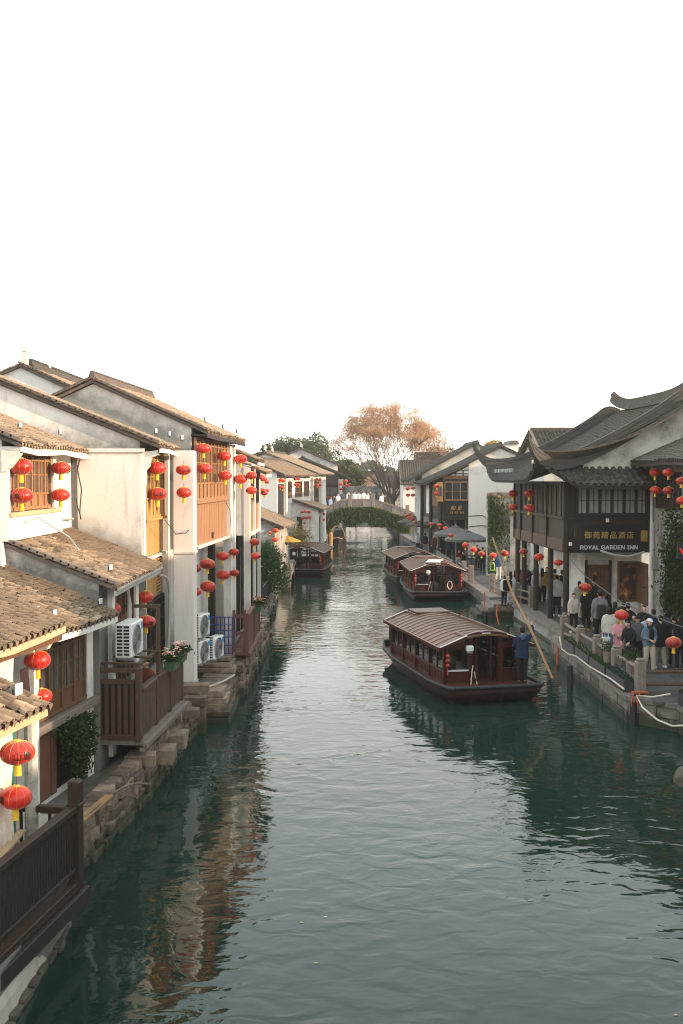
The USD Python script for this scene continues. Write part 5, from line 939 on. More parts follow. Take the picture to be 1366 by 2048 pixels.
# mooring piles, ropes, rock
for (px, py, Y, h, l) in ((1271, 1400, 27.2, .62, 'black wooden mooring pile at the corner of the granite quay'), (1143, 1322, 31.9, .75, 'black wooden mooring pile in the water beside the granite quay wall'), (1016, 1232, 41.5, .6, 'black pile below the white quay wall'), (972, 1222, 46.0, .6, 'black pile beside the far balustrade')):
    x = pxt(px, Y); one('mooring_pile', MB().tube([(x, Y, -.5), (x + .01, Y, h * .5), (x, Y, h)], [.10, .095, .09], 8), M['boat_rim'], l, 'mooring pile')
m = MB(); m.tube([at(px_, py_, 7.86 * F_PX / (px_ - 683)) for px_, py_ in ((1119, 1273), (1124, 1298), (1136, 1308), (1152, 1312), (1180, 1334), (1220, 1357), (1248, 1378))], .028, 6)
one('white_hose', m, M['rope'], 'pale hose draped along the granite quay wall', 'hose')
m = MB(); m.tube([at(1340, 1388, 26.1), at(1305, 1394, 26.7), at(1273, 1391, 27.1), at(1285, 1415, 26.6), at(1315, 1440, 26.0), at(1345, 1452, 25.6), at(1390, 1450, 25)], .026, 6)
one('mooring_rope', m, M['rope'], 'pale rope slung from the corner pile towards the right edge', 'rope')
m = MB()
for (px, py, Y) in ((1268, 1386, 27.15), (1280, 1386, 27.1)): m.tube([at(px, py, Y), at(px - 6, py + 16, Y), at(px - 4, py + 26, Y)], .02, 5)
m.tube([at(1264, 1384, 27.2), at(1296, 1385, 27.4)], .03, 6); one('orange_rope', m, M['rope_orange'], 'orange rope knotted round the corner post of the granite quay', 'rope')
m = MB(); m.tube([at(1117, 1290, 36.2), at(1115, 1318, 36.2), at(1113, 1335, 36.0)], .06, 6); one('orange_rope', m, M['rope_orange'], 'faded orange rope hanging down the near end of the white quay wall', 'rope')
one('orange_rope', MB().tube([at(995, 1210, 45), at(993, 1228, 44.6), at(998, 1250, 44.2)], .03, 5), M['rope_orange'], 'orange rope hanging from the far balustrade, right one', 'rope'); one('orange_rope', MB().tube([at(969, 1185, 47.4), at(968, 1205, 47.2), at(974, 1228, 47)], .03, 5), M['rope_orange'], 'orange rope hanging from the far balustrade, left one', 'rope')
r5 = np.random.default_rng(4); s = trimesh.creation.icosphere(4); v = s.vertices * (1.3, 1.1, .95); v = v * (1 + .5 * (meshkit.fbm(v * 1.3 + 5, 4, 3)[:, None] - .5))
m = MB(); m.add(v + (8.75, 21.9, -.15), s.faces); one('water_rock', m, M['mud'], 'brown rough rock at the right edge of the water', 'rock', smooth=40)
# ---------------------------------------------------------------- the inn
IC = frame(9.0, 40.1, 182.5); IF = frame(9.0, 40.1, -87.5)
h = thing('inn', 'dark timber inn with upturned grey tiled eaves and a gilded sign', 'inn', (11, 44, .74))
MB(IF).box(-9.1, -.02, .02, 3.5, 3.86, 6.62).build('upper_floor', M['wood_dark'], h)
MB(IF).box(-9.1, -.02, .02, 3.5, 3.76, 3.86).build('floor_beam', M['wood_black'], h)
# front: windows with curtains, board wall
Wn = window_band(h, IF, .42, 3.38, 5.25, 6.5, .0, 6, .0, M['wood_dark'], M['curtain'], 2, .12)
part(h, 'corner_post', IF, (-.02, .10, -.08, .14, 3.84, 6.62), M['wood_dark'], .015); part(h, 'corner_post', IF, (-.0, .08, 3.38, 3.52, 3.84, 6.62), M['wood_dark'], .015)
part(h, 'front_rail', IF, (.0, .10, .14, 3.38, 5.1, 5.2), M['wood_dark'], .01); boards(h, IF, .14, 3.38, 3.86, 5.1, .0, 15, M['wood_dark'], 'wall_board', .004)
for i in range(17): part(h, 'side_pane', IC, (.0, .012, -8.9 + i * .52, -8.45 + i * .52, 5.24, 6.48), M['curtain'] if i % 3 else M['glass_green'])
# canal side: vertical slats above, boards below
for i in range(34):
    s = -9.0 + i * .268; part(h, 'slat', IC, (.02, .075, s, s + .10, 5.22, 6.5), M['wood_grey'] if i % 3 == 1 else M['wood_dark'])
part(h, 'side_rail', IC, (.0, .11, -9.1, -.05, 5.1, 5.22), M['wood_dark'], .01); part(h, 'side_lintel', IC, (.0, .11, -9.1, -.05, 6.5, 6.62), M['wood_dark'], .01)
boards(h, IC, -9.1, -.08, 4.3, 5.1, .0, 30, M['wood_dark'], 'wall_board', .004); part(h, 'skirt', IC, (.0, .09, -9.1, -.05, 3.82, 4.3), M['wood_balcony'], .01)
for s in (-.12, -2.6, -5.2, -7.6, -9.0):
    q = (IC @ np.array([-.1, s, 0, 1]))[:3]; m = MB(); m.tube([(q[0], q[1], .74), (q[0], q[1], 3.85)], .125, 12); m.build('post', M['wood_dark'], h)
    if s < -1: part(h, 'mullion_post', IC, (.05, .13, s - .06, s + .06, 3.86, 6.6), M['wood_dark'], .01)
MB().cbox(8.93, 9.23, 39.85, 40.15, .74, 1.35, .02).build('post_base', M['stone_post'], h)
# ground floor under the jetty
GF = frame(10.35, 42.2, -90); MB(GF).box(-6.8, -.02, .0, 2.4, .74, 3.76).build('ground_walls', M['plaster'], h)
part(h, 'door', GF, (.0, .05, .08, 1.0, .8, 3.1), M['wood_brown']); part(h, 'door_frame', GF, (.0, .09, 1.0, 1.1, .8, 3.3), M['wood_black']); part(h, 'door_frame', GF, (.0, .09, -.02, .08, .8, 3.3), M['wood_black'])
for i in range(6): part(h, 'door_slat', GF, (.05, .08, .16 + i * .135, .22 + i * .135, 1.5, 3.0), M['wood_brown'])
part(h, 'pillar', GF, (.0, .35, 1.15, 1.55, .74, 3.7), M['plaster']); part(h, 'pillar', GF, (.0, .3, 1.85, 2.3, .74, 3.7), M['plaster'])
part(h, 'doorway', GF, (.0, .03, 1.55, 1.85, .74, 3.5), M['wood_black'])
GR = frame(12.42, 40.3, 180)
part(h, 'shop_window', GR, (.0, .06, -1.7, .1, 1.6, 3.3), M['wood_brown']); part(h, 'shop_window_frame', GR, (.06, .1, -1.8, -1.65, 1.5, 3.4), M['wood_black'])
glow = mat('warm_lit_glass', {'g': ('geometry', {}), 'n': ('noise_texture', {'scale': 3.5, 'detail': 4.0}), 'r': ('rgb_ramp', {'ramp': [(.5, (.04, .022, .014)), (.66, (.30, .12, .04)), (.85, (.8, .45, .18))]}), 'p': ('principled_bsdf', {'roughness': .15, 'emission_strength': .03})},
    [('g.position', 'n.vector'), ('n.fac', 'r.fac'), ('r.color', 'p.base_color'), ('r.color', 'p.emission_color')])
FW = frame(11.35, 41.6, -90); part(h, 'lit_window', FW, (.02, .05, .3, .95, 1.7, 3.2), glow); part(h, 'lit_window_frame', FW, (.0, .03, .2, 1.05, 1.6, 3.3), M['wood_brown']); MB(FW).box(-.5, 0, .1, 1.1, .74, 3.7).build('wall', M['plaster'], h)
for s in (.3, 1.3): part(h, 'wall_lamp', GF, (.36 if s > 1 else .06, .46 if s > 1 else .16, s, s + .16, 2.45, 2.8), glow)
# sign boards
sg = part(h, 'sign_board', IF, (.05, .12, .60, 3.02, 4.16, 4.90), M['sign_black'], .015)
part(h, 'sign_edge', IF, (.045, .105, .56, 3.06, 4.12, 4.94), M['wood_black'])
def text_on(parent, name, Fm, verts, faces, t, s0, z0, mt):
    m = MB(Fm); m.add(np.stack([t + verts[:, 2], s0 + verts[:, 0], z0 + verts[:, 1]], 1), faces); return m.build(name, mt, parent)
gv, gf = glyphs('御苑精品酒店', .305, 1.13, .012); text_on(sg, 'lettering', IF, gv, gf, .121, .76, 4.37, M['gold_paint'])
tm_ = meshkit.text_mesh('ROYAL GARDEN INN', .165, .02, True); tv_ = np.array(tm_.vertices); tv_[:, 0] *= 2.38 / tv_[:, 0].max()
text_on(h, 'lettering', IF, tv_, np.array(tm_.faces), .035, .60, 3.90, M['white_letter'])
part(h, 'gold_plaque', IF, (.05, .08, 3.08, 3.36, 4.22, 4.66), M['gold_paint'])
for s in (1.62, .12): part(h, 'sign_lamp', IF, (.14, .26, s, s + .12, 5.0 if s > 1 else 4.05, 5.16 if s > 1 else 4.2), M['white_metal'], .02)
MB(IF).tube([(.1, .3, 4.55), (.3, .35, 4.75), (.35, .3, 4.4)], .03, 6).build('lamp_arm', M['black'], h)
MB(IF).tube([(.2, 1.4, 3.86), (.3, 1.9, 3.7), (.3, 2.5, 3.62), (.2, 3.2, 3.8)], .05, 6).build('drain_pipe', M['pipe'], h)
# roof of the inn: canal slope between two raised curved ridges, front skirt, flying corners
TE = 1.35
def corner_lift(s, q):        # canal slope: rises to the corners at both ends, most at the eave
    u = np.clip((s + 4.6) / 5.6, -1, 1); return 1.45 * np.abs(u) ** 7 * (1 - q) ** 2.2
roof(h, IC, -10.0, .9, TE, 6.62, -5.1, 10.0, M['tile_grey'], .16, .21, sag=.33, n_ind=160, name='canal_roof', thick=.06, lift=corner_lift)
def front_lift(s, q): u = np.clip((.9 - s) / 2.4, 0, 1); return 1.45 * u ** 3.2 * (1 - q) ** 1.5
roof(h, IF, -1.0, 3.72, 1.32, 6.52, -.75, 7.72, M['tile_grey'], .17, .285, sag=.07, n_ind=240, name='front_roof', thick=.07, lift=front_lift, eave_mat=M['wood_dark'])
def curved_ridge(pts, w0, w1, name='hip_ridge'):
    p = np.array(pts); k = len(p); tt = np.linspace(0, 1, k); T = np.linspace(0, 1, 40); c = np.stack([np.interp(T, tt, p[:, a]) for a in range(3)], 1)
    for _ in range(3): c[1:-1] = (c[:-2] + 2 * c[1:-1] + c[2:]) / 4
    b = MB(IC)
    for a in range(39):
        w = w0 + (w1 - w0) * T[a]
        kk = .35 + .65 * min(1, T[a] * 3.5)
        for off, ww, hh in ((-.2 * kk, w * 1.0, .3 * kk), (-.02, w * 1.15, .16 * kk), (.10 * kk, w * .8, .10 * kk), (.19 * kk, w * 1.0, .08 * kk), (.27 * kk, w * .62, .10 * kk)): b.beam(c[a] + (0, 0, off), c[a + 1] + (0, 0, off), ww, hh)
    return b.build(name, M['ridge_grey'], h)
def slope_z(t): q = (TE - t) / (TE + 5.1); return 6.62 + q * 3.38 - .33 * 4 * q * (1 - q)
near = [(1.85, 1.35, 8.40), (1.62, 1.15, 7.95), (1.25, .9, 7.60), (.7, .55, 7.42)] + [(x, .35 - .06 * i, slope_z(x) + .32) for i, x in enumerate((-.2, -1.2, -2.2, -3.2, -4.1))] + [(-4.7, .1, slope_z(-4.7) + .40), (-5.3, .1, slope_z(-4.6) + .25)]
curved_ridge(near, .15, .32)
far = [(1.85, -10.6, 8.5), (1.62, -10.4, 7.95), (1.25, -10.2, 7.55), (.7, -10.0, 7.4)] + [(x, -9.6, slope_z(x) + .32) for x in (-.2, -1.2, -2.2, -3.2, -4.1)] + [(-4.7, -9.6, slope_z(-4.7) + .40), (-5.3, -9.6, slope_z(-4.6) + .25)]
curved_ridge(far, .15, .32)
ridge(h, IC, -9.9, .6, -5.1, 10.12, None, .42, .34, horn=.6); finial(h, IC, -5.1, .5, 10.5, 1.1, -1); finial(h, IC, -5.1, -9.8, 10.5, .9, 1)
MB(IC).prism([(-.7, 6.6), (-.7, 7.6), (-5.1, 9.75), (-9, 7.6), (-9, 6.6)], -.9, .12).build('gable_wall', M['plaster_old'], h)
roof(h, IC, -.2, .42, -.3, 7.55, -5.1, 9.9, M['tile_grey'], .16, .2, n_ind=60, name='gable_verge', thick=.06)
roof(h, IC, -10.0, .9, -11.3, 6.9, -5.1, 10.0, M['tile_grey'], .2, .25, sag=.3, n_ind=0, name='rear_roof', thick=.12)
part(h, 'buttress_wall', IF, (-.25, .0, 2.55, 3.1, 7.5, 8.95), M['plaster_clean'])
for k in range(5): part(h, 'eave_lamp', IC, (1.0, 1.16, -8.6 + k * .85, -8.42 + k * .85, 7.02 + .0 * k, 7.2), M['grey_metal'], .02)
part(h, 'eave_lamp', IC, (1.3, 1.45, .35, .5, 7.35, 7.5), M['white_metal'], .02)
# hanging box lantern sign on a bracket
t = thing('box_lantern', 'black framed box lantern hanging on an iron arm right of the inn sign', 'lamp', tuple((IF @ np.array([.3, 3.7, 4.2, 1]))[:3])); Q = IF
part(t, 'box', Q, (.18, .52, 3.52, 3.88, 3.92, 4.44), M['white_letter']); 
for a in (3.5, 3.86): 
    for x in (.16, .5): part(t, 'frame_bar', Q, (x, x + .04, a, a + .04, 3.86, 4.5), M['black'])
for z in (3.86, 4.44): part(t, 'frame_cap', Q, (.14, .56, 3.48, 3.92, z, z + .05), M['black'])
part(t, 'inner_frame', Q, (.52, .535, 3.6, 3.80, 4.02, 4.34), M['grey_metal']); MB(Q).tube([(.0, 4.2, 4.75), (.2, 3.95, 4.7), (.35, 3.7, 4.55)], .025, 6).build('arm', M['black'], t)
# ---------------------------------------------------------------- house on the right edge, and the ones that go on out of view
h = thing('quay_house', 'weathered grey walled house at the right edge, tiled eave hung with lanterns', 'house', (13, 36, .74)); R0 = frame(12.5, 40.0, 180)
MB(R0).prism([(.0, .74), (.0, 7.3), (-4.5, 9.2), (-9, 7.3), (-9, .74)], .0, 9.5).build('wall', M['plaster_bad'], h)
roof(h, R0, -.1, 9.6, .85, 7.42, -4.5, 9.75, M['tile_grey'], .17, .23, n_ind=80, eave_mat=M['wood_dark']); roof(h, R0, -.1, 9.6, -9.8, 7.42, -4.5, 9.75, M['tile_grey'], .2, .25, n_ind=0, name='rear_roof')
MB(R0).tube([(.08, .12, .8), (.08, .12, 7.2)], .06, 8).build('downpipe', M['white_metal'], h)
MB(R0).tube([(.08, .35, .8), (.08, .35, 5.0)], .05, 8).build('downpipe', M['pipe'], h)
window_band(h, R0, .6, 3.4, 5.6, 7.0, .0, 4, .25, M['wood_dark'], M['glass'], 2); part(h, 'meter_box', R0, (.0, .18, .5, .8, 3.2, 3.7), M['grey_metal'], .01)
t = thing('wall_ivy', 'dense green ivy climbing the weathered house at the right edge', 'ivy', (12.3, 37.5, .74)); r_ = np.random.default_rng(8)
P = []
for k in range(46):
    s = r_.uniform(2.5, 5.8); top = r_.uniform(3.6, 6.0) - abs(s - 4) * .2; 
    for z in np.arange(.9, top, .05): P.append((12.5 - abs(r_.normal(.12, .16)) - .25 * math.sin(z * 2 + s) ** 2, 40 - s + r_.normal(0, .13), z))
leaves('leaves', M['leaf'], np.repeat(P, 2, 0) + r_.normal(0, .06, (2 * len(P), 3)), .075, t, .8); m = MB()
for k in range(10): m.tube([(12.45, 36 - .3 * k + 2, .74), (12.4, 36.1 - .3 * k + 2, 2.5), (12.42, 35.9 - .3 * k + 2, 4.6)], .02, 4)
m.build('stem', M['bark'], t)
h = gable_house('rear_street_house', 'grey tiled house with its slope to the viewer, behind the inn roof', frame(12.3, 60.5, -90), 0, 14, 0, .7, 8.0, -3.2, 9.75, -8, .74, M['tile_grey'], M['plaster_old'])
h = gable_house('rear_street_house', 'grey tiled house behind the white gable on the right', frame(16.2, 79, 180), 0, 10, 0, .4, 8.2, -5, 10.2, -12, .74, M['tile_grey'], M['plaster_old'])
h = gable_house('street_house', 'grey tiled white house on the right bank beside the viewer', frame(12.6, 30, 180), 0, 16, 0, .9, 7.6, -5, 10.0, -10, .74, M['tile_grey'], M['plaster_old'])
h = gable_house('street_house', 'another grey tiled white house on the right bank behind the viewer', frame(12.9, 13.5, 180), 0, 20, 0, .9, 5.4, -5, 7.9, -10, .74, M['tile_grey'], M['plaster_old'])
# fallen sign at the edge
t = thing('shop_sign', 'dark shop sign with a red stroke at the right edge above the crowd', 'sign', at(1362, 1100, 34)); p = at(1364, 1098, 34); Q = frame(p[0], p[1], -90)
part(t, 'panel', Q, (.0, .06, -.18, .6, p[2] - .35, p[2] + .25), M['black'], .01); MB(Q).beam((.065, -.08, p[2] + .02), (.065, .1, p[2] - .3), .01, .05).build('red_stroke', mat('red_neon', {'e': ('emission', {'color': (1, .03, .06), 'strength': .6})}, [], 'e.emission'), t)
# ---------------------------------------------------------------- mossy wall and the tea house
t = thing('mossy_wall', 'old mossy stone wall overgrown with creepers between the inn and the white gable', 'wall', (9.5, 62, .74))
MB().box(8.95, 11.6, 61.0, 61.6, .7, 5.7).build('wall_face', M['plaster_bad'], t)
for k in range(26): m = MB(); x = 8.9 + .1 * (k % 13) * 2; jbox(m, x, x + .24, 60.95, 61.05, 5.55 + .16 * (k // 13), 5.72 + .16 * (k // 13), .03); m.build('coping_stone', M['stone_warm'], t)
t = thing('creeper', 'green and brown creeper hanging over the old mossy wall', 'creeper', (9.4, 60.9, 3)); r_ = np.random.default_rng(14); P = []
for k in range(60):
    x = 8.95 + abs(r_.normal(0, .7)); top = r_.uniform(4.2, 5.8)
    for z in np.arange(top - r_.uniform(1.2, 3.6), top, .07): P.append((x + r_.normal(0, .05), 60.88 - abs(r_.normal(0, .07)), z))
leaves('leaves', M['ivy'], P, .085, t, .8); MB().tube([(9.3, 60.92, .74), (9.4, 60.9, 3), (9.2, 60.9, 5.4)], .04, 5).build('stem', M['bark'], t)
t = thing('white_post_wall', 'narrow strip of peeling whitewashed wall beside the inn', 'wall', (9.9, 55, .74)); MB().box(9.55, 10.2, 56.0, 56.3, .7, 4.6).build('wall_face', M['plaster_bad'], t)
TF = frame(7.55, 75, -90); TC = frame(7.55, 75, 185)
h = thing('tea_house', 'two storey house with brown timber front and tall white gable behind the parasols', 'house', (10, 78, .74))
MB().prism([(9.55, .74), (9.55, 7.85), (11.9, 9.0), (15.6, 7.4), (15.6, .74)], 74.85, 84).build('white_gable', M['plaster_clean'], h)
MB().prism([(7.6, 3.6), (7.6, 6.65), (9.54, 7.75), (9.54, 3.6)], 75.0, 84).build('timber_core', M['wood_dark'], h)
MB().prism([(8.15, 6.92), (9.54, 7.65), (9.54, 6.92)], 74.93, 75).build('gable_infill', M['plaster_clean'], h)
for (x0, x1, z) in ((8.2, 9.54, 7.05), (8.7, 9.54, 7.32)): part(h, 'tie_beam', I4, (x0, x1, 74.88, 74.94, z, z + .07), M['wood_dark'])
for x in (8.55, 9.1): part(h, 'king_strut', I4, (x, x + .08, 74.86, 74.92, 6.92, 7.35), M['wood_dark'])
part(h, 'front_beam', TF, (.0, .12, .05, 2.0, 6.66, 6.95), M['wood_brown'], .01)
window_band(h, TF, .2, 1.98, 5.05, 6.5, .02, 3, .0, M['wood_panel'], M['glass'], 1); sh = part(h, 'open_shutter', I4, (7.15, 7.62, 74.72, 74.77, 5.0, 6.45), M['wood_honey'])
part(sh, 'shutter_panel', I4, (7.24, 7.53, 74.70, 74.73, 5.4, 6.1), M['glass_green'])
boards(h, TF, .05, 2.0, 3.62, 5.0, .0, 9, M['wood_dark'], 'wall_board', .006); part(h, 'sill', TF, (.0, .14, .05, 2.0, 4.98, 5.06), M['wood_dark'])
sb = part(h, 'sign_board', TF, (.05, .11, .22, 1.98, 4.0, 4.85), M['sign_black'], .01); gv, gf = glyphs('知足', .36, 1.35, .02); gv[:, 0] += (gv[:, 1]) * .15; text_on(sb, 'lettering', TF, gv, gf, .111, .66, 4.38, M['gold_paint'])
mm = MB(TF)
for k, s in enumerate((.6, .74, .98, 1.12, 1.34, 1.46, 1.58)): mm.box(.112, .125, s, s + .09, 4.12, 4.15); mm.box(.112, .125, s + .03, s + .055, 4.08, 4.22); mm.box(.112, .125, s, s + .1, 4.2, 4.225)
mm.build('small_lettering', M['gold_paint'], sb)
for s in (.1, -.0): pass
MB(TC).box(-.3, .0, -8.5, 0.0, 3.6, 6.6).build('side_wall', M['wood_dark'], h); part(h, 'side_panel', TC, (.0, .04, -6.6, -4.4, 3.9, 6.2), M['plaster_clean']); part(h, 'side_lattice', TC, (.0, .08, -3.6, -1.2, 4.6, 6.3), M['wood_brown'])
for s in (-8.3, -4.1, -.1): MB(TC).tube([(.1, s, .74), (.1, s, 6.5)], .14, 8).build('post', M['wood_black'], h)
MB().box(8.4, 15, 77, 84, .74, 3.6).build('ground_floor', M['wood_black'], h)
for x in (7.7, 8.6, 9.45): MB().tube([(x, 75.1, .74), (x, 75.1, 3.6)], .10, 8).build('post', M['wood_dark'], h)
sl = (9.12 - 6.3) / (11.9 - 6.15); q = frame(0, 74.7, 180)
TR = frame(11.9, 84, 180)
roof(h, TR, -.1, 9.35, 5.75, 6.32, .0, 9.14, M['tile_grey'], .2, .25, n_ind=60, sag=.12); roof(h, TR, -.1, 9.35, -4.2, 7.2, .0, 9.14, M['tile_grey'], .2, .25, n_ind=0, name='rear_roof')
verge(h, TR, 9.32, 5.75, 6.32, .0, 9.14, 1, .12, M['ridge_grey']); verge(h, TR, 9.32, -4.2, 7.2, .0, 9.14, 1, 0, M['ridge_grey']); ridge(h, TR, -.1, 9.5, .0, 9.2, None, .4, .4, teeth=False)
for k in range(2): MB().tube([(9.56, 74.83, 3.9 - .8 * k), (10.6, 74.83, 3.95 - .75 * k), (11.0, 74.83, 3.7 - .6 * k), (11.0, 74.83, 2.8)], .03, 5).build('wall_cable', M['cable'], h)
h = gable_house('tea_house_annex', 'grey tiled house just behind the timber fronted one, white strip under its verge', frame(6.6, 94, 180), 0, 8.6, -.3, .95, 6.5, -5.0, 9.75, -9, .74, M['tile_grey'], M['plaster_old'])
# parasols with charcoal canopies
def parasol(label, x, y, w, zt, ze, group='charcoal parasols on the right quay'):
    t = thing('parasol', label, 'parasol', (x, y, .74), 8, group); z0 = .74
    n = 8; a = np.arange(n) * 2 * np.pi / n + np.pi / 8; b = MB(); R = w / 2 / math.cos(np.pi / 8)
    rings = [(0.02, zt), (.16 * R, zt - .10), (.155 * R, zt - .16), (.6 * R, (zt + ze) / 2 - .06), (R, ze), (R, ze - .16)]
    v = np.array([(x + r * math.cos(q), y + r * math.sin(q), z) for r, z in rings for q in a]); f = [(k * n + j, (k + 1) * n + j, (k + 1) * n + (j + 1) % n, k * n + (j + 1) % n) for k in range(len(rings) - 1) for j in range(n)]
    b.add(v, f); b.build('canopy', M['canvas'], t)
    for q in a: MB().beam((x, y, zt - .18), (x + R * .98 * math.cos(q), y + R * .98 * math.sin(q), ze - .02), .025, .03).build('rib', M['dark_metal'], t)
    MB().tube([(x, y, z0), (x, y, zt + .06)], .035, 8).build('pole', M['grey_metal'], t); MB().lathe([(0, z0 + .12), (.3, z0 + .1), (.32, z0), (0, z0)], (x, y, 0), 12).build('base', M['dark_metal'], t)
    for dx, dy in ((.8, .5), (-.8, .5)): pass
parasol('large charcoal parasol nearest the landing steps', pxt(936, 66), 66.3, 2.9, 3.32, 2.72); parasol('charcoal parasol just behind the nearest one, left of it', pxt(914, 70), 70.6, 3.0, 3.42, 2.8); parasol('charcoal parasol farther along, under the timber front', pxt(896, 76), 73.2, 2.6, 3.2, 2.7)
parasol('small grey parasol far along the quay beside the bridge ivy', pxt(828, 92), 92, 3.0, 3.3, 2.7); parasol('small grey parasol second far one by the dark posts', pxt(845, 86), 86, 2.8, 3.25, 2.75)
for i, (x, y) in enumerate(((8.9, 67.8), (9.4, 69.6), (8.2, 65.6))):
    t = thing('cafe_table', ['small dark cafe table under the nearest parasol', 'small dark cafe table behind the parasol poles', 'small dark cafe table by the quay balustrade'][i], 'table', (x, y, .74)); MB().lathe([(0, 1.48), (.4, 1.48), (.4, 1.44), (0, 1.44)], (x, y, 0), 14).build('top', M['wood_dark'], t); MB().lathe([(.04, 1.44), (.04, .8), (.25, .76), (0, .745)], (x, y, 0), 10).build('pedestal', M['dark_metal'], t)
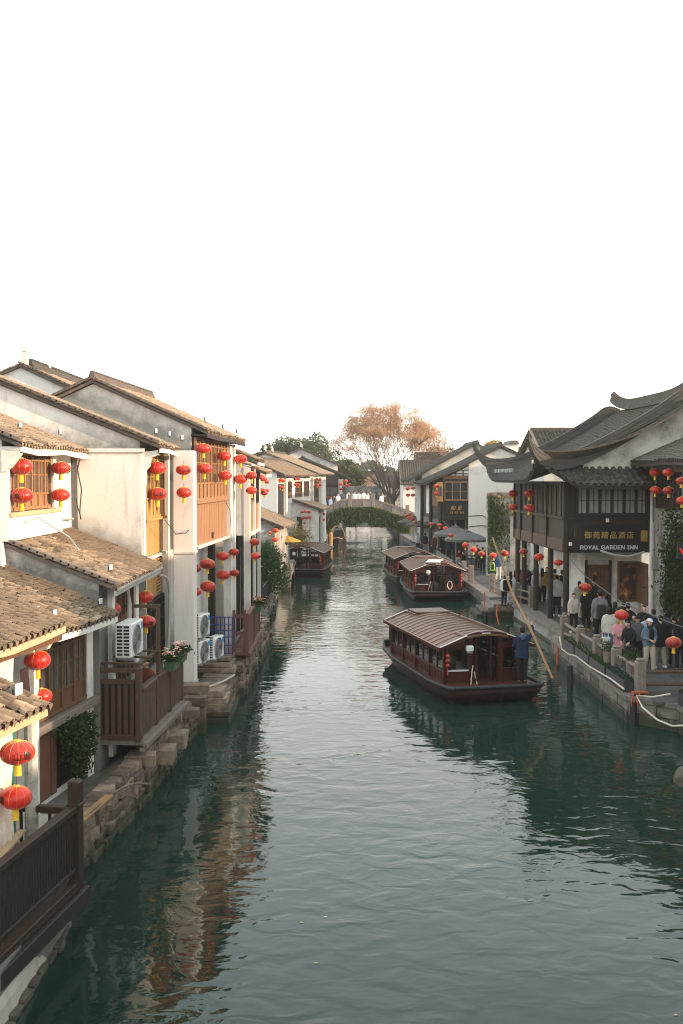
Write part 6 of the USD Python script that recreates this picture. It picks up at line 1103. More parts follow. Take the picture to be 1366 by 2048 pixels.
# ================================================================ LANTERNS
GL = 'red lanterns on the left house fronts'; GR_ = 'red lanterns along the right quay'
for a in [
 (35, 1505, 70, 13.45, 'upper of the two largest red lanterns beside the white post, nearest the camera'), (32, 1595, 66, 13.9, 'lower of the two largest red lanterns, just above the dark railing'),
 (75, 1320, 52, 17.5, 'upper red lantern at the low shop house eave, left of the timber casements'), (81, 1392, 49, 17.7, 'red lantern half hidden by the little lean-to roof below the shop eave'),
 (224, 1217, 38, 21.6, 'red lantern peeping out behind the far eave corner of the lowest big roof'), (212, 1272, 36, 21.9, 'shaded red lantern half hidden left of the air conditioner on the balcony'),
 (289, 1194, 37, 24.6, 'red lantern under the far eave of the single storey house, above the air conditioner'), (293, 1243, 38, 24.4, 'red lantern just behind the top corner of the balcony air conditioner'),
 (42, 933, 46, 20.6, 'upper left red lantern before the window bay'), (43, 991, 46, 20.6, 'lower left red lantern before the window bay'),
 (121, 936, 38, 23.3, 'upper red lantern at the white corner right of the window bay'), (121, 990, 37, 23.3, 'lower red lantern at the white corner right of the window bay'),
 (314, 936, 37, 26.3, 'upper red lantern before the honey coloured window'), (315, 988, 38, 26.3, 'lower red lantern before the honey coloured window'),
 (367, 940, 31, 27.2, 'upper red lantern on the tall white pier'), (368, 985, 31, 27.2, 'lower red lantern on the tall white pier'),
 (407, 897, 30, 29.0, 'upper red lantern at the near end of the russet boarded storey'), (409, 937, 31, 29.0, 'lower red lantern at the near end of the russet boarded storey'),
 (448, 912, 29, 32.0, 'upper red lantern at the far end of the russet boarded storey'), (450, 951, 28, 32.0, 'lower red lantern at the far end of the russet boarded storey'),
 (481, 918, 27, 35.0, 'upper red lantern before the narrow grey wall past the russet boards'), (481, 958, 27, 35.0, 'lower red lantern before the narrow grey wall past the russet boards'),
 (503, 951, 23, 35.0, 'upper lantern of the nearer pair at the narrow pilaster house'), (503, 981, 23, 35.0, 'lower lantern of the nearer pair at the narrow pilaster house'),
 (521, 955, 19, 42.0, 'upper lantern of the farther pair at the narrow pilaster house'), (522, 982, 19, 42.0, 'lower lantern of the farther pair at the narrow pilaster house'),
 (534, 964, 10, 72.0, 'small upper lantern before the white gable past the pilaster house'), (534, 981, 10, 72.0, 'small lower lantern before the white gable past the pilaster house'),
 (415, 1128, 31, 29.2, 'upper shaded lantern before the black lattice door'), (416, 1173, 31, 29.2, 'lower shaded lantern before the black lattice door'),
 (389, 1137, 27, 30.6, 'lantern half hidden behind the tall pier, upper one'), (390, 1184, 27, 30.6, 'lantern half hidden behind the tall pier, lower one'),
 (445, 1112, 27, 32.8, 'upper shaded lantern on the dark column above the blue fence'), (446, 1150, 27, 32.8, 'lower shaded lantern on the dark column above the blue fence'),
 (509, 1084, 20, 35.7, 'upper dark red lantern at the last white pilaster above the red brown balcony'), (511, 1112, 20, 35.7, 'lower dark red lantern at the last white pilaster above the red brown balcony'),
 (468, 1104, 20, 34.3, 'upper lantern in the gap between the blue fence and the red brown balcony'), (469, 1146, 20, 34.3, 'lower lantern in the gap between the blue fence and the red brown balcony'), (515, 966, 11, 64.0, 'small upper lantern tucked left behind the farther pilaster pair'), (516, 993, 11, 64.0, 'small lower lantern tucked left behind the farther pilaster pair'), (514, 1013, 10, 66.0, 'lone small lantern below the farther pilaster pair'), (527, 958, 14, 52.0, 'upper lantern squeezed between the pilaster house pairs and the white gable'), (528, 986, 14, 52.0, 'lower lantern squeezed between the pilaster house pairs and the white gable'),
 (521, 1091, 12, 58.0, 'small lantern behind the last pilaster beside the bush, upper one'), (522, 1113, 12, 58.0, 'small lantern behind the last pilaster beside the bush, lower one'),
 (551, 1061, 13, 57.5, 'nearest lantern in the upper row of three above the bush'), (560, 1056, 12, 61.0, 'middle lantern in the upper row of three above the bush'), (567, 1051, 11, 64.0, 'farthest lantern in the upper row of three above the bush'),
 (550, 1079, 13, 57.5, 'nearest lantern in the lower row of three above the bush'), (559, 1074, 12, 61.0, 'middle lantern in the lower row of three above the bush'), (567, 1069, 11, 64.0, 'farthest lantern in the lower row of three above the bush'),
 (540, 1065, 8, 57.0, 'little lantern hanging at the shed gable left of the two rows'),
 (561, 960, 9, 75.5, 'left upper lantern of four before the recessed window past the shed'), (566, 962, 9, 75.8, 'right upper lantern of four before the recessed window past the shed'), (560, 974, 9, 75.5, 'left lower lantern of four before the recessed window past the shed'), (565, 976, 9, 75.8, 'right lower lantern of four before the recessed window past the shed'),
 (591, 958, 8, 79.0, 'left upper lantern of four before the white upper storey windows'), (597, 958, 8, 80.0, 'right upper lantern of four before the white upper storey windows'), (591, 969, 8, 79.0, 'left lower lantern of four before the white upper storey windows'), (597, 970, 8, 80.0, 'right lower lantern of four before the white upper storey windows'),
 (627, 960, 8, 88.5, 'left upper lantern of six at the taller white gabled house'), (634, 959, 8, 88.0, 'middle upper lantern of six at the taller white gabled house'), (640, 959, 8, 88.5, 'right upper lantern of six at the taller white gabled house'), (628, 971, 8, 88.5, 'left lower lantern of six at the taller white gabled house'), (634, 970, 8, 88.0, 'middle lower lantern of six at the taller white gabled house'), (640, 970, 8, 88.5, 'right lower lantern of six at the taller white gabled house'),
 (604, 1024, 8, 79.4, 'top left lantern in the dark annex doorway'), (611, 1023, 8, 79.4, 'top middle lantern in the dark annex doorway'), (618, 1024, 8, 79.4, 'top right lantern in the dark annex doorway'), (605, 1037, 8, 79.4, 'lower left lantern in the dark annex doorway'), (612, 1036, 8, 79.4, 'lower middle lantern in the dark annex doorway'), (619, 1035, 8, 79.4, 'lower right lantern in the dark annex doorway'), (609, 1046, 6, 79.3, 'lowest small lantern in the dark annex doorway'),
 (641, 1029, 7, 83.0, 'left upper lantern of four at the annex corner beside the ivy'), (647, 1028, 7, 83.0, 'right upper lantern of four at the annex corner beside the ivy'), (640, 1040, 7, 83.0, 'left lower lantern of four at the annex corner beside the ivy'), (647, 1039, 7, 83.0, 'right lower lantern of four at the annex corner beside the ivy'),
 (681, 968, 8, 118.0, 'upper lantern at the left white pillar of the dark timber house'), (682, 978, 8, 118.0, 'lower lantern at the left white pillar of the dark timber house'), (692, 962, 8, 118.0, 'upper lantern at the right white pillar of the dark timber house'), (693, 971, 8, 118.0, 'lower lantern at the right white pillar of the dark timber house'), (699, 969, 7, 119.0, 'rightmost lantern of the dark timber house above the bridge')]:
    lantern(a[0], a[1], a[2], a[4], GL, a[3])
for a in [
 (815, 977, 9, 83.0, 'left upper lantern of four under the far eave tip behind the timber front'), (826, 976, 9, 83.0, 'right upper lantern of four under the far eave tip behind the timber front'), (816, 990, 9, 83.0, 'left lower lantern of four under the far eave tip behind the timber front'), (826, 990, 9, 83.0, 'right lower lantern of four under the far eave tip behind the timber front'),
 (873, 972, 12, 74.2, 'upper lantern beside the open shutter of the timber front'), (873, 987, 12, 74.2, 'lower lantern beside the open shutter of the timber front'),
 (813, 1032, 9, 92.0, 'leftmost lantern of the far cluster by the bridge ivy'), (820, 1029, 9, 90.0, 'topmost lantern of the far cluster by the bridge ivy'), (818, 1036, 9, 88.0, 'middle lantern of the far cluster by the bridge ivy'), (826, 1038, 9, 85.0, 'second lowest lantern of the far cluster, before the dark posts'), (831, 1045, 9.5, 82.0, 'lowest lantern of the far cluster, before the dark posts'),
 (862, 1048, 10, 74.0, 'left lantern of two under the timber front between the dark posts'), (879, 1050, 10, 73.0, 'right lantern of two under the timber front between the dark posts'), (891, 1057, 11.5, 71.0, 'lantern hanging just over the left edge of the second parasol'), (902, 1071, 12, 63.8, 'lantern in front of the second parasol canopy, tilted against it'),
 (931, 1090, 14.5, 62.0, 'first lantern of the row of five over the landing, below the parasol edge'), (947, 1099, 14.5, 60.0, 'second lantern of the row of five over the landing'), (963, 1107, 14.5, 58.0, 'third lantern of the row of five over the landing'), (986, 1111, 15.5, 53.5, 'fourth lantern of the row of five, left of the bamboo pole'), (1009, 1107, 16, 51.5, 'fifth lantern of the row of five, right of the bamboo pole'),
 (1026, 987, 19, 47.0, 'upper lantern at the far end of the inn slats'), (1026, 1014, 19, 47.0, 'lower lantern at the far end of the inn slats'), (1059, 987, 21, 43.6, 'upper lantern of the nearer pair before the inn slats'), (1059, 1016, 21, 43.6, 'lower lantern of the nearer pair before the inn slats'),
 (1047, 1103, 18, 46.3, 'farthest lantern below the inn floor between the posts'), (1078, 1114, 19.6, 43.9, 'middle lantern below the inn floor between the posts'), (1117, 1125, 19, 41.2, 'nearest lantern below the inn floor, beside the corner post'),
 (1170, 1175, 25.5, 36.0, 'far lantern on the cable over the crowd'), (1243, 1230, 28.4, 31.5, 'middle lantern on the cable over the crowd'), (1347, 1285, 33, 27.6, 'nearest lantern on the cable over the crowd, by the right edge'),
 (1310, 945, 23, 38.0, 'upper left lantern under the eave at the right edge'), (1337, 945, 24, 36.0, 'upper right lantern of the four under the eave at the right edge'), (1311, 980, 23, 38.0, 'lower left lantern under the eave at the right edge'), (1337, 981, 24, 36.0, 'lower right lantern of the four under the eave at the right edge'), (1362, 962, 21, 34.3, 'upper lantern cut by the right edge under the eave'), (1363, 1001, 21, 34.3, 'lower lantern cut by the right edge under the eave')]:
    lantern(a[0], a[1], a[2], a[4], GR_, a[3])
def cable(name, label, pts, r=.014, mt=None): return one(name, MB().tube(pts, r, 5), mt or M['cable'], label, 'cable')
cable('lantern_cable', 'cable sloping over the crowd that carries three lanterns', [at(1140, 1118, 39.9), at(1170, 1152, 36.0), at(1243, 1205, 31.5), at(1347, 1248, 27.6), at(1430, 1275, 25.5)], .018)
cable('lantern_cable', 'cable of the five lanterns over the landing', [at(885, 1040, 72), at(902, 1060, 63.8), at(931, 1076, 62), at(947, 1086, 60), at(963, 1094, 58), at(986, 1097, 53.5), at(1009, 1093, 51.5), at(1030, 1085, 49)])
cable('lantern_cable', 'cable of the two lantern rows above the bush', [at(538, 1055, 57), at(551, 1052, 57.5), at(567, 1043, 64), at(600, 1030, 79)])
cable('wall_wire', 'thin black wire swagging across the white pier and honey boards', [at(330, 1040, 26.0), at(352, 1068, 27.6), at(372, 1066, 27.5), at(390, 1048, 28.4)], .012)
cable('wall_wire', 'thin wire hanging down the white pilaster past the russet boards', [at(452, 1005, 33.4), at(460, 1020, 33.6), at(462, 1050, 34), at(464, 1085, 34.2)], .01)
# ================================================================ BOATS
def loft(mb, st):
    """hull from stations (y, half width at the rim, rim z, half width at the bottom, bottom z)"""
    P = np.array([[(-a, y, z), (-(a + b) / 2 * 1.02, y, (z + c) / 2 - .03), (-b, y, c), (b, y, c), ((a + b) / 2 * 1.02, y, (z + c) / 2 - .03), (a, y, z)] for y, a, z, b, c in st], float); k = len(st)
    v = P.reshape(-1, 3); f = [(i * 6 + j, (i + 1) * 6 + j, (i + 1) * 6 + j + 1, i * 6 + j + 1) for i in range(k - 1) for j in range(5)]
    mb.add(v, f); n = (k - 1) * 6; mb.add(v[:6], [(0, 1, 2), (0, 2, 3), (0, 3, 4), (0, 4, 5)]); mb.add(v[n:], [(2, 1, 0), (3, 2, 0), (4, 3, 0), (5, 4, 0)]); return mb
BS = (1.07, 1.12, 1.02)
def BF(x, y, a): return frame(x, y, a) @ np.diag([*BS, 1.0])
ROOF = [(-1.44, 1.54), (-1.18, 1.66), (-.8, 1.80), (-.4, 1.90), (0, 1.935), (.4, 1.90), (.8, 1.80), (1.18, 1.66), (1.44, 1.54)]
def make_boat(label, loc, rz):
    t = thing('canal_boat', label, 'boat', loc, rz, 'red brown tour boats on the canal', BS); Q = np.linalg.inv(ORIGIN[str(t.GetPath())])
    st = [(0, 1.30, .52, 1.18, .34), (.22, 1.42, .50, 1.16, .08), (.8, 1.48, .47, 1.16, -.14), (1.6, 1.51, .44, 1.2, -.22), (5.2, 1.50, .44, 1.2, -.22), (6.6, 1.36, .49, 1.0, -.05), (7.5, 1.12, .60, .8, .28)]
    loft(MB(Q), st).build('hull', M['boat_hull'], t, smooth=40)
    rim = [(-s[1], s[0], s[2]) for s in st] + [(s[1], s[0], s[2]) for s in st[::-1]]; rim.append(rim[0]); MB(Q).tube(rim, .065, 7).build('fender', M['boat_rim'], t, smooth=True)
    d = MB(Q); d.plate([(-s[1] + .03, s[0] + .02) for s in st] + [(s[1] - .03, s[0]) for s in st[::-1]], .40, .425); d.build('deck', M['boat_deck'], t)
    for i in range(9): MB(Q).box(-1.36 + i * .303, -1.36 + i * .303 + .29, .06, 1.05, .426, .437).build('deck_plank', M['boat_deck'], t)
    y0, y1, hw = 1.08, 6.15, 1.22
    ns = 8
    for s in (-1, 1):
        w = MB(Q); w.box(*sorted((s * (hw - .05), s * hw)), y0, y1, .425, .80); w.build('side_panel', M['boat_red'], t)
        MB(Q).box(*sorted((s * (hw - .03), s * (hw + .035))), y0, y1, .78, .84).build('sill_rail', M['boat_red'], t); MB(Q).box(*sorted((s * (hw - .05), s * (hw + .03))), y0, y1, 1.42, 1.58).build('frieze', M['boat_red'], t)
        for k in range(ns + 1):
            y = y0 + (y1 - y0) * k / ns; th = .05 if k % 2 == 0 else .028; MB(Q).box(*sorted((s * (hw - .055), s * (hw + (.045 if k % 2 == 0 else .01)))), y - th, y + th, .425 if k % 2 == 0 else .84, 1.45).build('window_post', M['boat_red'], t)
        for k in range(ns):
            a, b_ = y0 + (y1 - y0) * k / ns + .05, y0 + (y1 - y0) * (k + 1) / ns - .05; MB(Q).box(*sorted((s * (hw - .03), s * (hw - .018))), a, b_, .85, 1.41).build('pane', M['clear_glass'], t)
            for i in range(4): MB(Q).box(*sorted((s * (hw - .01), s * (hw + .012))), a + (b_ - a) * i / 4 + .01, a + (b_ - a) * (i + 1) / 4 - .02, .50, .75).build('panel_strip', M['boat_red'], t)
            fz = MB(Q)
            for i in range(3): fz.beam((s * (hw + .02), a + (b_ - a) * i / 3, 1.40), (s * (hw + .02), a + (b_ - a) * (i + .5) / 3, 1.34), .02, .03); fz.beam((s * (hw + .02), a + (b_ - a) * (i + .5) / 3, 1.34), (s * (hw + .02), a + (b_ - a) * (i + 1) / 3, 1.40), .02, .03)
            fz.build('fretwork', M['boat_red'], t)
    # front wall with a window either side of the door
    for x0, x1 in ((-1.22, -1.12), (-.50, -.38), (.44, .56), (1.12, 1.22)): MB(Q).box(x0, x1, y0 - .05, y0 + .05, .425, 1.62 if abs(x0) > 1 else 1.84).build('front_post', M['boat_red'], t)
    for x0, x1 in ((-1.12, -.50), (.56, 1.12)):
        MB(Q).box(x0, x1, y0 - .03, y0 + .03, .425, .80).build('front_panel', M['boat_red'], t); MB(Q).box(x0, x1, y0 - .02, y0 + .03, 1.46, 1.66).build('front_frieze', M['boat_red'], t)
        MB(Q).box(x0, x1, y0 - .07, y0 + .02, .80, .84).build('front_sill', M['white_letter'] if x0 < 0 else M['boat_red'], t); MB(Q).box(x0, x1, y0 - .004, y0 + .004, .84, 1.46).build('pane', M['clear_glass'], t)
    MB(Q).prism([(-.62, 1.80), (-.62, 1.90), (-.3, 1.985), (0, 2.01), (.35, 1.985), (.68, 1.90), (.68, 1.80), (.35, 1.875), (0, 1.90), (-.3, 1.875)], y0 - .12, y0 + .02).build('door_header', M['boat_red'], t)
    for x in (-.34, -.2, .26, .40): MB(Q).box(x - .03, x + .03, y0 - .3 if abs(x) > .3 else y0 + .1, y0 - .24 if abs(x) > .3 else y0 + .16, .43, 1.0 if abs(x) > .3 else 1.8).build('door_jamb', M['boat_red'], t)
    MB(Q).box(-1.2, 1.2, y1 - .05, y1, .425, .85).build('rear_panel', M['boat_red'], t)
    for x in (-1.2, -.4, .4, 1.15): MB(Q).box(x, x + .06, y1 - .05, y1, .85, 1.7).build('rear_post', M['boat_red'], t)
    for s in (-1, 1):
        for k in range(4): MB(Q).box(*sorted((s * .55, s * 1.08)), 1.9 + k * 1.05, 2.2 + k * 1.05, .43, .86).build('bench', M['wood_dark'], t)
    # arched roof with seams
    R = np.array(ROOF); sh = MB(Q); P = np.vstack([R, R[::-1] - (0, .045)]); sh.prism(P, y0 - .22, y1 + .18); rf = sh.build('roof', M['boat_roof'], t, smooth=30)
    for k in range(15):
        y = y0 - .1 + k * .37; MB(Q).tube([(x, y, z + .008) for x, z in ROOF], .016, 5).build('roof_seam', M['boat_roof'], rf)
    for s in (-1, 1):
        MB(Q).beam((s * 1.45, y0 - .23, 1.525), (s * 1.45, y1 + .19, 1.525), .05, .09).build('roof_edge', M['boat_red'], rf); MB(Q).beam((s * 1.46, y0 - .23, 1.575), (s * 1.46, y1 + .19, 1.575), .03, .02).build('roof_trim', M['boat_trim'], rf)
        for y in (y0 - .23, y1 + .19):
            MB(Q).beam((s * 1.44, y, 1.53), (s * .62, y, 1.86), .05, .09).build('gable_board', M['boat_red'], rf); MB(Q).beam((s * 1.44, y - .01, 1.585), (s * .62, y - .01, 1.915), .05, .022).build('gable_trim', M['trim'], rf)
        MB(Q).beam((s * .66, y0 - .22, 1.885), (s * .62, y0 + .75, 1.885), .03, .025).build('hatch_trim', M['boat_trim'], rf); MB(Q).beam((s * .62, y1 - .7, 1.885), (s * .66, y1 + .18, 1.885), .03, .025).build('hatch_trim', M['boat_trim'], rf)
    MB(Q).plate([(-.6, y1 - .75), (.6, y1 - .75), (.6, y1 + .2), (-.6, y1 + .2)], 1.925, 1.955).build('rear_hatch', M['boat_roof'], rf)
    MB(Q).cbox(-.62, -.42, y0 - .28, y0 - .1, 1.42, 1.60, .03).build('lamp', M['white_metal'], t); MB(Q).cbox(-.6, -.44, y0 - .26, y0 - .12, 1.36, 1.42, .02).build('lamp_base', M['grey_metal'], t)
    MB(Q).box(-.12, .14, y0 - .125, y0 - .12, 1.905, 1.96).build('name_plate', M['white_letter'], t)
    # stern rail
    for x in (-1.0, -.5, 0, .5, 1.0): MB(Q).box(x - .025, x + .025, 7.1, 7.15, .5, 1.25).build('stern_post', M['boat_rim'], t)
    for z in (.75, 1.0, 1.22): MB(Q).box(-1.03, 1.03, 7.10, 7.15, z, z + .05).build('stern_rail', M['boat_rim'], t)
    for s in (-1, 1): MB(Q).box(*sorted((s * 1.0, s * 1.05)), 6.3, 7.1, 1.2, 1.26).build('stern_rail', M['boat_rim'], t); MB(Q).box(*sorted((s * 1.0, s * 1.05)), 6.3, 6.36, .5, 1.26).build('stern_post', M['boat_rim'], t)
    m = MB(Q); m.tube([(-.40, y0 - .14, .98), (-.46, y0 - .2, .75), (-.52, y0 - .3, .44), (-.34, y0 - .32, .44), (-.38, y0 - .2, .8)], .018, 5); m.build('rope', M['rope'], t)
    for x, y in ((-1.15, .25), (1.15, .25)): MB(Q).cbox(x - .06, x + .06, y - .1, y + .1, .44, .54, .02).build('bollard', M['boat_rim'], t)
    return t
BOATS = [(4.72, 29.65, 13.5), (5.42, 54.3, 2.2), (4.98, 62.7, 4.5), (-2.82, 67.6, -5.5)]
boat = make_boat('red brown roofed boat poled by a man in navy, in mid canal', (BOATS[0][0], BOATS[0][1], 0), BOATS[0][2])
for (x, y, a), l in zip(BOATS[1:], ('empty roofed boat moored at the landing with a pale board on its roof', 'roofed boat moored just behind the one with the pale roof board', 'roofed boat moored on the left bank beside the stone steps')): copy_of(boat, l, (x, y, 0), a, None, BS)
Q2 = BF(*BOATS[1]); one('roof_board', MB(Q2).beam((-.2, 1.6, 1.97), (.2, 3.2, 1.985), .75, .035), M['white_letter'], 'pale board lying on the roof of the moored boat at the landing', 'board')
m = MB(Q2)
for k in range(3): a_ = np.linspace(0, 2 * np.pi, 17); m.tube(np.stack([.62 + (.11 + .012 * k) * np.cos(a_), np.full(17, .98 - .02 * k), .78 + (.20 + .012 * k) * np.sin(a_)], 1), .02, 5)
one('rope_coil', m, M['rope'], 'coil of pale rope hung beside the door of the moored boat at the landing', 'rope')
STR = []
def string3(Fm, x, label):
    p = (Fm @ np.array([x, .86, 1.42, 1]))[:3]
    if not STR:
        t = thing('lantern_string', label, 'lantern string', p, 0, 'strings of three tiny lanterns on the boats'); L = np.linalg.inv(ORIGIN[str(t.GetPath())])
        for k in range(3):
            c = MB(L); th = np.linspace(.1, np.pi - .1, 9); c.lathe(np.stack([.068 * np.sin(th), .06 * np.cos(th)], 1), (0, 0, -.10 - k * .15), 14); c.build('tiny_lantern', M['red'], t, smooth=True)
        MB(L).tube([(0, 0, .12), (0, 0, -.72)], .008, 4).build('cord', M['red_old'], t); MB(L).lathe([(0, -.5), (.02, -.52), (.03, -.68), (0, -.68)], n=8).build('tassel', M['red_old'], t); STR.append(t)
    else: copy_of(STR[0], label, p)
NM = ('the boat in mid canal', 'the boat with the roof board', 'the farther moored boat on the right', 'the boat by the left steps')
for (x, y, a), nm in zip(BOATS, NM):
    for sx, side in ((-1.2, 'left'), (1.2, 'right')): string3(BF(x, y, a), sx, f'three tiny red lanterns at the {side} post of {nm}')
# ================================================================ PEOPLE
_ico = trimesh.creation.icosphere(1).vertices
def S(c, r): return _ico * (r if np.ndim(r) else np.full(3, r)) + np.asarray(c, float)
def H(*parts): return m3.Manifold.hull_points(np.vstack(parts))
def chain(pts, rs): return [H(S(a, ra), S(b, rb)) for a, b, ra, rb in zip(pts[:-1], pts[1:], rs[:-1], rs[1:])]
def union(l): return m3.Manifold.batch_boolean(l, m3.OpType.Add)
def soft(m, L=.045, it=4):
    q = m.refine_to_length(L).to_mesh(); tm = trimesh.Trimesh(q.vert_properties[:, :3], q.tri_verts, process=True)
    trimesh.smoothing.filter_taubin(tm, .5, -.52, iterations=it); return tm
ARMS = {'down': ((.215, .03, 1.12), (.225, -.05, .87)), 'front': ((.235, .03, 1.13), (.075, -.25, 1.06)), 'phone': ((.20, -.10, 1.12), (.07, -.27, 1.36)), 'up': ((.34, -.03, 1.52), (.30, -.16, 1.76)), 'rail': ((.26, -.06, 1.14), (.16, -.30, .98)), 'hold': ((.22, .02, 1.12), (.14, -.22, 1.12)), 'back': ((.23, .10, 1.13), (.21, .06, .88))}
def person(label, p, face, h, top, legs, arm=('down', 'down'), hair='short', step=0.0, lean=0.0, coat=0.0, wide=1.0, shoes=(.03, .03, .03), sit=False, cap=None, scarf=None, group='people on the quay', detail=True, turn=0.0, sleeve=True, hood=None):
    """a figure facing the camera at face=0; parts: body, hair, top, trousers, shoes"""
    t = thing('person', label, 'person', p, face, group, h / 1.70); L = np.linalg.inv(ORIGIN[str(t.GetPath())])
    lz = lambda q: (q[0], q[1] - lean * max(0, q[2] - .92), q[2])
    hip, knee, ank = [], [], []
    for s in (-1, 1):
        st = step * s; hip.append((s * .088, 0, .90))
        if sit: knee.append((s * .12, -.40, .52)); ank.append((s * .11, -.40, .09)); hip[-1] = (s * .09, .0, .50)
        else: knee.append((s * .095, -.015 - st * .5 - abs(st) * .2, .49)); ank.append((s * .10, .02 - st, .085 + (.05 if st < -.1 else 0)))
    dz = -.40 if sit else 0.0
    up = lambda q: lz((q[0], q[1], q[2] + dz)) if not sit else (q[0], q[1] - lean * max(0, q[2] - .92), q[2] + dz)
    sh = [up((s * .165, .0, 1.385)) for s in (-1, 1)]; arms = []
    for s, a in zip((-1, 1), arm):
        e, w = ARMS[a]; arms.append((sh[(s + 1) // 2], up((s * e[0], e[1], e[2])), up((s * w[0], w[1], w[2]))))
    nk, hd = up((0, .01, 1.45)), np.array(up((0, -.015, 1.60)))
    ct, sn = math.cos(turn), math.sin(turn)
    def hv(x, y, z): return hd + (x * ct - y * sn, x * sn + y * ct, z)
    B = [H(S(hv(0, .018, .03), (.078, .092, .085)), S(hv(0, -.045, -.055), (.05, .045, .045)), S(hv(0, -.05, .0), (.062, .04, .06))), H(S(nk, .05), S(hv(0, .01, -.06), .05)), H(S(up((-.10, 0, 1.33)), .06), S(up((.10, 0, 1.33)), .06), S(up((0, 0, .98)), .08)), H(S(hip[0], .085), S(hip[1], .085), S(up((0, 0, 1.0)), .09)),
         H(S(hv(0, -.095, -.02), .012), S(hv(0, -.08, .015), .01), S(hv(0, -.08, -.03), .014))]
    for s in (-1, 1): B.append(H(S(hv(s * .078, .012, -.005), (.012, .02, .03)), S(hv(s * .07, .0, -.005), .015)))
    for s in (0, 1): B += chain([hip[s], knee[s], ank[s]], [.075, .05, .038]) + chain([ank[s], (ank[s][0], ank[s][1] - .12, .035)], [.035, .03])
    for (a, e, w), s in zip(arms, (-1, 1)):
        B += chain([a, e, w], [.045, .038, .028]); w = np.array(w); d = w - np.array(e); d /= np.linalg.norm(d); sd = np.cross(d, (0, 1.0, .2)); sd /= np.linalg.norm(sd) + 1e-9; nn = np.cross(sd, d)
        k = w + d * .075; B.append(H(S(w, .026), S(k + sd * .026, .015), S(k - sd * .026, .015)))
        if detail:
            for i, ln in enumerate((.062, .072, .067, .052)):
                b0 = k + sd * (.027 - .018 * i); b1 = b0 + d * ln * .5 + nn * .012; b2 = b1 + d * ln * .36 + nn * .03; B += chain([b0, b1, b2], [.0095, .0085, .007])
            th = w + d * .025 + sd * .02 * s; B += chain([th, th + sd * .03 * s + d * .03 + nn * .015, th + sd * .03 * s + d * .06 + nn * .03], [.012, .010, .008])
    body = union(B); q = body.to_mesh(); mb = MB(L); mb.add(q.vert_properties[:, :3], q.tri_verts); bd = mb.build('body', M['skin'], t, smooth=55)
    if detail and abs((face + 180) % 360 - 180) < 120:
        for s in (-1, 1): MB(L).add(S(hv(s * .031, -.085, .012), (.011, .006, .006)), trimesh.creation.icosphere(1).faces).build('eye', M['hair'], bd)
        MB(L).add(S(hv(0, -.088, -.058), (.022, .006, .005)), trimesh.creation.icosphere(1).faces).build('mouth', M['red_old'], bd)
    # hair
    Hh = [H(S(hv(0, .028, .045), (.087, .092, .078)), S(hv(0, .055, -.02), (.078, .055, .06)), S(hv(0, -.045, .072), (.066, .035, .03)))]
    if hair == 'long': Hh += [H(S(hv(0, .06, .0), (.085, .05, .06)), S(hv(0, .095, -.17), (.085, .035, .06)), S(hv(0, .10, -.30), (.065, .025, .03)))]
    if hair == 'bob': Hh += [H(S(hv(0, .05, .0), (.092, .06, .06)), S(hv(0, .055, -.10), (.09, .05, .04)))]
    if hair == 'bun': Hh += [H(S(hv(0, .10, .07), .045))]
    m = MB(L); m.tm(soft(union(Hh), .03, 3)); m.build('hair', M['hair'], t, smooth=60)
    if cap is not None:
        m = MB(L); m.man(H(S(hv(0, .012, .062), (.096, .10, .07)), S(hv(0, .012, .045), (.098, .102, .02)))); m.man(H(S(hv(-.05, -.10, .045), .012), S(hv(.05, -.10, .045), .012), S(hv(-.03, -.15, .035), .008), S(hv(.03, -.15, .035), .008))); m.build('cap', fabric(cap), t, smooth=45)
    # top
    hem = .84 - coat
    T = [H(S(sh[0], .07), S(sh[1], .07), S(up((-.095, 0, 1.24)), .115), S(up((.095, 0, 1.24)), .115)), H(S(up((-.095, 0, 1.24)), .115), S(up((.095, 0, 1.24)), .115), S(up((-.09, 0, .95)), .105), S(up((.09, 0, .95)), .105)), H(S(nk, .062), S(sh[0], .06), S(sh[1], .06))]
    if not sit: T.append(H(S(up((-.09, 0, .97)), .108), S(up((.09, 0, .97)), .108), S((-.10, .01, hem), (.115, .115, .04)), S((.10, .01, hem), (.115, .115, .04))))
    for a, e, w in arms:
        w2 = tuple(np.array(e) + (np.array(w) - e) * (.93 if sleeve else .0)); T += chain([a, e] + ([w2] if sleeve else []), [.075, .062 if sleeve else .06] + ([.046] if sleeve else []))
    if hood: T.append(H(S(up((-.07, .07, 1.43)), .045), S(up((.07, .07, 1.43)), .045), S(up((0, .10, 1.33)), .04)))
    m = MB(L); m.tm(soft(union(T), .05, 5)); m.build('jacket' if coat > .1 else 'top', fabric(top), t, smooth=60)
    if hood: m = MB(L); m.tm(soft(H(S(up((-.075, .06, 1.445)), .045), S(up((.075, .06, 1.445)), .045), S(up((0, .12, 1.36)), .04)), .03, 2)); m.build('hood', fabric(hood), t, smooth=60)
    if scarf:
        m = MB(L); m.tm(soft(union([H(S(up((-.06, -.02, 1.46)), .05), S(up((.06, -.02, 1.46)), .05), S(up((0, -.07, 1.42)), .055)), H(S(up((-.03, -.125, 1.38)), .04), S(up((.05, -.13, 1.36)), .045), S(up((0, -.14, 1.0)), (.08, .02, .03)))]), .04, 3)); m.build('scarf', fabric(scarf), t, smooth=60)
    # trousers
    Pn = [H(S(hip[0], .105), S(hip[1], .105), S(up((0, 0, .98)) if not sit else (0, 0, .58), (.13, .10, .05)))]
    for s in (0, 1): Pn += chain([hip[s], knee[s], (ank[s][0], ank[s][1], ank[s][2] + .02)], [.105, .072 * wide, .055 * wide])
    m = MB(L); m.tm(soft(union(Pn), .05, 4)); m.build('trousers', fabric(legs), t, smooth=60)
